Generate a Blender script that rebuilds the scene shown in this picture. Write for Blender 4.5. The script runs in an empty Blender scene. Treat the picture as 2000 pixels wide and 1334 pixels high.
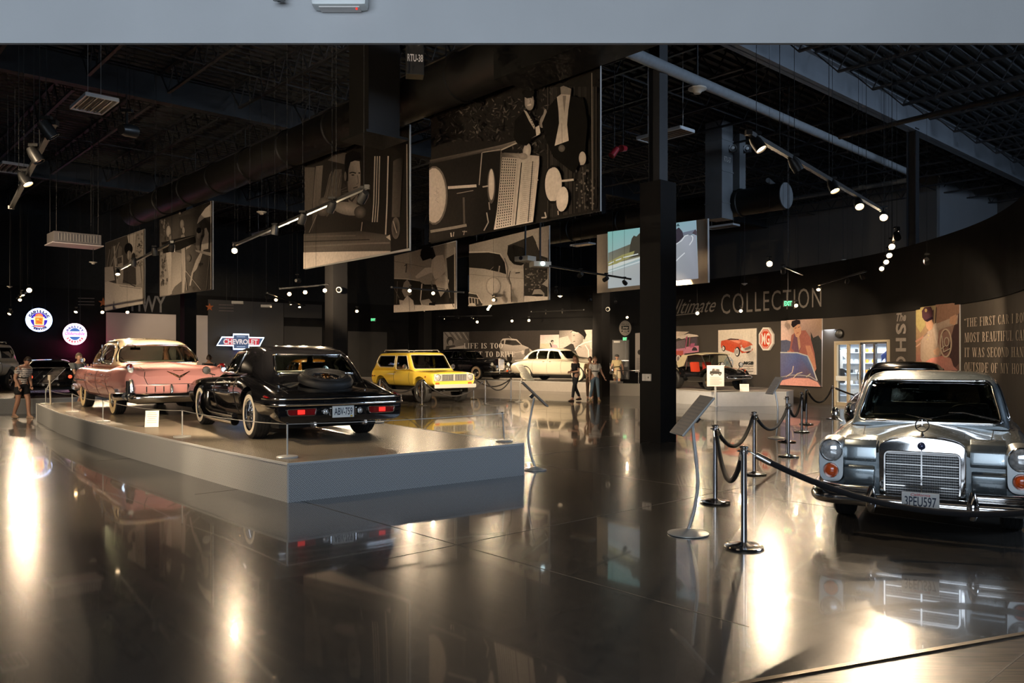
import bpy,bmesh,math,random
rad = math.radians
import numpy as np
from mathutils import Vector,Matrix
from mathutils.bvhtree import BVHTree
random.seed(7)
C = bpy.context.collection
S = bpy.context.scene
# ---------------------------------------------------------------- camera, world, exposure
FPX,HZ,EYE = 1555.56,697.0,1.65
cam = bpy.data.objects.new('camera',bpy.data.cameras.new('camera'))
C.objects.link(cam); S.camera = cam
cam.location = (0,0,EYE); cam.rotation_euler = (math.pi/2,0,0)
cam.data.lens = 28.0; cam.data.sensor_width = 36.0; cam.data.shift_y = 0.015
cam.data.clip_start = 0.05; cam.data.clip_end = 300
S.view_settings.view_transform = 'Standard'; S.view_settings.look = 'None'
S.view_settings.gamma = 1.0; S.view_settings.use_curve_mapping = False
S.view_settings.exposure = 0.0
S.cycles.use_denoising = True
S.cycles.max_bounces = 5; S.cycles.diffuse_bounces = 2; S.cycles.glossy_bounces = 3
S.cycles.use_adaptive_sampling = True; S.cycles.adaptive_threshold = 0.035; S.cycles.adaptive_min_samples = 12
S.cycles.transparent_max_bounces = 12; S.cycles.transmission_bounces = 4
S.cycles.caustics_reflective = False; S.cycles.caustics_refractive = False
S.cycles.sample_clamp_indirect = 4.0
w = bpy.data.worlds.new('world'); S.world = w; w.use_nodes = True
w.node_tree.nodes['Background'].inputs[0].default_value = (0.55,0.65,0.8,1)
w.node_tree.nodes['Background'].inputs[1].default_value = 0.02

def area(name,loc,to,sx,sy,power,col):
 l = bpy.data.lights.new(name,'AREA'); l.shape = 'RECTANGLE'; l.size = sx; l.size_y = sy
 l.energy = power; l.color = col
 o = bpy.data.objects.new(name,l); C.objects.link(o); o.location = loc
 o.rotation_euler = (Vector(to)-Vector(loc)).to_track_quat('-Z','Y').to_euler()
 return o
# daylight: glazed entrance behind the camera and high windows in the right-hand wall
area('daylight_entrance',(-1.6,-3.6,3.0),(-0.6,4,3.2),7,3.4,430,(0.74,0.86,1.0))
area('daylight_clerestory',(19.5,8.0,6.6),(8,18,8.2),13,2.4,1700,(0.62,0.78,1.0))
# warm colour and gain shared by seen spotlights and added ones
WARM = (1.0,0.755,0.49)
SPOT_GAIN = 3.2
def spot(loc,to,power,size=60,blend=0.6,srad=0.05,col=WARM):
 l = bpy.data.lights.new('spot_light','SPOT'); l.energy = power*SPOT_GAIN; l.color = col
 l.spot_size = rad(size); l.spot_blend = blend; l.shadow_soft_size = srad
 o = bpy.data.objects.new('spot_light',l); C.objects.link(o); o.location = loc
 o.rotation_euler = (Vector(to)-Vector(loc)).to_track_quat('-Z','Y').to_euler()
 return o

# added narrow cool spot behind the camera that brightens the pale platform as daylight
dl_ = spot((1.2,-3.5,2.5),(8.0,27.5,.25),2600,8,.8,.8,(.68,.82,1.0))
# ---------------------------------------------------------------- geometry of the site
GX,GY = 0.7406,0.672          # building grid axis "g" (girders)
JX,JY = -0.672,0.7406         # building grid axis "j" (joists)
def fl(px,py,z=0.0):          # survey point: image ray met with the level plane z
 D = (EYE - z)*FPX/(py - HZ)
 return ((px-1000)/FPX*D,D)
def at(px,py,D):
 return Vector(((px-1000)/FPX*D,D,EYE-(py-HZ)/FPX*D))
def onplane(px,py,P,d):      # survey point on a vertical plane through P with direction d
 k = (px-1000)/FPX
 s = (k*P[1]-P[0])/(d[0]-k*d[1])
 D = P[1]+s*d[1]
 return Vector((k*D,D,EYE-(py-HZ)/FPX*D))

# ---------------------------------------------------------------- materials
MATS = {}
def mat(name,col=(.5,.5,.5),rough=.5,metal=0.0,coat=0.0,coatr=.03,emit=None,es=0.0,
  var=.0,vs=8.0,bump=0.0,bs=60.0,spec=.5,trans=0.0,ior=1.45):
 if name in MATS: return MATS[name]
 m = bpy.data.materials.new(name); m.use_nodes = True; MATS[name] = m
 nt = m.node_tree; N = nt.nodes; L = nt.links; b = N['Principled BSDF']
 b.inputs['Base Color'].default_value = (*col,1); b.inputs['Roughness'].default_value = rough
 b.inputs['Metallic'].default_value = metal; b.inputs['Coat Weight'].default_value = coat
 b.inputs['Coat Roughness'].default_value = coatr; b.inputs['Specular IOR Level'].default_value = spec
 b.inputs['Transmission Weight'].default_value = trans; b.inputs['IOR'].default_value = ior
 if emit: b.inputs['Emission Color'].default_value = (*emit,1); b.inputs['Emission Strength'].default_value = es
 tc = N.new('ShaderNodeTexCoord'); nz = N.new('ShaderNodeTexNoise')
 L.new(tc.outputs['Object'],nz.inputs['Vector']); nz.inputs['Scale'].default_value = vs; nz.inputs['Detail'].default_value = 3
 if var:
  r = N.new('ShaderNodeMapRange'); r.inputs['To Min'].default_value = 1-var; r.inputs['To Max'].default_value = 1+var
  r.inputs['From Min'].default_value = .3; r.inputs['From Max'].default_value = .7
  L.new(nz.outputs['Fac'],r.inputs['Value'])
  mx = N.new('ShaderNodeMix'); mx.data_type = 'RGBA'; mx.blend_type = 'MULTIPLY'; mx.inputs['Factor'].default_value = 1
  mx.inputs['A'].default_value = (*col,1); L.new(r.outputs['Result'],mx.inputs['B']); L.new(mx.outputs['Result'],b.inputs['Base Color'])
 if bump:
  n2 = N.new('ShaderNodeTexNoise'); n2.inputs['Scale'].default_value = bs; L.new(tc.outputs['Object'],n2.inputs['Vector'])
  bp = N.new('ShaderNodeBump'); bp.inputs['Strength'].default_value = bump; bp.inputs['Distance'].default_value = .01
  L.new(n2.outputs['Fac'],bp.inputs['Height']); L.new(bp.outputs['Normal'],b.inputs['Normal'])
 else:
  r2 = N.new('ShaderNodeMapRange'); r2.inputs['To Min'].default_value = max(0,rough*.85); r2.inputs['To Max'].default_value = min(1,rough*1.15+.005)
  L.new(nz.outputs['Fac'],r2.inputs['Value']); L.new(r2.outputs['Result'],b.inputs['Roughness'])
 return m
def glass(name,tint=(.75,.8,.75),refl=.9,rough=.01):
 if name in MATS: return MATS[name]
 m = bpy.data.materials.new(name); m.use_nodes = True; MATS[name] = m
 nt = m.node_tree; N = nt.nodes; L = nt.links; N.remove(N['Principled BSDF'])
 t = N.new('ShaderNodeBsdfTransparent'); t.inputs[0].default_value = (*tint,1)
 g = N.new('ShaderNodeBsdfGlossy'); g.inputs['Roughness'].default_value = rough; g.inputs[0].default_value = (refl,refl,refl,1)
 f = N.new('ShaderNodeFresnel'); ge = N.new('ShaderNodeNewGeometry'); mi = N.new('ShaderNodeMath'); mi.operation = 'MULTIPLY_ADD'
 mi.inputs[1].default_value = 1/1.5-1.5; mi.inputs[2].default_value = 1.5; L.new(ge.outputs['Backfacing'],mi.inputs[0]); L.new(mi.outputs[0],f.inputs[0])
 mx = N.new('ShaderNodeMixShader'); L.new(f.outputs[0],mx.inputs[0]); L.new(t.outputs[0],mx.inputs[1]); L.new(g.outputs[0],mx.inputs[2])
 L.new(mx.outputs[0],N['Material Output'].inputs['Surface'])
 return m
def vcmat(name,rough=.8,emit=0.0,grain=.10,gs=14.0,spec=.12):     # printed surface: inks held as a colour attribute
 if name in MATS: return MATS[name]
 m = bpy.data.materials.new(name); m.use_nodes = True; MATS[name] = m
 nt = m.node_tree; N = nt.nodes; L = nt.links; b = N['Principled BSDF']
 a = N.new('ShaderNodeVertexColor'); a.layer_name = 'ink'
 tc = N.new('ShaderNodeTexCoord'); nz = N.new('ShaderNodeTexNoise'); nz.inputs['Scale'].default_value = gs; nz.inputs['Detail'].default_value = 4
 L.new(tc.outputs['Object'],nz.inputs['Vector'])
 r = N.new('ShaderNodeMapRange'); r.inputs['From Min'].default_value = .3; r.inputs['From Max'].default_value = .7
 r.inputs['To Min'].default_value = 1-grain; r.inputs['To Max'].default_value = 1+grain; L.new(nz.outputs['Fac'],r.inputs['Value'])
 mx = N.new('ShaderNodeMix'); mx.data_type = 'RGBA'; mx.blend_type = 'MULTIPLY'; mx.inputs['Factor'].default_value = 1
 L.new(a.outputs['Color'],mx.inputs['A']); L.new(r.outputs['Result'],mx.inputs['B']); L.new(mx.outputs['Result'],b.inputs['Base Color'])
 b.inputs['Roughness'].default_value = rough; b.inputs['Specular IOR Level'].default_value = spec
 if emit:
  L.new(a.outputs['Color'],b.inputs['Emission Color']); b.inputs['Emission Strength'].default_value = emit
  b.inputs['Base Color'].default_value = (0,0,0,1)
  for l in list(nt.links):
   if l.to_socket == b.inputs['Base Color']: nt.links.remove(l)
 return m

chrome = mat('chrome',(.86,.85,.84),.11,1.0)
chrome2 = mat('brushed_chrome',(.62,.62,.63),.2,1.0)
rubber = mat('tyre_rubber',(.018,.018,.018),.55,bump=.2,bs=200)
white_rubber = mat('whitewall_rubber',(.78,.70,.56),.5,var=.04)
steel_dark = mat('dark_painted_steel',(.014,.015,.018),.5,var=.2)
black_metal = mat('black_powder_coat',(.012,.012,.012),.4,var=.15)
under = mat('underbody_black',(.008,.008,.008),.7,var=.3)
seam = mat('panel_gap',(.01,.01,.01),.8,var=.1)
red_lens = mat('red_lens',(.22,.008,.01),.12,coat=1,var=.1)
amber_lens = mat('amber_lens',(.75,.10,.015),.15,coat=1,var=.2,vs=60)
clear_lens = mat('lamp_lens',(.72,.74,.75),.12,.6,coat=1,var=.35,vs=30)
interior_dark = mat('interior_dark',(.018,.016,.015),.6,var=.2)
interior_mid = mat('interior_leather',(.06,.05,.045),.5,var=.2)
autoglass = glass('car_glass',(.50,.54,.48))
autoglass_dark = glass('tinted_car_glass',(.22,.24,.22))

# ---------------------------------------------------------------- object helpers
def link(o,parent=None):
 C.objects.link(o)
 if parent: o.parent = parent
 return o
def thing(name,label,cat,loc=(0,0,0),rz=0.0,group=None,scale=1.0):
 o = bpy.data.objects.new(name,None); C.objects.link(o)
 o.empty_display_size = .2; o.location = loc; o.rotation_euler = (0,0,rz); o.scale = (scale,)*3
 o['label'] = label; o['category'] = cat
 if group: o['group'] = group
 return o
def tag(o,label,cat,group=None):
 o['label'] = label; o['category'] = cat
 if group: o['group'] = group
 return o
def dup(root,loc=None,rz=None,label=None,group=None):
 r = root.copy(); C.objects.link(r)
 if loc is not None: r.location = loc
 if rz is not None: r.rotation_euler = (0,0,rz)
 if label: r['label'] = label
 if group: r['group'] = group
 for ch in list(root.children):
  c = ch.copy(); C.objects.link(c); c.parent = r
  for g in list(ch.children):
   d = g.copy(); C.objects.link(d); d.parent = c
 return r
class MB:
 def __init__(s): s.v = []; s.f = []; s.c = None
 def add(s,vs,fs):
  n = len(s.v); s.v += [tuple(v) for v in vs]; s.f += [tuple(i+n for i in f) for f in fs]; return s
 def box(s,c,d,rz=0.0,M=None):
  x,y,z = d[0]/2,d[1]/2,d[2]/2
  vs = [Vector((a*x,b*y,e*z)) for a in (-1,1) for b in (-1,1) for e in (-1,1)]
  R = M if M is not None else Matrix.Rotation(rz,3,'Z')
  vs = [R @ v + Vector(c) for v in vs]
  return s.add(vs,[(0,1,3,2),(4,6,7,5),(0,4,5,1),(2,3,7,6),(0,2,6,4),(1,5,7,3)])
 def bar(s,a,b,w_,h_=None,up=(0,0,1)):
  a = Vector(a); b = Vector(b); h_ = h_ or w_; d = (b-a)
  if d.length < 1e-6: return s
  x = d.normalized(); u = Vector(up)
  if abs(x.dot(u)) > .98: u = Vector((0,1,0))
  y = u.cross(x).normalized(); z = x.cross(y)
  M = Matrix((x,y,z)).transposed()
  return s.box((a+b)/2,(d.length,w_,h_),M=M)
 def tube(s,pts,r,n=8,closed=False,cap=True):
  pts = [Vector(p) for p in pts]; m = len(pts); rs = r if hasattr(r,'__len__') else [r]*m
  prev = None; base = len(s.v)
  for i,p in enumerate(pts):
   a = pts[(i-1) % m] if (closed or i > 0) else p
   b = pts[(i+1) % m] if (closed or i < m-1) else p
   t = (b-a).normalized() if (b-a).length > 1e-9 else Vector((0,0,1))
   if prev is None:
    u = Vector((0,0,1)) if abs(t.z) < .9 else Vector((1,0,0))
    x = u.cross(t).normalized()
   else:
    x = (prev - t*prev.dot(t))
    x = x.normalized() if x.length > 1e-6 else Vector((1,0,0)).cross(t).normalized()
   prev = x; y = t.cross(x)
   for k in range(n):
    an = 2*math.pi*k/n
    s.v.append(tuple(p + (x*math.cos(an)+y*math.sin(an))*rs[i]))
  for i in range(m if closed else m-1):
   j = (i+1) % m
   for k in range(n):
    l = (k+1) % n
    s.f.append((base+i*n+k,base+i*n+l,base+j*n+l,base+j*n+k))
  if cap and not closed:
   s.f.append(tuple(base+k for k in range(n))[::-1]); s.f.append(tuple(base+(m-1)*n+k for k in range(n)))
  return s
 def lathe(s,prof,n=24,M=None,closed=False,cap=False):   # profile (r, z) about local z, placed by matrix M
  M = M or Matrix.Identity(4); base = len(s.v); m = len(prof)
  for (r,z) in prof:
   for k in range(n):
    a = 2*math.pi*k/n
    s.v.append(tuple(M @ Vector((r*math.cos(a),r*math.sin(a),z))))
  for i in range(m if closed else m-1):
   j = (i+1) % m
   for k in range(n):
    l = (k+1) % n
    s.f.append((base+i*n+k,base+i*n+l,base+j*n+l,base+j*n+k))
  if not closed and cap:
   if prof[0][0] > 1e-5: s.f.append(tuple(base+k for k in range(n))[::-1])
   if prof[-1][0] > 1e-5: s.f.append(tuple(base+(m-1)*n+k for k in range(n)))
  return s
 def prism(s,poly,O,X,Y,d0,d1):  # poly in (X,Y) coords, extruded along X x Y
  O = Vector(O); X = Vector(X); Y = Vector(Y); Nn = X.cross(Y).normalized(); n = len(poly)
  vs = [O+X*p[0]+Y*p[1]+Nn*d0 for p in poly]+[O+X*p[0]+Y*p[1]+Nn*d1 for p in poly]
  fs = [tuple(range(n))[::-1],tuple(range(n,2*n))]+[(i,(i+1) % n,n+(i+1) % n,n+i) for i in range(n)]
  return s.add(vs,fs)
 def build(s,name,m,parent=None,smooth=0,origin=None,bevel=0.0):
  me = bpy.data.meshes.new(name)
  v = s.v
  o = bpy.data.objects.new(name,me)
  if origin is None and parent is None and v:
   a = np.array(v); origin = ((a[:,0].min()+a[:,0].max())/2,(a[:,1].min()+a[:,1].max())/2,a[:,2].min())
  if origin is not None:
   v = [(p[0]-origin[0],p[1]-origin[1],p[2]-origin[2]) for p in v]; o.location = origin
  me.from_pydata(v,[],s.f); me.update()
  bm = bmesh.new(); bm.from_mesh(me); bmesh.ops.remove_doubles(bm,verts=bm.verts,dist=1e-6)
  bmesh.ops.recalc_face_normals(bm,faces=bm.faces)
  if bevel:
   es = [e for e in bm.edges if len(e.link_faces) == 2 and e.calc_face_angle(0) > .6]
   bmesh.ops.bevel(bm,geom=es,offset=bevel,segments=2,affect='EDGES',profile=.6,clamp_overlap=True)
  if smooth:
   for f in bm.faces: f.smooth = True
   for e in bm.edges:
    if len(e.link_faces) == 2 and e.calc_face_angle(0) > rad(smooth): e.smooth = False
  bm.to_mesh(me); bm.free()
  for mm in (m if isinstance(m,(list,tuple)) else [m]): me.materials.append(mm)
  return link(o,parent)
def rotm(axis_to):                     # matrix turning +z to a given direction
 return Vector(axis_to).to_track_quat('Z','Y').to_matrix().to_4x4()
def T(x,y,z): return Matrix.Translation((x,y,z))
def struct(o): o['kind'] = 'structure'; return o

# ---------------------------------------------------------------- writing
def text_mesh(txt,size=1.0,sx=1.0,shear=0.0,bold=0.0,align='LEFT',spacing=1.0):
 cu = bpy.data.curves.new('txt','FONT'); cu.body = txt; cu.size = size; cu.shear = shear; cu.offset = bold
 cu.align_x = align; cu.space_character = spacing; cu.resolution_u = 3
 o = bpy.data.objects.new('txt',cu); C.objects.link(o)
 dg = bpy.context.evaluated_depsgraph_get()
 me = bpy.data.meshes.new_from_object(o.evaluated_get(dg))
 v = [(p.co.x*sx,p.co.y) for p in me.vertices]; f = [tuple(p.vertices) for p in me.polygons]
 bpy.data.objects.remove(o); bpy.data.curves.remove(cu); bpy.data.meshes.remove(me)
 return v,f
def fit(vf,x0,x1,y0,y1):           # stretch flat lettering into a box
 v,f = vf; a = np.array(v); lo = a.min(0); hi = a.max(0)
 return [((p[0]-lo[0])/(hi[0]-lo[0])*(x1-x0)+x0,(p[1]-lo[1])/(hi[1]-lo[1])*(y1-y0)+y0) for p in v],f
def flat(mb,vf,O,X,Y,off=0.0):
 O = Vector(O); X = Vector(X); Y = Vector(Y); Nn = X.cross(Y).normalized()
 return mb.add([O+X*p[0]+Y*p[1]+Nn*off for p in vf[0]],vf[1])
# high-contrast serif capitals, unit height; w = width, strokes as polygons
def _st(x0,x1,y0=0,y1=1,serif=True,tw=.035):
 P = [[(x0,y0),(x1,y0),(x1,y1),(x0,y1)]]
 if serif:
  e = .07
  P += [[(x0-e,y0),(x1+e,y0),(x1+e,y0+tw),(x0-e,y0+tw)],[(x0-e,y1-tw),(x1+e,y1-tw),(x1+e,y1),(x0-e,y1)]]
 return P
def _arc(cx,cy,rx,ry,tx,ty,a0,a1,n=14):
 o = []
 for i in range(n):
  b0 = rad(a0+(a1-a0)*i/n); b1 = rad(a0+(a1-a0)*(i+1)/n)
  o.append([(cx+rx*math.cos(b0),cy+ry*math.sin(b0)),(cx+rx*math.cos(b1),cy+ry*math.sin(b1)),
     (cx+(rx-tx)*math.cos(b1),cy+(ry-ty)*math.sin(b1)),(cx+(rx-tx)*math.cos(b0),cy+(ry-ty)*math.sin(b0))])
 return o
def _dg(x0,y0,x1,y1,wd): return [[(x0,y0),(x0+wd,y0),(x1+wd,y1),(x1,y1)]]
TK,TN = .12,.035
def _bar(x0,x1,y,s=0):
 P = [[(x0,y),(x1,y),(x1,y+TN),(x0,y+TN)]]
 if s: P.append([(x1-TN,y-.09 if s < 2 else y-.0),(x1,y-.09 if s < 2 else y),(x1,y+.12),(x1-TN,y+.12)])
 return P
GLY = {
 'I': (.26,_st(.07,.19)),'L': (.5,_st(.07,.19)+_bar(.1,.48,0)+[[(.44,0),(.48,0),(.48,.25),(.455,.25)]]),
 'F': (.5,_st(.07,.19)+_bar(.1,.48,.965)+[[(.44,1),(.48,1),(.48,.76),(.455,.76)]]+_bar(.19,.38,.5)+[[(.36,.4),(.39,.4),(.39,.63),(.36,.63)]]),
 'E': (.52,_st(.07,.19)+_bar(.1,.5,.965)+_bar(.1,.5,0)+[[(.46,1),(.5,1),(.5,.76),(.475,.76)],[(.46,0),(.5,0),(.5,.25),(.475,.25)]]+_bar(.19,.38,.5)+[[(.36,.4),(.39,.4),(.39,.63),(.36,.63)]]),
 'T': (.52,_st(.2,.32)+_bar(.02,.5,.965)+[[(.02,1),(.06,1),(.045,.76),(.02,.76)],[(.46,1),(.5,1),(.5,.76),(.475,.76)]]),
 'H': (.62,_st(.07,.19)+_st(.43,.55)+_bar(.15,.45,.5)),'O': (.56,_arc(.28,.5,.25,.515,.12,.035,0,360,28)),
 'Q': (.56,_arc(.28,.5,.25,.515,.12,.035,0,360,28)),'C': (.54,_arc(.28,.5,.25,.515,.12,.035,50,310,22)+[[(.42,.68),(.46,.68),(.46,1),(.44,1)],[(.42,.3),(.46,.3),(.46,.12),(.42,.05)]]),
 'S': (.48,_arc(.24,.73,.19,.285,.09,.035,30,180,10)+_arc(.24,.27,.19,.285,.09,.035,-150,0,10)+[[(.05,.73),(.14,.78),(.43,.27),(.36,.2)]]+[[(.39,.72),(.42,.72),(.42,1),(.4,1)],[(.05,.28),(.08,.28),(.08,0),(.05,0)]]),
 'A': (.6,_dg(.06,0,.27,1,.035)+_dg(.42,0,.22,1,.13)+_bar(.13,.45,.3)+_bar(0,.18,0)+_bar(.36,.6,0)),
 'V': (.6,_dg(.24,0,.04,1,.13)+_dg(.29,0,.5,1,.035)+_bar(0,.24,.965)+_bar(.42,.6,.965)),
 'W': (.86,_dg(.2,0,.04,1,.12)+_dg(.26,0,.42,1,.035)+_dg(.54,0,.38,1,.12)+_dg(.6,0,.76,1,.035)+_bar(0,.24,.965)+_bar(.34,.52,.965)+_bar(.68,.84,.965)),
 'N': (.62,_st(.08,.115,serif=False)+_bar(0,.2,0)+_dg(.46,0,.08,1,.12)+_st(.52,.555,serif=False)+_bar(.43,.64,.965)),
 'M': (.76,_st(.08,.115,serif=False)+_bar(0,.2,0)+_dg(.33,0,.08,1,.12)+_dg(.36,0,.55,1,.035)+_st(.56,.68)),
 'U': (.6,_st(.07,.19,.25,1)[:1]+_bar(0,.26,.965)+_arc(.29,.28,.22,.29,.115,.035,180,360,12)+_st(.475,.51,.28,1,False)+_bar(.4,.6,.965)),
 'D': (.58,_st(.07,.19)+_arc(.19,.5,.33,.5,.12,.035,-90,90,14)),'P': (.52,_st(.07,.19)+_arc(.19,.73,.27,.27,.12,.035,-90,90,10)),
 'B': (.54,_st(.07,.19)+_arc(.19,.75,.25,.25,.12,.035,-90,90,10)+_arc(.19,.26,.28,.26,.12,.035,-90,90,10)),
 'R': (.58,_st(.07,.19)+_arc(.19,.74,.26,.26,.12,.035,-90,90,10)+_dg(.42,0,.24,.48,.12)+_bar(.4,.58,0)),
 'Y': (.58,_st(.24,.36,0,.45)[:2]+_dg(.23,.42,.03,1,.13)+_dg(.33,.45,.5,1,.035)+_bar(0,.22,.965)+_bar(.42,.58,.965)),
 'Z': (.5,_bar(.05,.45,.965)+_bar(.05,.45,0)+_dg(.05,0,.33,1,.13)),
 '\u201c': (.3,_arc(.08,.85,.06,.07,.06,.07,0,360,10)+_arc(.21,.85,.06,.07,.06,.07,0,360,10)+[[(.03,.85),(.07,.85),(.1,1),(.08,1)],[(.16,.85),(.2,.85),(.23,1),(.21,1)]]),' ': (.3,[]),',': (.2,[[(.05,-.1),(.1,.1),(.16,.1)]]),'.': (.2,[[(.05,0),(.15,0),(.15,.1),(.05,.1)]]),
}
def serif(txt):
 v = []; f = []; x = 0
 for ch in txt:
  wd,P = GLY.get(ch,(.3,[]))
  for p in P:
   n = len(v); v += [(x+a,b) for a,b in p]; f.append(tuple(range(n,n+len(p))))
  x += wd+.07
 return v,f,x
# ================================================================ SETTING
def floor_material():
 m = bpy.data.materials.new('polished_concrete'); m.use_nodes = True
 nt = m.node_tree; N = nt.nodes; L = nt.links; b = N['Principled BSDF']
 tc = N.new('ShaderNodeTexCoord'); mp = N.new('ShaderNodeMapping'); L.new(tc.outputs['Object'],mp.inputs['Vector'])
 n1 = N.new('ShaderNodeTexNoise'); n1.inputs['Scale'].default_value = .7; n1.inputs['Detail'].default_value = 6; L.new(mp.outputs[0],n1.inputs['Vector'])
 n2 = N.new('ShaderNodeTexNoise'); n2.inputs['Scale'].default_value = 9; n2.inputs['Detail'].default_value = 8; L.new(mp.outputs[0],n2.inputs['Vector'])
 ad = N.new('ShaderNodeMath'); ad.operation = 'ADD'; L.new(n1.outputs['Fac'],ad.inputs[0]); L.new(n2.outputs['Fac'],ad.inputs[1])
 cr = N.new('ShaderNodeValToRGB'); cr.color_ramp.elements[0].position = .7; cr.color_ramp.elements[1].position = 1.3
 cr.color_ramp.elements[0].color = (.042,.038,.034,1); cr.color_ramp.elements[1].color = (.070,.063,.054,1)
 mr = N.new('ShaderNodeMapRange'); mr.inputs['From Max'].default_value = 2; L.new(ad.outputs[0],mr.inputs['Value'])
 L.new(mr.outputs[0],cr.inputs['Fac']); cr.color_ramp.elements[0].position = .38; cr.color_ramp.elements[1].position = .64
 L.new(cr.outputs['Color'],b.inputs['Base Color'])
 # fine scratches stretched along the polishing direction
 mp2 = N.new('ShaderNodeMapping'); mp2.inputs['Scale'].default_value = (3,40,3); L.new(tc.outputs['Object'],mp2.inputs['Vector'])
 n3 = N.new('ShaderNodeTexNoise'); n3.inputs['Scale'].default_value = 3; n3.inputs['Detail'].default_value = 5; L.new(mp2.outputs[0],n3.inputs['Vector'])
 r = N.new('ShaderNodeMapRange'); r.inputs['To Min'].default_value = .15; r.inputs['To Max'].default_value = .28; L.new(n3.outputs['Fac'],r.inputs['Value']); L.new(r.outputs[0],b.inputs['Roughness'])
 b.inputs['Coat Weight'].default_value = .55; b.inputs['Coat Roughness'].default_value = .035; b.inputs['Coat IOR'].default_value = 1.5
 bp = N.new('ShaderNodeBump'); bp.inputs['Strength'].default_value = .06; bp.inputs['Distance'].default_value = .004
 L.new(n3.outputs['Fac'],bp.inputs['Height']); L.new(bp.outputs[0],b.inputs['Normal'])
 return m
M_floor = floor_material()
thr_a = Vector((-3.2,2.34,0)); thr_b = Vector((8.5,6.82,0)); thr_d = (thr_b-thr_a).normalized()
mb = MB(); mb.add([(thr_a.x,thr_a.y,0),(thr_b.x,thr_b.y,0),(40,8,0),(40,75,0),(-48,75,0),(-48,0,0)],[(0,1,2,3,4,5)])
floor = struct(mb.build('floor',M_floor,origin=(0,0,0)))
def wood_material():
 m = bpy.data.materials.new('brown_wood_floor'); m.use_nodes = True
 nt = m.node_tree; N = nt.nodes; L = nt.links; b = N['Principled BSDF']
 tc = N.new('ShaderNodeTexCoord'); mp = N.new('ShaderNodeMapping'); mp.inputs['Scale'].default_value = (1.6,26,1); mp.inputs['Rotation'].default_value = (0,0,-.05); L.new(tc.outputs['Object'],mp.inputs['Vector'])
 n = N.new('ShaderNodeTexNoise'); n.inputs['Scale'].default_value = 2; n.inputs['Detail'].default_value = 6; L.new(mp.outputs[0],n.inputs['Vector'])
 cr = N.new('ShaderNodeValToRGB'); cr.color_ramp.elements[0].position = .35; cr.color_ramp.elements[1].position = .68
 cr.color_ramp.elements[0].color = (.045,.030,.020,1); cr.color_ramp.elements[1].color = (.17,.115,.075,1)
 L.new(n.outputs['Fac'],cr.inputs['Fac']); L.new(cr.outputs[0],b.inputs['Base Color']); b.inputs['Roughness'].default_value = .3
 bp = N.new('ShaderNodeBump'); bp.inputs['Strength'].default_value = .25; bp.inputs['Distance'].default_value = .003; L.new(n.outputs['Fac'],bp.inputs['Height']); L.new(bp.outputs[0],b.inputs['Normal'])
 return m
mb = MB(); mb.add([(thr_a.x,thr_a.y,0),(-3.2,-6,0),(8.5,-6,0),(thr_b.x,thr_b.y,0)],[(0,1,2,3)])
o = struct(mb.build('floor',wood_material(),origin=(0,0,0))); o['label'] = 'brown wood floor of the entrance before the metal threshold strip'
mb = MB(); mb.bar(thr_a+Vector((0,0,.004)),thr_b+Vector((0,0,.004)),.035,.014)
struct(mb.build('trim_1',mat('threshold_bronze',(.12,.09,.06),.35,.8)))
# saw-cut joints of the concrete
mb = MB()
def joint(a,b):
 mb.bar((a[0],a[1],.0006),(b[0],b[1],.0006),.012,.001)
for k in range(-2,9):
 t = k*4.13
 p = (2.86+GX*t-JX*3,15.6+GY*t-JY*3)
 if k in (-2,-1,0,1,2,3): joint((p[0]-JX*4,p[1]-JY*4),(p[0]+JX*24,p[1]+JY*24))
for k in range(-2,7):
 t = k*4.13
 p = (2.86+JX*t,15.6+JY*t)
 joint((p[0]-GX*9,p[1]-GY*9),(p[0]+GX*9,p[1]+GY*9))
bad = mb.build('trim_2',mat('saw_cut',(.035,.032,.03),.6),origin=(0,0,0)); struct(bad)

# ---- entrance lintel (white painted) with its fittings
M_lintel = mat('lintel_paint',(.50,.51,.52),.75,var=.05,vs=1.5,bump=.05,bs=90)
LY = 4.0; LZ = EYE+613/FPX*LY
mb = MB(); mb.box((0.6,LY+.012,LZ+.8),(9.6,.024,1.6))
struct(mb.build('wall_front',M_lintel))
lx = lambda px: (px-1000)/FPX*LY
lz = lambda py: EYE-(py-HZ)/FPX*LY
t = thing('emergency_light','white plastic box light fixed on the pale lintel at the top edge','light',(lx(668),LY,lz(24)))
mb = MB(); mb.box((0,-.045,.10),(.272,.09,.2)); mb.build('housing',mat('white_plastic',(.80,.84,.82),.35),t,smooth=40,bevel=.02)
mb = MB(); mb.box((0,-.04,.001),(.20,.06,.012)); mb.build('diffuser',mat('diffuser_strip',(.75,.72,.68),.3),t)
mb = MB(); mb.lathe([(.005,0),(.005,-.008)],10,M=T(.085,-.06,-.004)); mb.build('indicator',mat('red_led',(.5,.02,.02),.4,emit=(1,.05,.03),es=1.0),t)
t = thing('ceiling_sensor','small dark and chrome sprinkler bracket on the lintel left of the white box','sensor',(lx(551),LY,lz(12)))
mb = MB(); mb.lathe([(.008,0),(.03,.004),(.032,.014),(.012,.02)],14,M=T(0,-.05,.0) @ Matrix.Rotation(.2,4,'X')); mb.bar((-.035,-.04,.035),(.035,-.04,.035),.02,.014); mb.bar((0,0,.03),(0,-.05,.03),.012)
mb.build('bracket',mat('sensor_metal',(.12,.12,.12),.25,.9),t,smooth=40)

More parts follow.
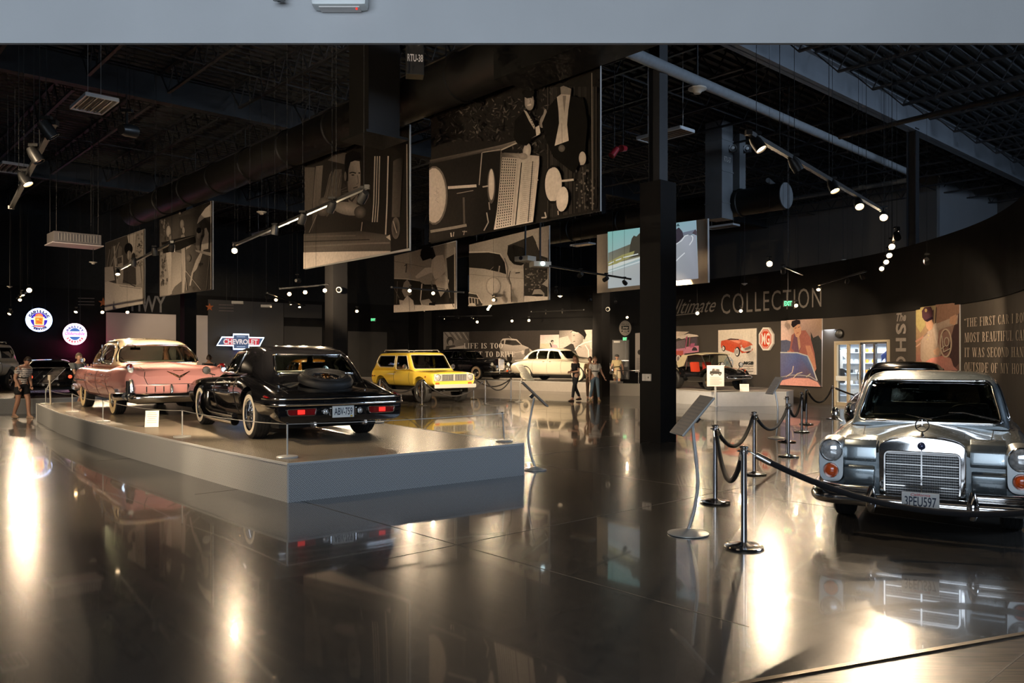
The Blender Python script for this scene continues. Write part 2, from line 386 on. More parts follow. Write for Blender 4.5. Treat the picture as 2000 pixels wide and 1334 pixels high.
# ---- columns of the 12.4 m grid
M_black_wall = mat('matte_black_paint',(.009,.0085,.0085),.75,spec=.15,var=.12,vs=2,bump=.04,bs=40)
M_col = mat('column_black_paint',(.008,.0075,.0075),.7,spec=.15,var=.1,vs=2,bump=.04)
gdir = math.atan2(GY,GX)
def grid(i,j): return (2.86+12.4*(GX*i+JX*j),15.6+12.4*(GY*i+JY*j))
def column(i,j,h,label,wdt=.50):
 x,y = grid(i,j)
 t = thing('column',label,'column',(x,y,0),gdir); struct(t); t['label'] = label
 mb = MB(); mb.box((0,0,h/2),(wdt,wdt,h)); mb.build('column_casing',M_col,t)
 mb = MB(); mb.box((0,0,(h+8.5)/2),(.02,.26,8.5-h)); mb.box((0,.125,(h+8.5)/2),(.26,.02,8.5-h)); mb.box((0,-.125,(h+8.5)/2),(.26,.02,8.5-h))
 mb.build('steel_post',steel_dark,t)
 return t
c0 = column(0,0,5.05,'big black square column right of centre with a light switch')
column(0,1,4.9,'black column behind the black coupe with a small dome camera')
column(1,1,4.9,'black column behind the walking women')
column(0,2,4.9,'black column beside the HWY lettering')
column(1,2,4.9,'far column between the yellow truck and the black limousine')
column(1,0,0.5,'bare steel post rising behind the curved dark wall')

def gl(i0,a,b,z):                      # point in grid-local coordinates about the big column
 return Vector((2.86+GX*a+JX*b,15.6+GY*a+JY*b,z))
p = gl(0,-.25,.07,1.19)
t = thing('light_switch','pale grey double switch box on the big black column','switch',p,gdir)
M_plate = mat('switch_plate',(.52,.50,.48),.4)
mb = MB(); mb.box((-.012,0,.06),(.024,.215,.135)); mb.build('plate',M_plate,t,bevel=.004)
mb = MB(); mb.box((-.030,-.05,.06),(.014,.012,.035)); mb.build('toggle',mat('toggle_dark',(.03,.03,.03),.4),t)
mb = MB(); mb.box((-.0255,.03,.06),(.003,.003,.12)); mb.build('joint_line',seam,t)
# ---- ceiling: corrugated deck, girders, open-web joists
M_deck = mat('black_painted_deck',(.019,.021,.024),.55,var=.15,vs=1.0)
DECK = 9.2; HANG = 9.27
mb = MB(); na = 300
prof = []
for k in range(na):
 b0 = -34+k*.30
 prof += [(b0,0),(b0+.11,0),(b0+.15,.075),(b0+.26,.075)]
vs = []
for a in (-30,34):
 for (b_,dz) in prof:
  q = gl(0,a,b_,DECK+dz); vs.append(q)
n = len(prof); mb.add(vs,[(i,i+1,n+i+1,n+i) for i in range(n-1)])
ceil = struct(mb.build('ceiling',M_deck,origin=(0,0,0)))
M_gird = mat('girder_paint',(.13,.145,.165),.5,var=.1,vs=1.5)
def ibeam(a,b,depth,fw,ft=.03):
 m2 = MB(); a = Vector(a); b = Vector(b); up = Vector((0,0,1))
 m2.bar(a+up*(depth/2),b+up*(depth/2),.02,depth); m2.bar(a+up*ft/2,b+up*ft/2,fw,ft); m2.bar(a+up*(depth-ft/2),b+up*(depth-ft/2),fw,ft)
 return m2
for j in range(-1,4):
 m2 = ibeam(gl(0,-30,12.4*j,8.42),gl(0,34,12.4*j,8.42),.75,.28)
 m2.build('girder',M_gird if j == 0 else steel_dark,ceil)
# one joist, shared by all bays (local x along j)
mb = MB(); Lj = 12.2; zt,zb_ = .02,-.62
mb.box((0,0,zt),(Lj,.10,.05)); mb.box((0,0,zb_),(Lj-1.2,.08,.05))
nw = 14; xs = [-Lj/2+.6+i*(Lj-1.2)/nw for i in range(nw+1)]
mb.bar((-Lj/2,0,zt),(xs[0],0,zb_),.03); mb.bar((Lj/2,0,zt),(xs[-1],0,zb_),.03)
for i in range(nw):
 xm = (xs[i]+xs[i+1])/2
 mb.bar((xs[i],0,zb_),(xm,0,zt),.028); mb.bar((xm,0,zt),(xs[i+1],0,zb_),.028)
j0 = mb.build('joist',steel_dark,ceil); jm = j0.data
first = True
for jj in range(-1,3):
 for k in range(-14,16):
  a = k*1.9+.4
  if jj >= 1 and a > 20: continue
  if first: o = j0; first = False
  else: o = bpy.data.objects.new('joist',jm); link(o,ceil)
  q = gl(0,a,12.4*(jj+.5),DECK-.06); o.location = q; o.rotation_euler = (0,0,math.atan2(JY,JX))
# bridging rods, pipes and conduit under the deck
mb = MB()
for b_ in (3.1,6.2,9.3,-3.1,15.5,18.6,27): mb.bar(gl(0,-28,b_,8.6),gl(0,30,b_,8.6),.03)
mb.build('bridging_rod',steel_dark,ceil)
M_pipe = mat('pipe_grey',(.20,.22,.24),.45,var=.1)
def pipe(pts,r,label,m=M_pipe,n=12):
 o = MB().tube(pts,r,n).build('ceiling_pipe',m,smooth=50); tag(o,label,'pipe'); return o
# measured: pale pipe below the joists on the right, running with the girders
pipe([at(1150,67,13.1),at(1300,132,15.5),at(1500,218,19.6),at(1777,338,27.4)],.11,'pale grey pipe crossing under the roof joists right of the big column')
pipe([at(1500,352,30),at(1545,388,33),at(1660,370,30),at(1777,351,27.2)],.09,'grey pipe along the dark upper wall behind the end of the round duct')
pipe([gl(0,1,-6,8.2),gl(0,1,0,8.25),gl(0,1.2,11,8.3)],.045,'thin dark conduit running beside the big column under the roof',steel_dark)
pipe([at(1640,268,19.0),at(2000,180,14.6),at(2150,140,13.2)],.055,'black pipe crossing in front of the pale roof girder',steel_dark)
# ---- round ducts along the j direction
M_duct = mat('black_spiral_duct',(.007,.0065,.006),.5,.3,var=.15)
def duct(name_label,a,z,b0,b1,r,seg=1.55):
 t = thing('round_duct',name_label,'duct',gl(0,a,b0,z),math.atan2(JY,JX))
 L = b1-b0
 M = Matrix.Rotation(math.pi/2,4,'Y')
 mb = MB(); mb.lathe([(0,0),(r,0),(r,L),(0,L)],28,M=M); mb.build('duct_tube',M_duct,t,smooth=40)
 k = seg
 while k < L:
  m2 = MB(); m2.lathe([(r,k-.05),(r+.035,k-.03),(r+.035,k+.03),(r,k+.05)],28,M=M); m2.build('duct_ring',M_duct,t,smooth=60); k += seg*1.6
 for k2 in range(1,int(L/4)+1):
  m2 = MB(); m2.bar((k2*4,0,r),(k2*4,0,HANG-z),.02); m2.build('hanger',steel_dark,t)
 return t
d1_ = duct('long black round duct high above the hanging photographs',-2.4,7.37,1.6,24.2,.48)
mb = MB(); mb.box((-4.6,0,-.10),(9.2,.95,.9)); mb.build('box_duct',M_duct,d1_)
M_grey_duct = mat('grey_duct',(.16,.175,.19),.55,.1,var=.12,vs=2)
d2a = 9.5
# second duct: end cap seen at (1535,382); line through it along j
pe = at(1535,382,24.5)
ge = ((pe.x-2.86)*GX+(pe.y-15.6)*GY,(pe.x-2.86)*JX+(pe.y-15.6)*JY)
duct2 = duct('black round duct with a pale end cap behind the big column',ge[0],pe.z,ge[1],ge[1]+19,.42)
mb = MB(); mb.lathe([(0,-.02),(.40,-.02),(.40,.0),(0,.0)],28,M=Matrix.Rotation(math.pi/2,4,'Y')); mb.build('end_cap',M_grey_duct,duct2,smooth=40)
# roof-top unit risers
def riser(label,px0,px1,D,py_bot,a_w,words,px_t,faces=True,col=M_grey_duct):
 pass
p = at(1397,300,25.6)
t = thing('duct_riser','square duct riser marked RTU-37 with two emergency lamp heads','duct',(p.x+.12,p.y,6.05),gdir)
mb = MB(); mb.box((0,0,1.55),(.62,.62,3.1)); mb.build('riser_casing',M_grey_duct,t)
for k in range(3):
 m2 = MB(); m2.box((0,0,.5+k*1.0),(.66,.66,.04)); m2.build('flange',M_grey_duct,t)
M_white_letter = mat('white_lettering',(.75,.75,.75),.6)
v,f = text_mesh('RTU-37',1,.62,bold=.01); vf = fit((v,f),-.19,.19,0,.17)
mb = MB(); flat(mb,vf,(0.0,-.3115,1.80),(1,0,0),(0,0,1),.004); mb.build('lettering',M_white_letter,t)
t2 = thing('duct_riser','small grey box duct beside the RTU-37 riser','duct',(p.x+.85,p.y+.5,6.3),gdir)
mb = MB(); mb.box((0,0,1.3),(.36,.4,2.6)); mb.build('riser_casing',M_grey_duct,t2,bevel=.01)
def lamp_heads(label,px,py,D,dx):
 q = at(px,py,D)
 t = thing('emergency_lamp',label,'light',(q.x,q.y,q.z),-.3)
 mb = MB(); mb.box((0,.06,0),(.26,.08,.22)); mb.build('lamp_box',black_metal,t,bevel=.01)
 for s_ in (-1,1):
  pass
 mb = MB(); mb.lathe([(0,0),(.09,.0),(.12,.09),(.12,.11)],16,M=T(0,.02,0) @ Matrix.Rotation(math.pi/2,4,'X')); mb.build('lamp_head',mat('lamp_head_clear',(.7,.75,.8),.15,.3),t,smooth=40)
 mb = MB(); mb.lathe([(0,.0),(.05,.005),(0,.03)],12,M=T(0,-.085,0) @ Matrix.Rotation(math.pi/2,4,'X')); mb.build('bulb',mat('lamp_bulb_off',(.85,.9,.95),.2),t,smooth=60)
lamp_heads('clear emergency lamp head left of the pair beside the RTU-37 riser',1432,290,24.6,0)
lamp_heads('clear emergency lamp head right of the pair beside the RTU-37 riser',1460,291,25.1,0)
# RTU-38 riser (near, top of the opening)
q = at(728,180,16.2)
t = thing('duct_riser','big black duct riser hanging left of the RTU-38 box','duct',(q.x,q.y+.2,6.1),gdir)
mb = MB(); mb.box((0,0,1.5),(.74,.74,3.0)); mb.build('riser_casing',M_duct,t)
mb = MB(); mb.box((0,0,.02),(1.0,1.0,.05)); mb.build('flange',M_duct,t)
q = at(808,112,13.5)
t = thing('control_box','black control box lettered RTU-38 under the lintel','box',(q.x,q.y+.15,q.z-.28),.18)
mb = MB(); mb.box((0,0,.45),(.30,.26,.9)); mb.build('box_casing',black_metal,t,bevel=.008)
vf = fit(text_mesh('RTU-38',1,.62,bold=.012),-.13,.13,.215,.34)
mb = MB(); flat(mb,vf,(0,-.131,0),(1,0,0),(0,0,1),.003); mb.build('lettering',mat('grey_lettering',(.45,.45,.46),.6),t)
MB().tube([(0,0,.85),(0,0,HANG-t.location.z)],.02,6).build('mount_pole',steel_dark,t)
for s_ in (-1,1):
 mb = MB(); mb.lathe([(0,0),(.035,0),(.05,.05),(.05,.06)],14,M=T(s_*.065,-.13,.53) @ Matrix.Rotation(math.pi/2,4,'X')); mb.build('lamp_head',mat('lamp_head_clear'),t,smooth=40)

# ---- walls
def catmull(P,n=8):
 P = [Vector(p) for p in P]; out = []
 for i in range(len(P)-1):
  p0 = P[max(i-1,0)]; p1 = P[i]; p2 = P[i+1]; p3 = P[min(i+2,len(P)-1)]
  for k in range(n):
   t_ = k/n
   out.append(.5*((2*p1)+(-p0+p2)*t_+(2*p0-5*p1+4*p2-p3)*t_*t_+(-p0+3*p1-3*p2+p3)*t_**3))
 out.append(P[-1]); return out
WR = catmull([(6.25,36.3,0),(7.2,35.0,0),(8.9,32.4,0),(10.15,29.9,0),(11.06,27.3,0),(11.6,24.6,0),(11.62,21.6,0),(11.25,18.8,0),(10.38,16.15,0),(9.0,13.4,0),(7.9,11.9,0)],8)
M_brown = mat('brown_grey_wall',(.052,.044,.037),.7,var=.06,vs=1.2,bump=.03,bs=50)
M_band = mat('black_fascia',(.0085,.008,.0078),.7,spec=.2,var=.08,vs=1.2)
M_dgrey = mat('dark_grey_wall',(.055,.052,.050),.7,var=.06,vs=1.0)
def wall_hit(px,off=0.0,W=None):
 W = W or WR; k = (px-1000)/FPX
 best = None
 for a,b in zip(W[:-1],W[1:]):
  d = b-a; den = d.x-k*d.y
  if abs(den) < 1e-9: continue
  s_ = (k*a.y-a.x)/den
  if -.001 <= s_ <= 1.001:
   P = a+d*s_
   nrm = Vector((-d.y,d.x,0)).normalized()
   if nrm.dot(Vector((0,20,0))-P) < 0 and abs(px-1000) < 2000: nrm = -nrm
   if nrm.y > 0 and P.y > 25: nrm = -nrm
   best = (P,nrm); break
 return best
def wall_px(px,py,off=0.0):
 P,nrm = wall_hit(px); D = P.y
 q = at(px,py,D); return q+nrm*off
def strip(pts,z0,z1,th,inset=0.0):     # thick curved wall strip
 n = len(pts); fr = []; bk = []
 for i,p in enumerate(pts):
  a = pts[max(i-1,0)]; b = pts[min(i+1,n-1)]; d = (b-a).normalized(); nn = Vector((-d.y,d.x,0))   # outward (away from the hall)
  fr.append(p-nn*(-inset)); bk.append(p+nn*th)
 vs = [Vector((p.x,p.y,z)) for z in (z0,z1) for p in fr]+[Vector((p.x,p.y,z)) for z in (z0,z1) for p in bk]
 fs = []
 for i in range(n-1):
  fs += [(i,i+1,n+i+1,n+i),(2*n+i+1,2*n+i,3*n+i,3*n+i+1),(n+i,n+i+1,3*n+i+1,3*n+i),(i+1,i,2*n+i,2*n+i+1)]
 fs += [(0,n,3*n,2*n),(n-1,2*n-1+0,4*n-1,3*n-1)]
 return MB().add(vs,fs)
# which way is outward: away from (0,20)
d_ = WR[30]-WR[29]; nn_ = Vector((-d_.y,d_.x,0)); OUT = 1 if nn_.dot(WR[29]-Vector((0,20,0))) > 0 else -1
iA = min(range(len(WR)),key=lambda i: abs((1000+FPX*WR[i].x/WR[i].y)-1632)); iB = min(range(len(WR)),key=lambda i: abs((1000+FPX*WR[i].x/WR[i].y)-1738))
doorA = wall_hit(1632)[0]; doorB = wall_hit(1738)[0]
W1 = [p for p in WR if p.y > doorA.y+.05]+[doorA]; W2 = [doorB]+[p for p in WR if p.y < doorB.y-.05]; Wm = [doorA]+[p for p in WR if doorB.y+.05 < p.y < doorA.y-.05]+[doorB]
wr = strip(W1,0,3.0,.18*OUT).build('wall_right',M_brown,origin=(0,0,0)); struct(wr)
o = strip(W2,0,3.0,.18*OUT).build('wall_right',M_brown,origin=(0,0,0)); struct(o)
o = strip(Wm,2.17,3.0,.18*OUT).build('wall_right',M_brown,origin=(0,0,0)); struct(o)
o = strip(WR,3.0,4.9,.30*OUT,inset=-.05*OUT).build('trim_3',M_band,origin=(0,0,0)); struct(o); o['label'] = 'tall black fascia curving above the brown wall'
# upper back walls seen above the fascia
M_upper = mat('upper_wall_grey',(.10,.10,.10),.75,var=.05,vs=.8)
M_blue = mat('upper_wall_daylit',(.17,.185,.205),.75,var=.06,vs=.8)  # bluish daylight on this wall stretch is put into its paler colour
def wallbox(a,b,z0,z1,m,name,th=.15):
 mb = MB(); mb.bar((a[0],a[1],(z0+z1)/2),(b[0],b[1],(z0+z1)/2),th,z1-z0); return struct(mb.build(name,m))
pa = at(1375,400,46.5); pb = at(1832,350,33.2)
wallbox((pa.x,pa.y),(pb.x,pb.y),2.9,9.3,M_upper,'wall_back')
pc = at(1935,350,36.5)
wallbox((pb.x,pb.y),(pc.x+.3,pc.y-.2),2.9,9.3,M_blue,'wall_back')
pd = at(2160,350,30.5)
wallbox((pc.x,pc.y),(pd.x,pd.y),2.9,9.3,M_upper,'wall_back')
wallbox((pa.x,pa.y),(-2,52.5),0,9.3,M_black_wall,'wall_back')
# wall with the exit door, mural wall, left back wall
mural_a = Vector((-4.6,48.7,0)); mural_b = Vector((4.45,44.0,0))
wallbox((-4.6,48.8),(4.6,44.05),0,5.6,M_black_wall,'wall_back')
exd = Vector((1,-.10,0)).normalized(); exP = Vector((4.5,42.6,0))
wallbox(exP+Vector((.0,.08,0)),exP+exd*4.2+Vector((0,.08,0)),0,5.6,M_black_wall,'wall_back')
WP = Vector((-19.85,39.0,0)); WD = Vector((GX,GY,0))
def W_at(px,off=0.0):
 k = (px-1000)/FPX; s_ = (k*WP.y-WP.x)/(WD.x-k*WD.y); return WP+WD*s_
a = WP-WD*16; b = W_at(800)
wallbox(a-WD*0+Vector((-.07,.08,0)),b+Vector((-.07,.08,0)),0,4.9,M_black_wall,'wall_left')
wallbox(a+Vector((-.2,.22,0)),b+WD*5+Vector((-.2,.22,0)),4.9,9.3,mat('upper_black',(.008,.008,.008),.8),'wall_left')
wallbox(b,(-4.6,48.8),0,4.9,M_black_wall,'wall_back')
# grey panels of the left back wall
M_lgrey = mat('warm_grey_wall',(.50,.44,.41),.75,var=.05,vs=1.0)
WN = Vector((GY,-GX,0))
def wpanel(px0,px1,py_top_at0,m,name,z0=0.0,off=.03,th=.04,ztop=None):
 A = W_at(px0); B = W_at(px1); zt_ = ztop if ztop else EYE-(py_top_at0-HZ)/FPX*A.y
 A = A+WN*off; B = B+WN*off
 mb = MB(); mb.bar((A.x,A.y,(z0+zt_)/2),(B.x,B.y,(z0+zt_)/2),th,zt_-z0); return struct(mb.build(name,m))
wpanel(207,343,610,M_lgrey,'trim_4')
wpanel(376,405,615.5,M_lgrey,'trim_5')
wpanel(406,553,585,M_dgrey,'trim_6',ztop=4.7)
wpanel(554,628,640,mat('charcoal_wall',(.036,.034,.032),.7,var=.06),'trim_7',ztop=3.4)
wpanel(554,628,640,mat('charcoal_wall'),'trim_8',z0=3.9,ztop=4.7)
wpanel(679,755,650,mat('charcoal_wall'),'trim_9',ztop=3.2)
# low wall parts to the far left beyond the frame
wallbox((-32.0,28.2),(-29.0,14.0),0,9.3,M_black_wall,'wall_left')
wallbox((15.2,12.5),(20.5,22.0),4.9,5.6,M_upper,'wall_right')
# ================================================================ PLATFORMS
def tread_material(name,c_hi,c_lo,rough,metal=.0,cell=.052):
 m = bpy.data.materials.new(name); m.use_nodes = True
 nt = m.node_tree; N = nt.nodes; L = nt.links; b = N['Principled BSDF']
 uv = N.new('ShaderNodeUVMap'); uv.uv_map = 'plate'
 mp = N.new('ShaderNodeMapping'); mp.inputs['Rotation'].default_value = (0,0,math.pi/4); mp.inputs['Scale'].default_value = (1/cell,1/cell,1)
 L.new(uv.outputs[0],mp.inputs['Vector']); sp = N.new('ShaderNodeSeparateXYZ'); L.new(mp.outputs[0],sp.inputs[0])
 def M(op,a,b_=None,v=None):
  n = N.new('ShaderNodeMath'); n.operation = op
  for i,x in enumerate((a,b_)):
   if x is None: continue
   if isinstance(x,(int,float)): n.inputs[i].default_value = x
   else: L.new(x,n.inputs[i])
  return n.outputs[0]
 fx = M('FLOOR',sp.outputs[0]); fy = M('FLOOR',sp.outputs[1])
 par = M('MODULO',M('ABSOLUTE',M('ADD',fx,fy)),2.0)
 rx = M('FRACT',sp.outputs[0]); ry = M('FRACT',sp.outputs[1])
 def stripes(a,c):                        # three raised bars in a cell, kept clear of its edge
  w_ = M('SINE',M('MULTIPLY',a,6.2832*2.5)); bar = M('GREATER_THAN',w_,-.35)
  return M('MULTIPLY',bar,M('LESS_THAN',M('ABSOLUTE',M('SUBTRACT',c,.5)),.42))
 A = stripes(rx,ry); B = stripes(ry,rx)
 h = M('ADD',M('MULTIPLY',A,par),M('MULTIPLY',B,M('SUBTRACT',1.0,par)))
 mx = N.new('ShaderNodeMix'); mx.data_type = 'RGBA'; mx.inputs['A'].default_value = (*c_lo,1); mx.inputs['B'].default_value = (*c_hi,1)
 L.new(h,mx.inputs['Factor']); L.new(mx.outputs['Result'],b.inputs['Base Color'])
 bp = N.new('ShaderNodeBump'); bp.inputs['Strength'].default_value = .12; bp.inputs['Distance'].default_value = .002; L.new(h,bp.inputs['Height']); L.new(bp.outputs[0],b.inputs['Normal'])
 b.inputs['Roughness'].default_value = rough; b.inputs['Metallic'].default_value = metal
 return m
M_tread = tread_material('tread_plate',(.36,.37,.375),(.17,.175,.18),.5)
M_tread_top = tread_material('tread_top_warm_lit',(.26,.225,.175),(.115,.098,.075),.27)  # same plate as the sides; warm lamp light put into the browner colour
M_edge = mat('platform_edge_trim',(.45,.46,.46),.4)
def platform(pts,h,label,z0=0.0,top=None,side=None):
 cx = sum(p[0] for p in pts)/len(pts); cy = sum(p[1] for p in pts)/len(pts)
 t = thing('display_platform',label,'platform',(cx,cy,z0))
 P = [(p[0]-cx,p[1]-cy) for p in pts]; n = len(P)
 me = bpy.data.meshes.new('side_panel'); vs = [(p[0],p[1],0) for p in P]+[(p[0],p[1],h) for p in P]
 fs = [(i,(i+1)%n,n+(i+1)%n,n+i) for i in range(n)]
 me.from_pydata(vs,[],fs); uv = me.uv_layers.new(name='plate'); s_ = 0; k = 0
 for i in range(n):
  d = math.dist(P[i],P[(i+1)%n])
  for c in ((s_,0),(s_+d,0),(s_+d,h),(s_,h)): uv.data[k].uv = c; k += 1
  s_ += d
 me.materials.append(side or M_tread); link(bpy.data.objects.new('side_panel',me),t)
 me = bpy.data.meshes.new('deck_top'); me.from_pydata([(p[0],p[1],h) for p in P],[],[tuple(range(n))])
 uv = me.uv_layers.new(name='plate')
 for k,p in enumerate(P): uv.data[k].uv = (p[0]*.83+p[1]*.55,-p[0]*.55+p[1]*.83)
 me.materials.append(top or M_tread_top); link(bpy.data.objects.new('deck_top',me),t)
 mb = MB()
 for i in range(n):
  a,b_ = P[i],P[(i+1)%n]
  mb.bar((a[0],a[1],h-.008),(b_[0],b_[1],h-.008),.018,.024)
  z_ = P[i-1]; u1 = Vector((a[0]-z_[0],a[1]-z_[1])); u2 = Vector((b_[0]-a[0],b_[1]-a[1]))
  if u1.angle(u2) > .7: mb.bar((a[0],a[1],0),(a[0],a[1],h),.018)
 mb.build('edge_trim',M_edge,t)
 return t
PLH = .445
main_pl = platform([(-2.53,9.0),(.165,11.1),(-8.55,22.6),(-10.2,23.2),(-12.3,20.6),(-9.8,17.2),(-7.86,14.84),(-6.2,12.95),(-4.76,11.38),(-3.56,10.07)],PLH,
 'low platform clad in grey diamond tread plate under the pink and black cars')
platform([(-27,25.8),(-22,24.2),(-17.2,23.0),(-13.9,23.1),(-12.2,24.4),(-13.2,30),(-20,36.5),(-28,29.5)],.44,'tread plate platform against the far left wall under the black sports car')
M_beige_pl = mat('platform_beige',(.34,.31,.28),.45,var=.05)
far_pl = platform([(-9,47.3),(-7.5,45.4),(-.99,40.5),(3.56,36.95),(4.3,36.6),(5.35,38.4),(5.3,39.4),(3.9,43.7),(-4.6,48.1)],.45,'long pale platform under the two vintage limousines',top=M_beige_pl,side=M_beige_pl)
M_pale_pl = mat('platform_pale',(.40,.41,.43),.4,var=.04)
platform([(5.2,29.9),(6.8,26.5),(9.25,26.9),(10.0,28.3),(9.6,30.6),(8.2,33.0)],.47,'pale grey platform under the dune buggy',top=M_beige_pl,side=M_pale_pl)

# ================================================================ PRINTS: flat artwork laid on real panels
M_print = vcmat('printed_ink')
M_glow = vcmat('lit_ink',emit=1.0)
M_panel_edge = mat('panel_edge',(.42,.42,.42),.5)
def sp(v,k=1.0): v = 1.5*v**1.3; return (v,v*.88,v*.78)
class Print:
 def __init__(s,mp,step=.0012): s.mp = mp; s.v = []; s.f = []; s.c = []; s.l = 0; s.step = step
 def poly(s,pts,col,keep=False):
  if not keep: s.l += 1
  off = s.l*s.step; n = len(s.v)
  cols = col if isinstance(col[0],(tuple,list)) else [col]*len(pts)
  for p,c_ in zip(pts,cols): s.v.append(tuple(s.mp(p[0],p[1],off))); s.c.append(c_)
  s.f.append(tuple(range(n,n+len(pts)))); return s
 def ell(s,cx,cy,rx,ry,c0,c1=None,rot=0.0,n=22,a0=0,a1=360,clip=None):
  s.l += 1; off = s.l*s.step; c1 = c1 or c0; b = len(s.v); r = rad(rot)
  s.v.append(tuple(s.mp(cx,cy,off))); s.c.append(c0)
  for k in range(n+1):
   a = rad(a0+(a1-a0)*k/n); x = rx*math.cos(a); y = ry*math.sin(a)
   X = cx+x*math.cos(r)-y*math.sin(r); Y = cy+x*math.sin(r)+y*math.cos(r)
   if clip: X = min(max(X,clip[0]),clip[2]); Y = min(max(Y,clip[1]),clip[3])
   s.v.append(tuple(s.mp(X,Y,off))); s.c.append(c1)
  for k in range(n): s.f.append((b,b+1+k,b+2+k))
  return s
 def line(s,pts,w_,col,keep=False):
  if not keep: s.l += 1
  off = s.l*s.step
  for a,b in zip(pts[:-1],pts[1:]):
   dx,dy = b[0]-a[0],b[1]-a[1]; L_ = math.hypot(dx,dy) or 1; nx,ny = -dy/L_*w_/2,dx/L_*w_/2
   n = len(s.v)
   for p in ((a[0]+nx,a[1]+ny),(b[0]+nx,b[1]+ny),(b[0]-nx,b[1]-ny),(a[0]-nx,a[1]-ny)): s.v.append(tuple(s.mp(p[0],p[1],off))); s.c.append(col)
   s.f.append((n,n+1,n+2,n+3))
  return s
 def words(s,vf,quad,col):           # quad bl, br, tr, tl
  s.l += 1; off = s.l*s.step
  a = np.array(vf[0]); lo = a.min(0); hi = a.max(0); n = len(s.v)
  for p in vf[0]:
   u = (p[0]-lo[0])/(hi[0]-lo[0]); v = (p[1]-lo[1])/(hi[1]-lo[1])
   bx = quad[0][0]*(1-u)+quad[1][0]*u; by = quad[0][1]*(1-u)+quad[1][1]*u
   tx = quad[3][0]*(1-u)+quad[2][0]*u; ty = quad[3][1]*(1-u)+quad[2][1]*u
   s.v.append(tuple(s.mp(bx*(1-v)+tx*v,by*(1-v)+ty*v,off))); s.c.append(col)
  s.f += [tuple(i+n for i in f) for f in vf[1]]; return s
 def build(s,name,m,parent=None,origin=None,local=False):
  me = bpy.data.meshes.new(name); v = s.v
  if origin is None and parent is None: origin = tuple(np.array(v).mean(0)); 
  o = bpy.data.objects.new(name,me)
  pl = Vector((0,0,0)) if local else Vector(parent.location) if parent else Vector(origin)
  v = [tuple(Vector(p)-pl) for p in v]
  if parent is None: o.location = pl
  me.from_pydata(v,[],s.f); ca = me.color_attributes.new('ink','FLOAT_COLOR','POINT')
  for i,c_ in enumerate(s.c): ca.data[i].color = (*c_,1)
  me.materials.append(m); return link(o,parent)
def sub(mp,x0,y0,k): return lambda x,y,off: mp(x0+x*k,y0+y*k,off)
def plane_map(P,d,side=None):
 P = Vector((P[0],P[1],0)); d = Vector((d[0],d[1],0)).normalized(); n = Vector((d.y,-d.x,0))
 if n.dot(Vector((0,0,0))-P) < 0: n = -n
 return (lambda x,y,off: onplane(x,y,P,d)+n*off),n
def panel(name,label,cat,mp,n,quad,th=.04,group=None,m=None,off0=0.0):   # quad px: bl, br, tr, tl
 q = [mp(x,y,0) for x,y in quad]; cen = sum(q,Vector())/4
 base = Vector((cen.x,cen.y,min(p.z for p in q)))
 t = thing(name,label,cat,base,group=group)
 mb = MB(); fr = [p-base for p in q]; bk = [p-base-n*th for p in q]
 mb.add(fr+bk,[(0,1,2,3),(7,6,5,4),(0,4,5,1),(1,5,6,2),(2,6,7,3),(3,7,4,0)])
 mb.build('panel',m or M_panel_edge,t)
 return t
def hang(t,mp,pxs,py,zt=HANG):
 for px in pxs:
  q = mp(px,py,-.02)
  mb = MB(); b_ = Vector(t.location); mb.tube([q-b_,Vector((q.x,q.y,zt))-b_],.012,6); mb.build('hanging_wire',steel_dark,t)
# photo line hangs below the duct, along j
PL = gl(0,-1.6,0,0)
mpL,nL = plane_map(PL,(JX,JY))
rnd = random.Random(3)
# --- 4: limousine front with two men
t = panel('hanging_photograph','largest hanging sepia photograph: limousine grille and headlamps with two men in suits','photograph',mpL,nL,[(843,474),(1172,412),(1172,110),(843,205)])
p = Print(sub(mpL,830,130,.27))
p.poly([(45,1280),(1268,1045),(1268,-40),(45,300)],[sp(.035),sp(.03),sp(.02),sp(.03)])
for i in range(520):
 x = rnd.uniform(60,930); top = 330-(x-45)*.22; y = rnd.uniform(top,560-(x-45)*.05 if x < 600 else 640)
 g_ = rnd.uniform(.02,.20)*rnd.uniform(.3,1); a = rnd.uniform(0,360)
 if i % 12 == 0: p.l += 1
 p.l -= 1
 p.ell(x,y,rnd.uniform(6,26),rnd.uniform(2,7),sp(g_),sp(g_*.6),rot=a,n=6)
for i in range(34):
 x = 900+i*10.6; g_ = rnd.uniform(.02,.09); p.poly([(x,1100-(x-900)*.19),(x+5,1100-(x-900)*.19),(x+5,150),(x,150)],sp(g_),keep=i > 0)
p.poly([(45,700),(430,618),(560,600),(590,650),(530,1180),(45,1275)],[sp(.03),sp(.02),sp(.03),sp(.02),sp(.02),sp(.05)])
p.poly([(45,680),(430,600),(560,572),(770,512),(760,522),(565,612),(430,628),(60,706)],[sp(.10),sp(.10),sp(.16),sp(.3),sp(.2),sp(.14),sp(.05),sp(.04)])
p.line([(565,608),(768,516)],9,sp(.36)); p.line([(430,625),(560,604)],6,sp(.3)); p.line([(428,628),(408,860)],7,sp(.34)); p.line([(568,615),(560,820),(545,1040)],9,sp(.12))
p.ell(84,935,96,212,sp(.30),sp(.16),clip=(46,0,400,1400)); p.ell(80,935,88,198,sp(.50),sp(.46),clip=(47,0,400,1400))
for i in range(9): p.line([(95+rnd.uniform(-12,12),880+i*12),(110+rnd.uniform(-12,12),892+i*12)],3,sp(.33))
p.line([(186,880),(392,866)],20,sp(.46)); p.line([(250,922),(370,900)],6,sp(.25)); p.line([(300,950),(305,1140)],14,sp(.12)); p.line([(60,1196),(240,1166),(322,1150)],20,sp(.26))
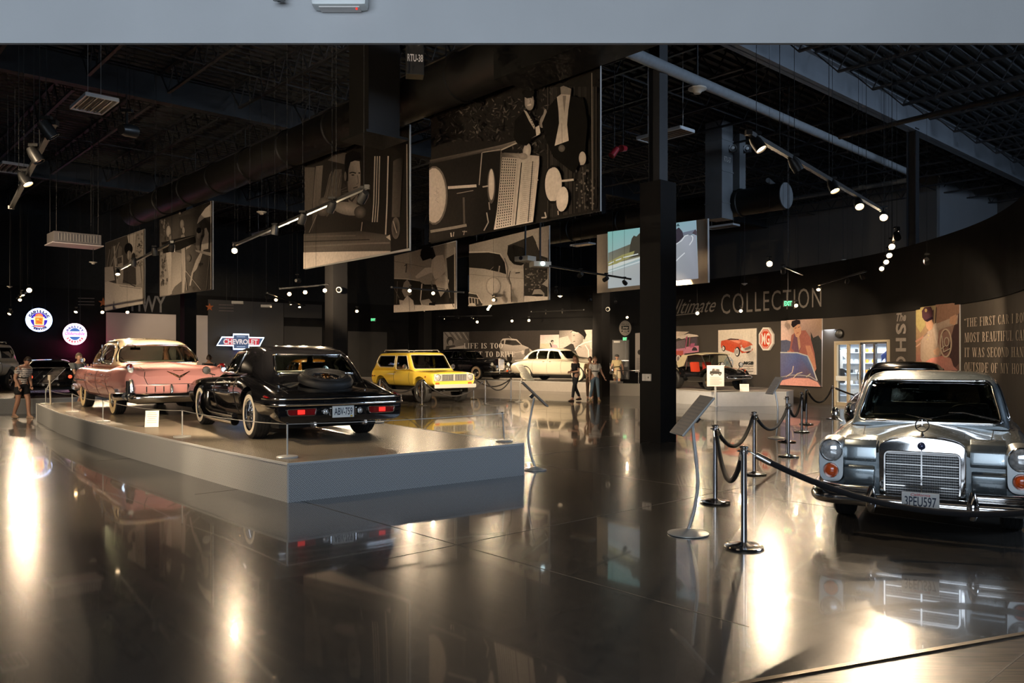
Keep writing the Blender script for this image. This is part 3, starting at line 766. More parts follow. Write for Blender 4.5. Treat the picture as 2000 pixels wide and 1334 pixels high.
p.line([(208,1205),(212,1235)],9,sp(.5)); p.line([(230,1200),(226,1232)],6,sp(.4)); p.line([(292,1196),(326,1196)],8,sp(.25)); p.line([(308,1190),(302,1222)],6,sp(.3))
p.ell(502,868,30,128,sp(.2),sp(.1)); p.ell(503,858,21,112,sp(.52),sp(.44)); p.line([(440,875),(480,868)],10,sp(.4)); p.line([(486,985),(492,1040)],8,sp(.3)); p.line([(470,1060),(482,1130),(450,1190)],8,sp(.4))
p.poly([(585,632),(850,652),(852,700),(806,1128),(522,1184),(545,1040)],[sp(.3),sp(.36),sp(.42),sp(.55),sp(.58),sp(.4)])
def slots(quad,nx,ny,col,fw,fh):
 p.l += 1
 for j in range(ny):
  for i in range(nx):
   u0 = (i+.5-fw/2)/nx; u1 = (i+.5+fw/2)/nx; v0 = (j+.5-fh/2)/ny; v1 = (j+.5+fh/2)/ny
   def bl(u,v):
    a = quad[0][0]*(1-u)+quad[1][0]*u,quad[0][1]*(1-u)+quad[1][1]*u; b = quad[3][0]*(1-u)+quad[2][0]*u,quad[3][1]*(1-u)+quad[2][1]*u
    return a[0]*(1-v)+b[0]*v,a[1]*(1-v)+b[1]*v
   p.poly([bl(u0,v0),bl(u1,v0),bl(u1,v1),bl(u0,v1)],col,keep=True)
slots([(582,664),(690,672),(648,1152),(536,1176)],7,26,sp(.03),.42,.55)
slots([(742,700),(826,690),(790,1122),(706,1140)],8,30,sp(.28),.45,.5)
p.line([(724,700),(680,1150)],7,sp(.02)); p.line([(700,680),(660,1150)],5,sp(.3)); p.line([(806,690),(772,1128)],7,sp(.12))
p.poly([(575,640),(600,628),(740,636),(720,672),(700,668),(585,662)],[sp(.07),sp(.1),sp(.22),sp(.3),sp(.2),sp(.1)])
p.ell(764,618,29,58,sp(.42),sp(.30),rot=8); p.ell(735,655,34,24,sp(.3),sp(.22))
# man left
p.poly([(668,520),(676,400),(740,330),(800,360),(835,440),(890,470),(800,540),(760,580),(690,560)],sp(.012)); p.poly([(742,322),(762,332),(800,392),(822,440),(818,462),(780,400)],sp(.34))
for i in range(6): p.ell(778+i*7,345+i*18,4,4,sp(.04),n=8)
p.ell(782,258,37,68,sp(.34),sp(.20),rot=-6); p.ell(778,200,44,38,sp(.015)); p.poly([(738,190),(750,180),(752,290),(742,300)],sp(.015)); p.line([(765,238),(782,236)],5,sp(.05)); p.line([(796,234),(810,236)],5,sp(.05)); p.line([(772,290),(800,284)],7,sp(.48)); p.line([(790,240),(796,268),(786,272)],4,sp(.15))
p.poly([(830,448),(858,434),(868,488),(838,510)],sp(.42)); p.ell(890,400,26,54,sp(.26),sp(.18),rot=18); p.poly([(884,380),(896,322),(908,318),(918,350),(914,400)],sp(.24)); p.poly([(800,528),(868,492),(862,500)],sp(.4))
# man right
p.poly([(880,420),(930,300),(990,228),(1085,222),(1180,236),(1210,420),(1190,640),(1110,780),(960,660),(900,520)],sp(.010))
p.poly([(1012,160),(1036,150),(1092,172),(1086,220),(1040,240),(1018,214)],sp(.18)); p.poly([(988,232),(1018,210),(1086,216),(1070,330),(1062,430),(1074,545),(972,582),(1004,420),(1000,330)],[sp(.34),sp(.3),sp(.32),sp(.3),sp(.34),sp(.44),sp(.46),sp(.36),sp(.34)]); p.poly([(1030,222),(1056,222),(1042,350)],sp(.17)); p.line([(1024,420),(1027,560)],3,sp(.2)); p.ell(1024,600,24,26,sp(.16),sp(.1))
# lamps right
p.ell(960,860,66,140,sp(.02)); p.ell(968,858,58,122,sp(.50),sp(.44)); p.ell(950,862,46,118,sp(.46),sp(.48)); p.ell(1030,966,43,90,sp(.56),sp(.50),rot=6); p.line([(1024,836),(1112,826)],15,sp(.44)); p.ell(1176,672,26,48,sp(.42),sp(.36)); p.line([(1160,715),(1185,712)],14,sp(.35)); p.line([(1178,735),(1194,1040)],8,sp(.10))
p.line([(905,1060),(915,1098),(880,1100)],10,sp(.42)); p.line([(1000,1050),(1002,1080)],8,sp(.4)); p.line([(845,830),(860,828)],8,sp(.4))
for i in range(60): p.l -= (i > 0); p.ell(rnd.uniform(1130,1262),rnd.uniform(760,1030),rnd.uniform(3,9),rnd.uniform(3,12),sp(rnd.uniform(.03,.2)),n=6)
p.line([(1246,60),(1250,1046)],5,sp(.2))
p.build('printed_image',M_print,t); hang(t,mpL,(870,1150),180)
# --- 3: young man leaning on a car window sill
t = panel('hanging_photograph','hanging sepia photograph of a young man leaning his arm on a car window sill','photograph',mpL,nL,[(595,526),(800,489),(800,243),(595,300)])
p = Print(sub(mpL,580,280,.195))
p.poly([(78,1256),(1124,1050),(1124,-180),(78,110)],[sp(.045),sp(.03),sp(.02),sp(.03)])
p.poly([(78,700),(150,680),(180,240),(78,240)],sp(.10)); p.poly([(150,900),(230,640),(262,220),(190,230),(160,600)],[sp(.05),sp(.1),sp(.14),sp(.14),sp(.12)]); p.poly([(262,560),(300,740),(330,700),(440,520),(450,260),(380,260),(320,400)],sp(.09))
for i in range(26): p.line([(270+i*7,560-i*5+rnd.uniform(-20,20)),(330+i*5,300+rnd.uniform(-30,40))],4,sp(rnd.uniform(.04,.16)),keep=i > 0)
p.poly([(310,170),(480,210),(500,100),(420,80)],sp(.1))
p.poly([(440,520),(470,400),(560,470),(640,520),(720,500),(760,620),(740,780),(380,700),(380,560)],sp(.04))
for i in range(5): p.line([(440+i*12,470+i*16),(500+i*26,440+i*24)],5,sp(.10),keep=i > 0)
p.poly([(515,200),(560,170),(630,180),(640,290),(640,420),(600,520),(545,570),(515,470),(505,330)],[sp(.15),sp(.22),sp(.24),sp(.25),sp(.20),sp(.15),sp(.12),sp(.12),sp(.12)])
p.poly([(480,200),(490,110),(560,75),(640,95),(655,180),(620,160),(540,190),(520,260),(516,380),(495,380)],sp(.012)); p.ell(488,330,12,48,sp(.12)); p.line([(530,300),(560,290),(596,300)],12,sp(.025)); p.ell(565,318,15,8,sp(.04)); p.ell(630,298,10,8,sp(.04)); p.line([(612,320),(622,400),(600,412)],6,sp(.10)); p.line([(570,450),(615,436)],10,sp(.05))
p.poly([(520,560),(560,590),(620,500),(600,620),(530,620)],sp(.14))
p.ell(520,655,160,66,sp(.28),sp(.16),rot=9); p.ell(640,690,60,62,sp(.16),sp(.06)); p.ell(280,590,58,48,sp(.13),sp(.08)); p.ell(268,680,60,50,sp(.13),sp(.07))
for x,w_,g_ in ((778,12,.34),(802,9,.36),(826,12,.30),(912,12,.40)): p.line([(x+12,130),(x,600),(x-14,790 if x < 900 else 915)],w_,sp(g_)); 
p.poly([(975,180),(1010,160),(1075,140),(1040,740),(960,740)],[sp(.09),sp(.06),sp(.02),sp(.08),sp(.12)]); p.ell(1000,850,42,110,sp(.03),sp(.14)); p.line([(975,780),(1010,900)],9,sp(.3))
p.poly([(78,910),(650,880),(900,915),(950,930),(952,1078),(78,1092)],[sp(.10),sp(.06),sp(.07),sp(.1),sp(.09),sp(.16)]); p.line([(80,1035),(740,1003),(942,998)],16,sp(.17)); p.line([(80,985),(740,965)],12,sp(.05)); p.line([(80,935),(600,925)],14,sp(.12)); p.poly([(905,940),(945,915),(952,975),(930,960)],sp(.4)); p.line([(135,895),(210,720)],4,sp(.25)); p.line([(668,790),(656,880)],7,sp(.3))
p.poly([(78,1258),(78,1094),(520,1084),(950,1078),(952,1088)],[sp(.62),sp(.55),sp(.48),sp(.30),sp(.44)]); p.line([(1116,10),(1120,1050)],10,sp(.34))
p.build('printed_image',M_print,t); hang(t,mpL,(620,780),270)
# --- 2 and 1 further along
t = panel('hanging_photograph','hanging sepia photograph of three men beside a car under a pale tent flap','photograph',mpL,nL,[(311,580),(415,565.5),(415,392),(311,430)])
p = Print(sub(mpL,190,380,.18))
p.poly([(672,1112),(1250,1030),(1250,70),(672,275)],[sp(.28),sp(.08),sp(.04),sp(.06)])
p.poly([(680,1100),(680,640),(760,600),(920,640),(915,940),(840,1000),(790,1090)],[sp(.45),sp(.26),sp(.3),sp(.34),sp(.5),sp(.52),sp(.5)])
for i in range(40): p.l -= (i > 0); p.ell(rnd.uniform(690,760),rnd.uniform(620,1000),rnd.uniform(6,16),rnd.uniform(8,26),sp(rnd.uniform(.12,.34)),n=7)
for i in range(30): p.l -= (i > 0); p.ell(rnd.uniform(690,780),rnd.uniform(270,480),rnd.uniform(5,12),rnd.uniform(8,30),sp(rnd.uniform(.05,.25)),n=7)
p.poly([(745,560),(770,500),(800,560),(810,700),(800,900),(812,1080),(766,1092),(780,900),(752,700)],sp(.52)); p.ell(775,400,25,62,sp(.44),sp(.34)); p.ell(795,470,20,40,sp(.35),sp(.1)); p.ell(772,520,20,26,sp(.3))
p.poly([(895,530),(915,440),(945,430),(975,520),(960,530),(945,470),(915,480)],sp(.35)); p.poly([(910,500),(950,470),(958,700),(962,820),(948,1066),(922,1066),(925,800)],[sp(.3),sp(.35),sp(.52),sp(.55),sp(.5),sp(.46),sp(.5)]); p.ell(924,322,22,50,sp(.34),sp(.24)); p.ell(940,390,14,36,sp(.4))
p.poly([(965,560),(1060,500),(1010,570),(965,600)],sp(.36)); p.poly([(700,520),(900,470),(1060,440),(1080,520),(900,600),(720,640)],sp(.03)); p.line([(690,560),(1060,450)],8,sp(.15))
p.poly([(1075,560),(1080,440),(1110,390),(1150,380),(1130,480),(1110,640)],sp(.22)); p.ell(1105,430,20,50,sp(.32)); p.ell(1108,390,26,32,sp(.02)); p.poly([(1130,620),(1140,520),(1170,440),(1170,370),(1190,360),(1215,420),(1212,590),(1160,600),(1125,720),(1085,810),(1050,850),(1020,990),(1004,990),(1030,850),(1075,720)],sp(.46))
p.poly([(1070,600),(1240,630),(1240,670),(1080,620)],sp(.34)); p.poly([(1248,95),(1248,235),(1170,255),(1090,320),(1110,250),(1180,150)],sp(.52)); p.line([(960,820),(1130,1035)],7,sp(.42)); p.line([(1225,680),(1190,1030)],5,sp(.2)); p.ell(995,690,30,42,sp(.24),sp(.15)); p.ell(905,205,12,12,sp(.2)); p.line([(965,900),(980,1040)],9,sp(.4)); p.line([(1243,72),(1243,1028)],10,sp(.4))
p.build('printed_image',M_print,t); hang(t,mpL,(330,400),410)
mpL1,nL1 = plane_map(at(244,600,33.2),(JX,JY))
t = panel('hanging_photograph','leftmost hanging sepia photograph: man beside a pale car fender and window','photograph',mpL1,nL1,[(205.5,607.5),(282,592.5),(282,447),(205.5,474.5)])
p = Print(sub(mpL1,190,380,.18))
p.poly([(88,1258),(512,1186),(512,374),(88,526)],[sp(.3),sp(.3),sp(.34),sp(.14)])
p.poly([(88,530),(200,490),(330,440),(360,640),(300,960),(88,960)],sp(.10))
for i in range(18): p.line([(96+i*9,800+rnd.uniform(-30,60)),(130+i*8,540+rnd.uniform(0,60))],5,sp(rnd.uniform(.06,.3)),keep=i > 0)
p.poly([(190,700),(280,655),(285,960),(210,990)],sp(.34)); p.poly([(215,690),(268,672),(270,740),(218,760)],sp(.12)); p.line([(185,560),(200,820),(225,980)],14,sp(.42)); p.line([(130,820),(240,520)],8,sp(.32))
for i in range(7): p.ell(230+rnd.uniform(-15,30),700+i*34,6,8,sp(.05),n=7)
p.poly([(330,450),(425,420),(412,640),(392,660),(350,560)],sp(.44)); p.ell(345,590,46,64,sp(.012)); p.ell(352,660,25,52,sp(.40),sp(.28)); p.poly([(300,830),(350,740),(420,800),(430,980),(280,960)],sp(.09)); p.ell(400,690,20,60,sp(.05)); p.poly([(425,800),(470,760),(490,960),(430,990)],sp(.36))
for i in range(40): p.l -= (i > 0); p.ell(rnd.uniform(415,505),rnd.uniform(420,780),rnd.uniform(5,12),rnd.uniform(5,18),sp(rnd.uniform(.06,.4)),n=7)
p.poly([(88,1258),(88,930),(200,965),(495,1012),(500,1186)],[sp(.60),sp(.50),sp(.52),sp(.5),sp(.6)]); p.line([(250,992),(480,1022)],7,sp(.25)); p.line([(290,930),(420,1000)],8,sp(.06)); p.poly([(88,790),(180,780),(200,930),(88,950)],sp(.4)); p.line([(506,378),(506,1184)],9,sp(.36))
p.build('printed_image',M_print,t); hang(t,mpL1,(215,272),470)
# --- 5 and 6 on the farther line
mpF,nF = plane_map(at(1072,585,27.0),(JX,JY))
t = panel('hanging_photograph','hanging sepia photograph of a man in a white shirt bending over a car roof','photograph',mpF,nF,[(770,610.5),(891,603),(891,470),(770,500)])
p = Print(sub(mpF,760,450,.165))
p.poly([(60,972),(796,930),(796,130),(60,300)],[sp(.40),sp(.35),sp(.18),sp(.26)])
p.poly([(680,330),(790,270),(790,880),(710,870)],sp(.03)); p.line([(60,365),(660,480)],4,sp(.12))
p.poly([(60,572),(200,580),(390,602),(420,640),(540,640),(720,700),(715,880),(60,882)],sp(.04)); p.line([(60,570),(200,575),(390,602)],8,sp(.5)); p.line([(390,632),(372,830),(420,960)],12,sp(.5)); p.line([(100,600),(90,870)],5,sp(.2)); p.line([(60,680),(120,800)],6,sp(.14))
p.ell(430,270,56,66,sp(.012)); p.poly([(370,300),(400,360),(560,330),(520,200),(400,190)],sp(.012)); p.poly([(405,360),(500,330),(510,440),(470,440)],sp(.26))
p.poly([(510,350),(560,300),(645,290),(668,420),(665,490),(610,550),(550,580),(505,500),(420,560),(325,570),(312,545),(430,440),(500,440)],[sp(.42)]*5+[sp(.44)]*8); p.poly([(330,575),(500,500),(540,580),(470,640),(400,630)],sp(.30))
p.poly([(545,610),(600,545),(660,520),(712,590),(690,690),(614,790)],[sp(.4),sp(.42),sp(.36),sp(.38),sp(.4),sp(.42)]); p.line([(500,600),(520,700)],12,sp(.2)); p.line([(690,480),(700,650),(725,800)],8,sp(.2)); p.line([(400,640),(670,700)],7,sp(.02))
p.poly([(155,720),(180,620),(220,580),(260,640),(270,760),(190,790)],sp(.24)); p.poly([(125,822),(175,830),(220,770),(290,830),(312,960),(140,968)],sp(.44)); p.line([(240,780),(250,960)],6,sp(.2))
p.poly([(60,885),(130,880),(140,968),(60,972)],sp(.44)); p.poly([(312,890),(790,868),(790,930),(312,958)],sp(.48)); p.poly([(380,830),(480,810),(520,860),(470,890),(400,880)],sp(.28)); p.poly([(480,860),(555,850),(550,890),(478,886)],sp(.015)); p.line([(700,870),(712,800),(745,820),(770,910)],8,sp(.05)); p.line([(190,420),(215,400),(205,500)],10,sp(.06)); p.line([(784,200),(788,930)],14,sp(.3))
p.build('printed_image',M_print,t); hang(t,mpF,(785,880),500)
t = panel('hanging_photograph','hanging sepia photograph of a person beside a pale car door and windshield','photograph',mpF,nF,[(917,599.5),(1073,585.5),(1073,440),(917,478)])
p = Print(sub(mpF,760,450,.165))
p.poly([(948,908),(1894,822),(1894,-60),(948,170)],[sp(.36),sp(.42),sp(.34),sp(.22)])
p.poly([(1400,180),(1700,60),(1760,180),(1890,320),(1890,790),(1600,775),(1590,400)],sp(.05))
for i in range(110): p.l -= (i > 0); p.ell(rnd.uniform(1600,1885),rnd.uniform(330,720),rnd.uniform(5,20),rnd.uniform(4,14),sp(rnd.uniform(.02,.24)),n=6)
p.poly([(1740,150),(1890,105),(1890,330),(1800,300)],sp(.34)); p.poly([(1600,775),(1890,785),(1890,822),(1600,848)],sp(.46)); p.poly([(1810,640),(1888,560),(1888,680),(1840,650)],sp(.3)); p.poly([(1700,745),(1720,700),(1790,695),(1840,745),(1840,782),(1690,770)],sp(.28)); p.ell(1760,768,70,14,sp(.02))
p.poly([(948,270),(1180,262),(1310,285),(1370,380),(1390,520),(1310,495),(1130,455),(948,440)],sp(.03)); p.line([(948,258),(1180,255),(1320,278),(1375,370),(1400,545)],8,sp(.48)); p.line([(1310,420),(1300,495)],14,sp(.28)); p.line([(1240,430),(1200,470)],6,sp(.2))
p.poly([(1410,190),(1480,170),(1600,210),(1600,340),(1590,420),(1450,400),(1400,280)],sp(.02)); p.poly([(1220,215),(1290,195),(1390,230),(1400,250),(1300,240)],sp(.3)); p.poly([(1390,350),(1430,350),(1480,400),(1560,420),(1600,400),(1590,460),(1480,450),(1400,400)],sp(.32))
p.line([(1370,330),(1410,440),(1400,560),(1440,640)],16,sp(.2)); p.poly([(1445,490),(1580,480),(1600,600),(1598,845),(1462,850),(1440,640)],sp(.32)); p.line([(1440,480),(1420,560),(1448,640),(1455,850)],8,sp(.06)); p.line([(1500,505),(1555,500)],12,sp(.04))
p.line([(950,520),(1240,545),(1600,572)],4,sp(.15)); p.ell(1240,660,92,110,sp(.40),sp(.26)); p.ell(1240,660,76,96,sp(.38),sp(.38)); p.poly([(948,735),(1040,745),(1110,860),(1110,892),(948,908)],sp(.06))
for i in range(4): p.line([(950+i*34,790+i*6),(955+i*34,870)],9,sp(.42),keep=i > 0)
p.line([(950,790),(1080,810)],9,sp(.42)); p.line([(948,740),(1045,755),(1108,862)],10,sp(.48)); p.ell(990,895,46,36,sp(.42),sp(.40),a0=180,a1=360); p.line([(1888,110),(1890,822)],10,sp(.34))
p.build('printed_image',M_print,t); hang(t,mpF,(930,1060),470)
# --- projection screen
mpS,nS = plane_map(at(1384,552,24.0),(JX,JY))
M_screen = mat('screen_cloth',(.66,.56,.44),.7,var=.04)
t = panel('projection_screen','beige projection screen showing a winding road, partly hidden by the big column','screen',mpS,nS,[(1166,572.5),(1384,552),(1380,427),(1166,459)],m=M_screen)
p = Print(mpS)
sky1,sky2 = (.40,.72,.66),(.55,.78,.80)
p.poly([(1188,563.5),(1364,544),(1360,430),(1187,453)],[(.60,.64,.62),(.46,.50,.55),(.35,.55,.66),(.30,.66,.60)])
p.poly([(1188,494),(1231,477),(1250,473),(1300,462),(1360,448),(1360,452),(1321,480),(1250,505),(1188,528)],[(.25,.26,.22),(.16,.15,.11),(.16,.15,.1),(.2,.22,.3),(.22,.26,.36),(.22,.26,.34),(.22,.2,.2),(.34,.32,.2),(.36,.34,.22)])
p.poly([(1231,478),(1234,466),(1238,460),(1243,462),(1250,455),(1250,500),(1228,504)],(.08,.07,.05)); p.poly([(1321,448),(1326,444),(1333,452),(1336,465),(1328,474),(1321,476)],(.06,.05,.07)); p.poly([(1352,456),(1358,448),(1361,452),(1361,460)],(.10,.08,.10))
p.poly([(1188,528),(1250,505),(1250,502),(1188,518)],(.85,.9,.85)); p.poly([(1188,512),(1215,498),(1240,490),(1236,500),(1205,515),(1188,520)],(.45,.42,.16)); p.line([(1189,516),(1199,511)],2,(.9,.95,.9)); p.line([(1203,509),(1214,505)],2,(.9,.95,.9)); p.line([(1218,503),(1247,496)],2,(.9,.95,.9))
p.poly([(1188,563.5),(1188,534),(1250,514),(1321,478),(1338,460),(1360,459),(1364,544)],[(.60,.66,.66),(.60,.64,.62),(.55,.58,.58),(.46,.5,.55),(.5,.54,.62),(.42,.46,.55),(.38,.40,.46)])
p.line([(1188,531),(1250,511)],2.2,(.85,.92,.92)); p.line([(1321,477),(1332,470),(1338,461),(1345,459)],1.8,(.9,.95,1)); p.line([(1347,479),(1353,470),(1354,464),(1351,460)],1.8,(.9,.95,1)); p.line([(1321,510),(1328,503),(1338,494)],2,(.9,.95,1)); p.line([(1325,442),(1325,437)],3,(.05,.1,.12)); p.line([(1322,441),(1328,441)],2,(.05,.1,.12))
M_proj = vcmat('projected_light',emit=.62)
p.build('projected_picture',M_proj,t)
mb = MB(); q = mpS(1382.5,470,.0)-Vector(t.location); r_ = mpS(1383,427,0)-Vector(t.location); s_ = mpS(1384,552,0)-Vector(t.location)
mb.bar(r_,s_,.05); mb.build('side_rail',mat('white_metal',(.6,.6,.6),.4),t)

# ================================================================ LEFT WALL LETTERING AND NEON
mpW,nW = plane_map(WP,WD)
def sign(name,label,cat,mp,fn,m=None,off=.04,parent=None,base=None):
 p = Print(lambda x,y,o_: mp(x,y,o_+off)); fn(p); o = p.build(name,m or M_print); tag(o,label,cat); return o
def star(p,cx,cy,r,col):
 for k in range(5):
  a = rad(-90+72*k); b = rad(-90+72*k+36); c_ = rad(-90+72*k-36)
  p.poly([(cx,cy),(cx+.4*r*math.cos(c_),cy+.4*r*math.sin(c_)),(cx+r*math.cos(a),cy+r*math.sin(a)),(cx+.4*r*math.cos(b),cy+.4*r*math.sin(b))],col,keep=k > 0)
gr = (.16,.155,.155)
sign('wall_lettering','large grey letters HWY on the black wall behind the left hanging photograph','lettering',mpW,lambda p: p.words(text_mesh('HWY',1,bold=.02),[(256,608),(323,611),(323,579),(256,576)],gr))
sign('wall_star','orange star on the black wall left of the HWY letters','star',mpW,lambda p: star(p,201,591,10,(.42,.13,.05)))
sign('wall_star','orange star on the grey wall right of the HWY letters','star',mpW,lambda p: star(p,408,600,8.5,(.42,.13,.05)),off=.09)
sign('wall_stripes','three thin grey stripes left of the left orange star','stripes',mpW,lambda p: [p.line([(152,y),(184,y+.6)],1.3,(.20,.17,.16)) for y in (582.5,589,595)])
sign('wall_stripes','three thin grey stripes right of the right orange star','stripes',mpW,lambda p: [p.line([(426,y),(455,y+.6)],1.3,(.20,.17,.16)) for y in (595.5,601.5,607)],off=.09)
def neon_disc(label,px,py,r_px,D,fn,rimcol,glow,extra):
 c_ = at(px,py,D); r = r_px/FPX*D
 ang = math.atan2(nW.y,nW.x)+math.pi/2
 t = thing('neon_sign',label,'sign',c_-Vector((0,0,r)),ang)
 M = T(0,0,r) @ Matrix.Rotation(math.pi/2,4,'X')
 mb = MB(); mb.lathe([(0,-.16),(r*.97,-.16),(r*.97,-.02),(0,-.02)],36,M=M); mb.build('sign_can',black_metal,t,smooth=40)
 mb = MB(); mb.tube([(r*.96*math.cos(a),-.03,r+r*.96*math.sin(a)) for a in [2*math.pi*k/40 for k in range(40)]],.035,8,closed=True)
 mb.build('neon_ring',mat('neon_'+rimcol[0],(.8,.85,1),.3,emit=rimcol[1],es=rimcol[2]),t,smooth=60)
 p = Print(lambda x,y,o_: Vector((x*r,-.022-o_,r+y*r)),step=.0015); fn(p)
 me = p
 o = bpy.data.objects.new('sign_face',bpy.data.meshes.new('sign_face')); o.data.from_pydata(p.v,[],p.f)
 ca = o.data.color_attributes.new('ink','FLOAT_COLOR','POINT')
 for i,cc in enumerate(p.c): ca.data[i].color = (*cc,1)
 o.data.materials.append(vcmat('neon_face',emit=1.6)); link(o,t)
 for s_ in (-1,1):
  mb = MB(); mb.tube([(s_*r*.5,.05,r*1.85),(s_*r*.5,.05,HANG-t.location.z)],.012,6); mb.build('hanging_wire',steel_dark,t)
 l = bpy.data.lights.new('neon_glow','POINT'); l.energy = glow[1]; l.color = glow[0]; l.shadow_soft_size = .06
 lo = bpy.data.objects.new('neon_glow',l); link(lo); lo.location = c_-nW*.24+Vector(extra)
 return t
def arc_words(p,txt,R,a0,a1,size,col,flip=False):
 n = len(txt)
 for i,ch in enumerate(txt):
  if ch == ' ': continue
  a = rad(a0+(a1-a0)*i/max(1,n-1)); v,f = text_mesh(ch,size,1.0,bold=.03,align='CENTER')
  if not v: continue
  rot = a-math.pi/2 if not flip else a+math.pi/2; cx,cy = R*math.cos(a),R*math.sin(a); b = len(p.v); p.l += (i == 0)
  for x,y in v:
   y -= size*.35; X = cx+x*math.cos(rot)-y*math.sin(rot); Y = cy+x*math.sin(rot)+y*math.cos(rot); p.v.append(tuple(p.mp(X,Y,p.l*p.step))); p.c.append(col)
  p.f += [tuple(k+b for k in q) for q in f]
def face_blue(p):
 p.ell(0,0,.98,.98,(.62,.78,1.0)); p.ell(0,0,.90,.90,(.75,.85,1)); p.ell(0,0,.64,.64,(.02,.015,.30),(.04,.02,.42))
 p.poly([(-.95,.0),(.95,.0),(.95,.16),(-.95,.16)],(.55,.68,1)); p.ell(0,.36,.30,.22,(1,.30,.08),(.8,.12,.06))
 p.poly([(-.36,-.46),(.36,-.46),(.42,.28),(-.42,.28)],(1.2,.75,.35)); p.poly([(-.27,-.38),(.27,-.38),(.30,.22),(-.30,.22)],(1.0,.22,.03)); p.line([(-.2,.05),(-.02,.05)],.07,(.9,.6,.1)); p.line([(.05,.08),(.2,-.02)],.08,(.7,.08,.02)); p.line([(-.18,-.16),(.18,-.22)],.08,(.65,.05,.02)); p.line([(-.4,-.56),(.4,-.56)],.09,(1,.2,.1))
 arc_words(p,'CADILLAC',.77,152,28,.26,(.03,.02,.12)); arc_words(p,'SERVICE',.79,232,308,.24,(.03,.02,.12),True)
def face_pink(p):
 p.ell(0,0,.98,.98,(1,.85,.95)); p.ell(0,0,.88,.88,(.95,.92,1)); p.ell(0,0,.52,.58,(.04,.10,.30),(.06,.14,.40))
 p.poly([(-.98,-.26),(.98,-.26),(.98,.26),(-.98,.26)],(.92,.86,1)); p.words(text_mesh('Oldsmobile',1,shear=.3,bold=.02),[(-.84,-.10),(.84,-.10),(.84,.2),(-.84,.2)],(.55,.05,.45))
 arc_words(p,'QUALITY',.72,150,30,.22,(.10,.08,.3)); arc_words(p,'SERVICE',.74,215,325,.22,(.6,.08,.12),True)
neon_disc('round neon sign glowing blue white with an orange crest',76,625,22.5,36.6,face_blue,('blue',(.45,.60,1.0),5.0),((.08,.06,1.0),60),(-.58,0,-.22))
neon_disc('round neon sign glowing white and pink with a script band',146,652.5,20.5,37.6,face_pink,('pink',(1.0,.62,.80),4.0),((1.0,.04,.22),48),(.28,0,-.54))
# bow-tie sign
c_ = at(470,668,43.1); ang = math.atan2(nW.y,nW.x)+math.pi/2
t = thing('neon_sign','bow-tie shaped neon sign lettered CHEVROLET with a white glowing outline','sign',c_-Vector((0,0,.45)),ang)
k = 43.1/FPX/ .98
bt = [(-47,-8),(-16,-8),(-16,-15),(17,-15),(17,-8),(39,-8),(47,8),(17,8),(17,15),(-16,15),(-16,8),(-38,8)]
bt = [(x*k,y*k+.45) for x,y in [(-47,-7),(-15,-7),(-15,-14),(16,-14),(16,-7),(38,-7),(47,9),(16,9),(16,15),(-15,15),(-15,9),(-37,9)]]
mb = MB(); mb.prism(bt,(0,.02,0),(1,0,0),(0,0,1),-.0,-.12); mb.build('sign_can',mat('neon_blue_can',(.02,.025,.06),.4),t)
mb = MB(); mb.tube([(x*.985,-.03,.45+(y-.45)*.97) for x,y in bt],.034,8,closed=True); mb.build('neon_outline',mat('neon_white',(.8,.9,1),.3,emit=(.62,.82,1.0),es=5.5),t)
p = Print(lambda x,y,o_: Vector((x,-.006-o_,y)),step=.002)
p.poly(bt,(.10,.14,.24)); p.poly([(-33*k,.45-6*k),(-15*k,.45-6*k),(-15*k,.45+7*k),(-29*k,.45+7*k)],(.75,.06,.08)); p.poly([(17*k,.45-6*k),(36*k,.45-6*k),(38*k,.45+7*k),(17*k,.45+7*k)],(.75,.06,.08))
p.words(text_mesh('CHEVROLET',1,bold=.035),[(-34*k,.45-4.5*k),(34*k,.45-4.5*k),(34*k,.45+5.5*k),(-34*k,.45+5.5*k)],(1,.86,.84)); p.line([(-8*k,.45+10*k),(9*k,.45+10*k)],.05,(.4,.5,.7)); p.line([(-8*k,.45-9*k),(9*k,.45-9*k)],.05,(.4,.5,.7))
o = bpy.data.objects.new('sign_face',bpy.data.meshes.new('sign_face')); o.data.from_pydata(p.v,[],p.f); ca = o.data.color_attributes.new('ink','FLOAT_COLOR','POINT')
for i,cc in enumerate(p.c): ca.data[i].color = (*cc,1)
o.data.materials.append(vcmat('neon_face_dim',emit=.8)); link(o,t)
for s_ in (-.75,.7):
 mb = MB(); mb.tube([(s_,.05,.7),(s_,.05,HANG-t.location.z)],.006,6); mb.build('hanging_wire',steel_dark,t)
l = bpy.data.lights.new('neon_glow','POINT'); l.energy = 6; l.color = (.12,.16,1.0); l.shadow_soft_size = .3
lo = bpy.data.objects.new('neon_glow',l); link(lo); lo.location = c_-nW*.35+Vector((0,0,-.55))

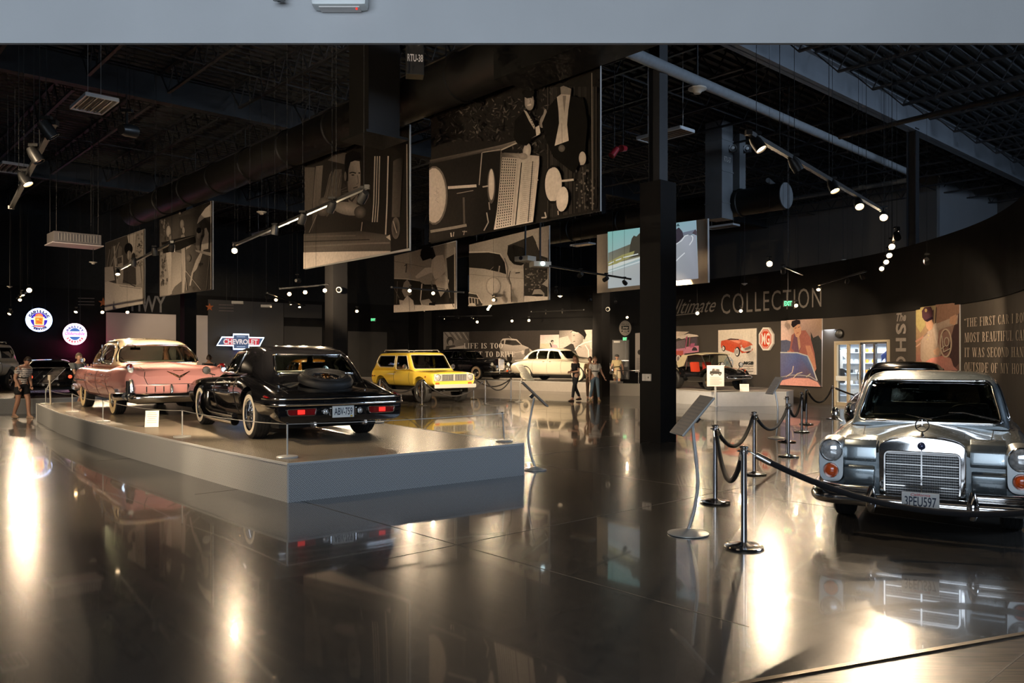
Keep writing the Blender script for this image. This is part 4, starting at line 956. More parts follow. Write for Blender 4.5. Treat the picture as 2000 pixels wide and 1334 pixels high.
# ================================================================ MURAL (far centre)
md = (mural_b-mural_a); mpM,nM = plane_map((mural_a.x,mural_a.y-.12),(md.x,md.y))
t = panel('wall_mural','long brown mural reading LIFE IS TOO SHORT NOT TO DRIVE behind the limousines','mural',mpM,nM,[(866,700),(1157,712),(1157,644),(866,648.5)],th=.03)
p = Print(sub(mpM,850,580,.2),step=.002)
p.poly([(80,600),(1535,660),(1535,320),(80,343)],[(.034,.028,.025),(.030,.025,.022),(.038,.032,.029),(.045,.038,.034)])
p.poly([(80,515),(330,520),(332,342),(80,343)],[sp(.3),sp(.14),sp(.16),sp(.34)])
for i in range(9): p.line([(90+i*26,345),(150+i*24,420)],6,sp(.42 if i % 2 else .1),keep=i > 0)
p.ell(148,432,36,44,sp(.10)); p.ell(150,450,22,30,sp(.34)); p.ell(270,425,20,26,sp(.2)); p.poly([(100,515),(110,480),(190,470),(220,515)],sp(.10)); p.poly([(140,500),(290,470),(310,515),(140,515)],sp(.46))
p.poly([(640,560),(628,490),(640,430),(660,408),(720,402),(800,414),(850,468),(905,490),(970,540),(965,590),(905,620),(760,645),(700,620)],[sp(.20)]*3+[sp(.42)]*3+[sp(.40)]*2+[sp(.30)]+[sp(.2)]*4)
p.poly([(682,460),(690,420),(790,424),(842,468),(760,474)],sp(.06)); p.poly([(645,460),(652,428),(676,420),(672,460)],sp(.06)); p.ell(728,595,26,44,sp(.03)); p.poly([(880,510),(920,500),(930,560),(890,600),(872,560)],sp(.12)); p.ell(858,540,14,20,sp(.46)); p.line([(780,620),(900,612)],8,sp(.5)); p.line([(722,382),(750,408)],3,sp(.4)); p.line([(700,560),(860,530)],5,sp(.5))
p.poly([(1025,502),(1212,500),(1212,368),(1028,372)],[(.55,.48,.42),(.6,.54,.46),(.50,.42,.40),(.42,.34,.34)]); p.poly([(1028,455),(1120,455),(1120,502),(1028,502)],(.42,.38,.28)); p.ell(1146,432,14,12,sp(.03)); p.ell(1150,446,9,14,sp(.3)); p.poly([(1118,500),(1140,458),(1190,470),(1205,500)],(.38,.28,.30)); p.line([(1125,450),(1140,490)],12,sp(.05))
p.poly([(1215,560),(1535,600),(1535,320),(1215,329)],[sp(.24),sp(.28),sp(.5),sp(.16)]); p.poly([(1215,400),(1300,380),(1340,470),(1240,500),(1215,520)],sp(.4)); p.poly([(1480,330),(1535,322),(1535,560),(1500,420)],sp(.44))
p.poly([(1240,510),(1330,455),(1440,490),(1490,560),(1500,620),(1240,600)],sp(.05)); p.poly([(1335,350),(1400,335),(1450,380),(1445,440),(1400,480),(1360,480),(1340,430)],[sp(.36),sp(.34),sp(.16),sp(.18),sp(.2),sp(.32),sp(.38)]); p.poly([(1325,350),(1345,325),(1400,318),(1460,322),(1482,370),(1460,420),(1446,380),(1400,345)],sp(.02)); p.poly([(1330,352),(1345,332),(1400,350),(1395,358)],sp(.45)); p.ell(1448,400,9,16,sp(.2)); p.line([(1350,378),(1368,376)],5,sp(.03)); p.line([(1352,436),(1372,434)],6,sp(.08)); p.poly([(1360,480),(1440,490),(1500,470),(1535,520),(1535,600),(1400,580)],sp(.32))
p.line([(1370,520),(1400,480),(1460,450),(1535,430)],9,sp(.62)); p.line([(1470,470),(1500,520),(1505,600)],8,sp(.6))
sv,sf,_ = serif('LIFE IS TOO'); p.words((sv,sf),[(285,503),(664,503),(664,451),(285,451)],(.72,.66,.60))
sv,sf,W_ = serif('SHORT NOT TO DRIVE'); _,_,w1 = serif('T TO DRIVE'); x0 = 785-355*W_/w1
p.words((sv,sf),[(x0,586),(785,586),(785,532),(x0,532)],(.72,.66,.60))
p.build('printed_image',M_print,t)

# ================================================================ EXIT WALL AND SMALL SIGNS
mpE,nE = plane_map(exP,exd)
M_exit = mat('exit_green',(.05,.4,.15),.4,emit=(.10,1.0,.38),es=1.6)
def exit_sign(label,mp,n,px,py,w_,h_,D=None):
 c_ = mp(px,py,.06); d = Vector((-n.y,n.x,0)); d = d if d.x > 0 else -d
 t = thing('exit_sign',label,'sign',c_-Vector((0,0,h_/2)))
 mb = MB(); mb.bar(-d*w_/2+Vector((0,0,h_/2)),d*w_/2+Vector((0,0,h_/2)),.05,h_); mb.build('sign_case',mat('exit_case',(.02,.03,.025),.4),t)
 vf = fit(text_mesh('EXIT',1,bold=.03),-w_*.44,w_*.40,h_*.12,h_*.88); mb = MB(); flat(mb,vf,n*.028,d,(0,0,1)); mb.build('lettering',M_exit,t); return t
mp729,n729 = plane_map(at(729,625,41),(1,.15))
exit_sign('green EXIT sign above the orange limousine fender near the second black column',mp729,n729,729,624.5,.26,.16)
exit_sign('green EXIT sign below the round oval badge over the dark exit door',mpE,nE,1220.5,662,.24,.20)
mpX,nX = plane_map(at(1538,593,22),(1,-.1))
t = exit_sign('green EXIT sign hanging in front of the word COLLECTION',mpX,nX,1538,593,.24,.17)
mb = MB(); mb.tube([(0,0,.17),(0,0,HANG-t.location.z)],.01,6); mb.build('hanging_rod',steel_dark,t)
p = Print(lambda x,y,o_: mpE(x,y,o_+.07),step=.004); 
p.ell(1221,641,12.3,15.4,(.10,.09,.08)); p.ell(1221,641,11.4,14.4,(.42,.37,.32)); p.ell(1221,641,10.2,13.0,(.12,.11,.10)); p.ell(1221,641,9.6,12.3,(.36,.32,.28)); p.poly([(1213.5,644),(1228.5,644),(1228.5,636.5),(1213.5,636.5)],(.03,.03,.03)); p.words(text_mesh('Jeep',1,bold=.03),[(1215.5,643),(1226.5,643),(1226.5,637.5),(1215.5,637.5)],(.5,.46,.4))
p.words(text_mesh("ONLY IN A",1,bold=.02),[(1213.5,635),(1228.5,635),(1227.5,632),(1214.5,632)],(.05,.05,.05)); p.ell(1215,647,1.6,1.6,(.04,.04,.04)); p.ell(1227,647,1.6,1.6,(.04,.04,.04)); p.line([(1217,650),(1225,650)],1,(.1,.1,.1)); p.line([(1218,647),(1224,647)],1,(.1,.1,.1))
o = p.build('oval_badge',M_print); tag(o,'oval grey badge lettered Jeep above the exit sign','sign')
p = Print(lambda x,y,o_: mpE(x,y,o_+.06),step=.004); p.poly([(1213.8,673.5),(1228,673.5),(1228,668.5),(1213.8,668.5)],(.42,.38,.34)); p.line([(1215.5,671),(1226.5,671)],1.2,(.2,.18,.16)); o = p.build('door_plaque',M_print); tag(o,'small pale plaque under the green exit sign','sign')
# exit door
q0 = mpE(1196,750,.05); q1 = mpE(1229,750,.05); dm = (q1-q0).normalized()
t = struct(thing('door_1','dark exit door with a push bar behind the man in khaki','door',((q0.x+q1.x)/2,(q0.y+q1.y)/2,.45)))
hw = (q1-q0).length/2
mb = MB(); mb.bar(-dm*hw+Vector((0,0,1.05)),dm*hw+Vector((0,0,1.05)),.05,2.1); mb.build('door_leaf',mat('dark_door',(.035,.031,.028),.45),t)
mb = MB(); mb.bar(-dm*hw*.2+nE*.08+Vector((0,0,1.0)),dm*hw*.92+nE*.08+Vector((0,0,1.0)),.04,.05); mb.build('push_bar',chrome2,t)
mb = MB(); mb.bar(-dm*hw*.85+nE*.08+Vector((0,0,2.0)),-dm*hw*.1+nE*.08+Vector((0,0,2.0)),.06,.1); mb.build('door_closer',mat('closer_grey',(.4,.38,.35),.4),t)
mb = MB(); mb.bar(dm*hw*.55+nE*.04+Vector((0,0,.95)),dm*hw*.55+nE*.04+Vector((0,0,2.0)),.03,.03); mb.build('latch_rail',chrome2,t)
t = panel('wall_poster','narrow white poster edge showing left of the big black column','poster',lambda x,y,o_: mpE(x,y,o_+.1),nE,[(1240.5,727),(1262,727),(1262,649),(1240.5,651)],m=mat('poster_white',(.55,.48,.42),.6))
p = Print(lambda x,y,o_: mpE(x,y,o_+.1),step=.004); p.ell(1249,688,4,5,sp(.1)); 
for i in range(9): p.line([(1243,700+i*2.4),(1260,700+i*2.4)],.7,sp(.25))
p.build('printed_image',M_print,t)
# hand rail at the end of the far platform
mb = MB(); mb.bar((4.15,34.0,.26),(5.45,33.5,.26),.5,.52); o = mb.build('low_wall',mat('low_wall_grey',(.22,.205,.19),.5),bevel=.01); tag(o,'low grey wall block in front of the man in khaki','wall')
t = thing('hand_rail','low grey hand rail beside the man in khaki','railing',(5.0,34.3,.50))
mb = MB(); mb.tube([(-.45,.2,.0),(-.45,.2,.56),(.42,-.2,.56),(.42,-.2,0)],.022,8); mb.build('rail_tube',chrome2,t,smooth=60)

# ================================================================ CURVED WALL: posters and lettering
def wallseg_map(pxa,pxb,off=.03):
 A = wall_hit(pxa)[0]; B = wall_hit(pxb)[0]; mp,n = plane_map(A,B-A); return (lambda x,y,o_: mp(x,y,o_+off)),n
mpB = lambda x,y,o_: wall_px(x,y,.09+o_)*1.0
def band_map(x,y,o_):
 P,nrm = wall_hit(x); nrm = nrm if nrm.dot(Vector((0,20,0))-P) > 0 else -nrm
 return at(x,y,P.y)+nrm*(.08+o_)
def bw_map(x,y,o_):
 P,nrm = wall_hit(x); nrm = nrm if nrm.dot(Vector((0,20,0))-P) > 0 else -nrm
 return at(x,y,P.y)+nrm*(.02+o_)
def curved_sign(name,label,mp,fn,cat='lettering'):
 p = Print(mp); fn(p); o = p.build(name,M_print); tag(o,label,cat); return o
curved_sign('wall_lettering','grey block letters COLLECTION on the black curved fascia',band_map,lambda p: p.words(text_mesh('COLLECTION',1,bold=-.004,spacing=1.15),[(1411,614),(1608,599.5),(1608,561),(1411,575)],(.16,.145,.135)))
curved_sign('wall_lettering','grey script word Ultimate on the black curved fascia',band_map,lambda p: [p.words(text_mesh('Ultimate',1,shear=.5,bold=.0),[(1308,614),(1400,609),(1402,581),(1310,586)],(.16,.145,.135)),p.line([(1312,617),(1360,612)],1.6,(.16,.145,.135))])
cl = (.50,.42,.34)
for (txt,lab,qd) in (('\u201cTHE FIRST CAR I BOUGHT','THE FIRST CAR I BOUGHT',(1885,639,622,2000,630,610.5,16)),('MOST BEAUTIFUL CAR','MOST BEAUTIFUL CAR',(1885.5,668.8,650,2000,665,644,17)),('IT WAS SECOND HAND','IT WAS SECOND HAND',(1885.5,697.5,679,2000,697.5,677.5,16.5)),('OUTSIDE OF MY HOTEL','OUTSIDE OF MY HOTEL',(1885.5,725.5,707.5,2000,731,710,16.5))):
 sv,sf,W_ = serif(txt); vis = {'\u201cTHE FIRST CAR I BOUGHT': '\u201cTHE FIRST CAR I BO','MOST BEAUTIFUL CAR': 'MOST BEAUTIFUL CA','IT WAS SECOND HAND': 'IT WAS SECOND HAN','OUTSIDE OF MY HOTEL': 'OUTSIDE OF MY HOT'}[txt]
 wv = serif(vis)[2]; xa,yb,yt,xb,yb2,yt2,_ = qd; e = W_/wv; xe = xa+(xb-xa)*e
 q = [(xa,yb),(xe,yb+(yb2-yb)*e),(xe,yt+(yt2-yt)*e),(xa,yt)]
 curved_sign('wall_lettering','cream serif line %s on the brown curved wall' % lab,bw_map,lambda p,sv=sv,sf=sf,q=q: p.words((sv,sf),q,cl))
def show_word(p):
 p.words(text_mesh('The',1,shear=.3,bold=.03),[(1752,628),(1771,627),(1771,610),(1752,612)],(.25,.22,.2))
 for ch,y0,y1 in (('S',632,653),('H',660,686.5),('O',696,722),('W',730,758)):
  v,f = text_mesh(ch,1,bold=.03); v = [(y,-x) for x,y in v]   # turned a quarter, reading downward
  p.words((v,f),[(1751,y1),(1771,y1),(1771,y0),(1751,y0)],(.25,.22,.2))
curved_sign('wall_lettering','grey lettering The SHOW reading down the brown wall right of the shop door',bw_map,show_word)
# pink jeep cut-out
mpJ,nJ = wallseg_map(1300,1372)
p = Print(sub(mpJ,1200,580,.175),step=.002)
pk = (.62,.25,.36); pk2 = (.42,.12,.22)
p.poly([(600,720),(690,640),(700,420),(760,395),(940,430),(948,620),(780,640),(770,760),(620,760)],sp(.10)); p.poly([(640,440),(700,385),(840,388),(700,470)],(.60,.50,.42)); p.poly([(700,450),(830,410),(930,425),(948,440),(830,450),(760,470)],(.72,.62,.55))
p.poly([(690,580),(800,560),(880,545),(948,545),(948,612),(790,632),(770,680),(690,650)],pk); p.poly([(690,500),(800,470),(796,570),(700,580)],(.18,.14,.16)); p.line([(800,470),(820,440),(800,580)],10,pk2); p.line([(850,450),(842,560)],8,pk2); p.poly([(860,460),(930,445),(930,545),(860,550)],(.10,.08,.10)); p.poly([(860,520),(905,515),(900,560),(850,565)],pk2)
p.ell(728,690,34,58,(.05,.04,.04)); p.ell(722,690,24,46,(.70,.62,.56)); p.ell(722,690,14,28,(.25,.2,.2)); p.ell(905,600,30,40,(.05,.04,.05),a0=180,a1=360); p.poly([(690,600),(780,600),(775,660),(690,640)],(.52,.12,.10))
o = p.build('wall_cutout',M_print); tag(o,'pink jeep picture on the dark wall behind the dune buggy','picture')
# MGB poster
mpP,nP = wallseg_map(1400,1482)
t = panel('wall_poster','cream poster with a red roadster, blue octagon and the letters MGB','poster',mpP,nP,[(1404,728),(1478.6,732),(1478.6,641),(1404,645)],th=.03)
p = Print(sub(mpP,1200,580,.175),step=.002)
p.poly([(1165,845),(1592,868),(1592,350),(1165,372)],[(.66,.58,.50),(.68,.60,.52),(.80,.72,.62),(.76,.67,.57)])
rd = (.62,.09,.04)
p.poly([(1195,520),(1200,490),(1270,475),(1340,470),(1440,478),(1510,500),(1548,530),(1552,590),(1520,615),(1430,628),(1405,600),(1380,560),(1350,580),(1340,625),(1240,590),(1232,560),(1210,540),(1205,575),(1196,560)],[rd]*3+[(.75,.2,.12)]*3+[rd]*13); p.poly([(1260,478),(1300,462),(1400,470),(1390,482),(1300,484)],(.08,.05,.05)); p.line([(1300,465),(1320,400),(1420,420),(1425,470)],3,(.85,.82,.78)); p.poly([(1290,480),(1380,480),(1420,500),(1400,520),(1340,500)],(.85,.30,.2))
p.ell(1228,575,20,32,(.04,.03,.03)); p.ell(1225,575,12,22,(.7,.65,.6)); p.ell(1382,612,30,55,(.04,.03,.03)); p.ell(1378,612,19,42,(.80,.76,.72)); p.ell(1378,612,12,26,(.35,.3,.28)); p.poly([(1440,580),(1548,535),(1556,560),(1540,600),(1460,612),(1435,600)],(.72,.68,.62)); p.poly([(1460,575),(1530,545),(1535,575),(1470,598)],(.25,.22,.2)); p.ell(1436,580,16,20,(.85,.8,.72)); p.ell(1428,545,10,12,(.8,.5,.4)); p.poly([(1480,620),(1530,600),(1520,622),(1490,630)],(.05,.04,.04))
def octa(cx,cy,rx,ry): return [(cx+rx*math.cos(rad(22.5+45*k))/.924,cy+ry*math.sin(rad(22.5+45*k))/.924) for k in range(8)]
p.poly(octa(1288,735,48,62),(.30,.38,.48)); p.poly(octa(1288,735,40,53),(.62,.55,.46)); p.words(text_mesh('MG',1,bold=.02),[(1255,775),(1322,775),(1322,700),(1255,700)],(.28,.34,.44))
p.words(text_mesh('MGB',1,shear=.12,bold=.05),[(1450,755),(1565,757),(1568,720),(1456,718)],(.03,.03,.03)); p.line([(1455,770),(1566,772)],6,(.18,.14,.12)); p.line([(1455,797),(1500,797)],4,(.3,.25,.2)); p.line([(1530,798),(1566,798)],4,(.3,.25,.2)); p.ell(1513,797,14,12,(.3,.26,.22)); p.ell(1513,797,10,8,(.6,.52,.42)); p.line([(1455,826),(1566,830)],6,(.15,.12,.10))
p.build('printed_image',M_print,t)
# MG octagon sign
mpG,nG = wallseg_map(1484,1516)
q = mpG(1500,662,0)
t = thing('octagon_sign','red and white octagonal sign lettered MG on the dark wall','sign',(q.x,q.y,mpG(1500,684.5,0).z))
b_ = Vector(t.location)
def pr(poly,mp,off0,off1,name,m,t):
 fr = [mp(x,y,off1)-Vector(t.location) for x,y in poly]; bk = [mp(x,y,off0)-Vector(t.location) for x,y in poly]; n = len(poly)
 MB().add(fr+bk,[tuple(range(n)),tuple(range(n,2*n))[::-1]]+[(i,(i+1)%n,n+(i+1)%n,n+i) for i in range(n)]).build(name,m,t)
k8 = lambda rx,ry: [(1500+rx*math.cos(rad(22.5+45*i))/.924,662+ry*math.sin(rad(22.5+45*i))/.924) for i in range(8)]
pr(k8(14,22.3),mpG,0,.08,'sign_board',mat('sign_white',(.75,.70,.64),.4),t)
p = Print(lambda x,y,o_: mpG(x,y,o_+.09),step=.003)
p.poly(k8(11,18.4),(.60,.06,.03)); p.poly(k8(9.9,16.8),(.78,.70,.62)); p.poly(k8(9.2,15.6),(.62,.07,.03)); p.words(text_mesh('MG',1,bold=.02),[(1492.5,673),(1508,673.5),(1508,650.5),(1492.5,651)],(.85,.78,.7))
p.build('sign_face',M_print,t)
# man leaning over a windshield
mpQ,nQ = wallseg_map(1524,1610)
t = panel('wall_poster','tall colour poster of a man in a shirt leaning over a car windshield','poster',mpQ,nQ,[(1526.5,751.5),(1606,755.5),(1607,622),(1526.5,626)],th=.03)
p = Print(sub(mpQ,1500,560,.25),step=.002)
p.poly([(105,768),(425,782),(427,248),(107,264)],[(.12,.10,.20),(.10,.08,.10),(.30,.20,.14),(.72,.50,.46)]); p.poly([(107,420),(107,266),(200,262),(230,340),(200,430)],[(.8,.55,.48),(.85,.66,.60),(.7,.5,.38),(.4,.28,.2),(.6,.4,.36)])
p.poly([(107,420),(150,415),(220,440),(230,560),(107,600)],(.10,.11,.18)); p.poly([(340,350),(360,400),(400,380),(425,420),(425,780),(380,700),(345,480)],(.035,.035,.035))
p.poly([(190,380),(235,345),(300,340),(340,400),(370,520),(385,640),(370,670),(330,560),(300,560),(240,540),(150,590),(150,640),(130,640),(150,560),(180,470)],[(.32,.12,.10)]*15); p.poly([(215,360),(245,380),(262,480),(240,540),(190,480)],(.16,.08,.12)); p.poly([(236,400),(252,390),(262,470),(250,500)],(.5,.3,.2)); p.poly([(300,460),(340,460),(372,560),(385,640),(372,668),(330,580)],(.48,.22,.15)); p.poly([(160,500),(190,500),(165,620),(140,640)],(.42,.20,.16))
p.poly([(208,310),(250,285),(266,320),(268,360),(245,400),(225,390),(212,350)],(.62,.34,.22)); p.poly([(190,300),(195,270),(230,258),(258,262),(262,290),(240,295),(215,315),(205,320)],(.02,.015,.02)); p.line([(218,325),(232,320)],4,(.05,.03,.03)); p.line([(244,318),(258,314)],4,(.05,.03,.03)); p.line([(232,365),(250,358)],5,(.35,.10,.08))
p.poly([(107,512),(240,515),(325,545),(395,730),(340,690),(230,680),(107,700)],[(.14,.15,.26),(.10,.14,.34),(.12,.18,.38),(.10,.10,.16),(.14,.10,.14),(.10,.09,.2),(.12,.12,.24)]); p.line([(107,514),(240,516),(320,540),(352,610),(395,732)],9,(.48,.50,.52)); p.line([(107,708),(190,690),(260,690),(340,700),(395,735)],8,(.35,.33,.38)); p.line([(150,705),(200,670),(210,620)],7,(.55,.45,.42)); p.line([(190,735),(240,680),(280,668)],7,(.6,.5,.42)); p.line([(310,705),(345,680)],8,(.45,.40,.36))
p.poly([(105,768),(110,735),(200,712),(330,715),(400,745),(424,782)],(.70,.34,.30))
p.build('printed_image',M_print,t)
# officer with a steering wheel
mpR,nR = wallseg_map(1789,1878)
t = panel('wall_poster','large colour poster of a man in a peaked cap holding a steering wheel','poster',mpR,nR,[(1791.5,745),(1876.5,752),(1876,590),(1791.5,601.5)],th=.03)
p = Print(sub(mpR,1500,560,.25),step=.002)
p.poly([(1165,740),(1505,768),(1505,120),(1165,166)],[(.25,.06,.08),(.10,.05,.05),(.34,.24,.18),(.36,.30,.14)]); p.poly([(1165,300),(1165,170),(1225,160),(1240,300),(1200,360)],(.42,.34,.15)); p.poly([(1320,140),(1505,125),(1505,200),(1430,300),(1330,280)],(.30,.17,.12)); p.poly([(1480,250),(1505,200),(1505,600),(1450,660),(1420,480)],(.07,.04,.04)); p.line([(1165,430),(1240,380)],14,(.45,.22,.16)); p.line([(1168,470),(1230,420)],10,(.5,.3,.22))
p.line([(1305,180),(1300,300)],9,(.10,.07,.06)); p.line([(1330,160),(1320,290)],7,(.08,.05,.05))
un = (.40,.30,.24)
p.poly([(1205,430),(1235,380),(1280,330),(1330,290),(1380,270),(1480,230),(1500,220),(1495,290),(1400,320),(1350,340),(1340,430),(1370,520),(1330,600),(1230,615),(1205,560)],[(.34,.25,.2),un,un,(.42,.32,.26),un,(.5,.36,.28),un,un,un,un,un,un,(.34,.26,.2),(.36,.27,.2),(.32,.24,.19)]); p.poly([(1295,300),(1330,280),(1345,400),(1330,470)],(.50,.40,.33)); p.line([(1230,390),(1260,360)],10,(.25,.17,.13)); p.ell(1270,380,6,6,(.5,.4,.2)); p.ell(1262,410,5,5,(.5,.4,.2))
p.poly([(1245,260),(1290,240),(1310,290),(1300,330),(1275,345),(1255,320)],(.50,.28,.18)); p.poly([(1222,240),(1218,190),(1240,160),(1290,155),(1305,190),(1302,235),(1270,250),(1240,265)],(.07,.03,.04)); p.poly([(1240,265),(1302,232),(1310,250),(1262,275)],(.02,.01,.02)); p.ell(1252,185,10,14,(.4,.28,.12)); p.poly([(1440,240),(1490,215),(1500,250),(1480,300),(1440,290)],(.52,.30,.2))
p.poly([(1230,600),(1290,560),(1380,540),(1450,560),(1470,620),(1500,650),(1500,740),(1165,730),(1165,650)],[(.5,.16,.14),(.62,.24,.2),(.55,.2,.17),(.42,.2,.16),(.4,.2,.17),(.5,.2,.18),(.4,.12,.12),(.45,.12,.12),(.48,.15,.13)]); p.poly([(1310,500),(1350,470),(1370,500),(1350,540),(1320,530)],(.52,.32,.22))
pts = [(1410+44*math.cos(rad(a)),440+108*math.sin(rad(a))) for a in range(0,361,15)]; p.line(pts,11,(.52,.40,.30)); pts = [(1418+18*math.cos(rad(a)),430+34*math.sin(rad(a))) for a in range(0,361,24)]; p.line(pts,7,(.5,.42,.33)); p.line([(1380,380),(1395,510),(1450,480)],7,(.5,.42,.33)); p.line([(1372,490),(1404,462)],7,(.5,.42,.33))
p.build('printed_image',M_print,t)
q = bw_map(1642,652,.0)
t = thing('wall_camera','small black device on the brown wall above the shop door','camera',q-Vector((0,0,.12)))
mb = MB(); mb.lathe([(0,0),(.13,0),(.16,.08),(.12,.2),(0,.24)],14,M=T(0,0,.12) @ rotm((-.6,-.8,0))); mb.build('housing',black_metal,t,smooth=50)

# ================================================================ SHOP behind the glass doors
M_cream = mat('door_frame_cream',(.42,.36,.26),.45)
M_white = mat('shop_white',(.80,.82,.84),.6)
dA,dB = doorA,doorB; dd = (dB-dA); dl = dd.length; dx = dd.normalized(); dn = Vector((-dx.y,dx.x,0)); dn = dn if dn.dot(Vector((0,20,0))-dA) < 0 else -dn   # dn: into the shop
ang = math.atan2(dx.y,dx.x)
def sl(a,b_,z): return dA+dx*a+dn*b_+Vector((0,0,z))
dc = (dA+dB)/2; vv = Vector((dc.x,dc.y,0)).normalized(); ux = Vector((vv.y,-vv.x,0)); sang = math.atan2(ux.y,ux.x)
def sl(a,b_,z): return dc+ux*a+vv*b_+Vector((0,0,z))
rm = MB(); rm.bar(sl(-1.0,3.6,1.35),sl(3.0,3.6,1.35),.1,2.7); rm.bar(sl(-.98,2.1,1.35),sl(-.98,3.6,1.35),.1,2.7)
struct(rm.build('wall_shop',M_white))
rm = MB(); rm.add([sl(-1,2.1,2.7),sl(.2,.4,2.7),sl(3.0,-.2,2.7),sl(3.0,3.6,2.7),sl(-1,3.6,2.7)],[(0,1,2,3,4)]); struct(rm.build('ceiling_shop',M_white))
lp = bpy.data.lights.new('shop_light','AREA'); lp.shape = 'RECTANGLE'; lp.size = 3.0; lp.size_y = 1.6; lp.energy = 460; lp.color = (.78,.88,1.0)
lo = bpy.data.objects.new('shop_light',lp); link(lo); lo.location = sl(.3,2.0,2.6); lo.rotation_euler = (0,0,sang)
t = thing('shelf_unit','white lit shop shelves with mugs behind the glass doors','shelves',sl(.55,3.25,0),sang)
mb = MB(); mb.box((0,.2,1.15),(2.7,.04,2.3)); mb.build('back_panel',M_white,t)
for z in (.25,.65,1.05,1.42,1.80,2.15):
 mb = MB(); mb.box((0,0,z),(2.7,.42,.03)); mb.build('shelf',mat('shelf_dark',(.35,.36,.38),.4),t)
for x in (-1.33,-.45,.45,1.33):
 mb = MB(); mb.box((x,0,1.15),(.04,.42,2.3)); mb.build('side_panel',M_white,t)
cols = [('white mug',(.80,.80,.78)),('orange mug',(.85,.30,.04)),('black mug',(.03,.03,.03)),('grey tin',(.3,.3,.32))]
mproto = {}
for nm,cc in cols:
 m2 = MB(); m2.lathe([(0,0),(.048,0),(.052,.12),(.045,.12),(.042,.01),(0,.01)],12); 
 m2.tube([(.05,0,.1),(.085,0,.09),(.085,0,.04),(.05,0,.03)],.008,5)
 mproto[nm] = m2.build('mug',mat('ware_'+nm.replace(' ','_'),cc,.3),smooth=50); mproto[nm]['used'] = 0
k = 0
for zi,z in enumerate((.665,1.065,1.435,1.815)):
 for xi in range(14):
  x = -.72+xi*.185
  nm = 'orange mug' if (abs(x-.22) < .22 and zi in (1,2,3)) else ('white mug' if (xi+zi) % 3 else ('black mug' if zi % 2 else 'grey tin'))
  src = mproto[nm]
  if src['used'] == 0: o = src; src['used'] = 1
  else: o = src.copy(); C.objects.link(o)
  q = sl(x,3.16+.06*(xi % 2),z); o.location = q; o.rotation_euler = (0,0,xi*1.3)
  tag(o,nm+' on the '+('lowest','second','third','top')[zi]+' shelf of the shop, '+('left' if xi < 5 else 'middle' if xi < 9 else 'right')+' part','mug',nm+'s on the shop shelves')
for o in mproto.values(): del o['used']
# hanging clothes left
def clothes(a,b_,cc,label,zt=1.95,h=.75,wd=.42):
 q = sl(a,b_,zt-h); t = thing('hanging_shirt',label,'clothing',q,sang)
 mb = MB(); mb.prism([(-wd/2,0),(wd/2,0),(wd/2*.95,h*.7),(wd*.75,h*.55),(wd*.8,h*.78),(wd*.3,h),(-wd*.3,h),(-wd*.8,h*.78),(-wd*.75,h*.55),(-wd/2*.95,h*.7)],(0,0,0),(1,0,0),(0,0,1),-.04,.04)
 mb.build('garment',mat('cloth_%d' % int(sum(cc)*1000),cc,.9),t,bevel=.01)
 mb = MB(); mb.tube([(0,0,h),(0,0,2.69-(zt-h))],.005,5); mb.build('hook',chrome2,t)
clothes(-.80,1.9,(.72,.70,.66),'pale shirt hanging inside the left glass pane of the shop',zt=1.9)
clothes(-.72,1.7,(.03,.03,.035),'black shirt hanging low inside the left glass pane of the shop',zt=1.25,h=.5)
clothes(.95,1.6,(.04,.06,.18),'dark blue shirt hanging near the right shop pane',zt=1.9,h=.9)
clothes(1.25,1.3,(.06,.09,.25),'blue patterned shirt hanging at the far right shop pane',zt=1.9,h=.85)
# door frames and glass
t = struct(thing('door_2','cream framed glass double doors into the bright shop','door',dA,ang))
M_doorglass = glass('door_glass',(.93,.95,.95))
W0 = dl
mb = MB(); mb.box((W0/2,.0,2.15),(W0,.12,.06)); mb.box((.03,0,1.08),(.06,.12,2.16)); mb.box((W0-.03,0,1.08),(.06,.12,2.16)); mb.build('door_frame',M_cream,t)
xs_ = [0.06,W0*.26,W0*.50,W0*.75,W0-.06]
for a0,a1 in zip(xs_[:-1],xs_[1:]):
 mb = MB(); wd = a1-a0; cx = (a0+a1)/2
 for x in (a0+.03,a1-.03): mb.box((x,0,1.06),(.055,.07,2.1))
 mb.box((cx,0,.06),(wd,.07,.12)); mb.box((cx,0,2.09),(wd,.07,.06)); mb.build('stile_frame',M_cream if a0 < W0*.5 else chrome2,t)
 mb = MB(); mb.box((cx,0,1.06),(wd-.1,.012,1.98)); mb.build('glass_pane',M_doorglass,t)
mb = MB(); mb.box((W0*.13+.02,-.02,.92),(W0*.22,.05,.16)); mb.build('mid_rail',mat('rail_white',(.65,.68,.70),.4),t)
for x in (W0*.47,W0*.53):
 mb = MB(); mb.tube([(x,-.05,.9),(x,-.08,.95),(x,-.08,1.15),(x,-.05,1.2)],.012,8); mb.build('handle',chrome2,t)
rm = MB(); rm.add([sl(-1,2.1,.004),dA+Vector((0,0,.004)),dB+Vector((0,0,.004)),sl(3.0,0,.004),sl(3.0,3.6,.004),sl(-1,3.6,.004)],[(0,1,2,3,4,5)]); struct(rm.build('floor_shop',mat('shop_floor',(.35,.33,.30),.4)))
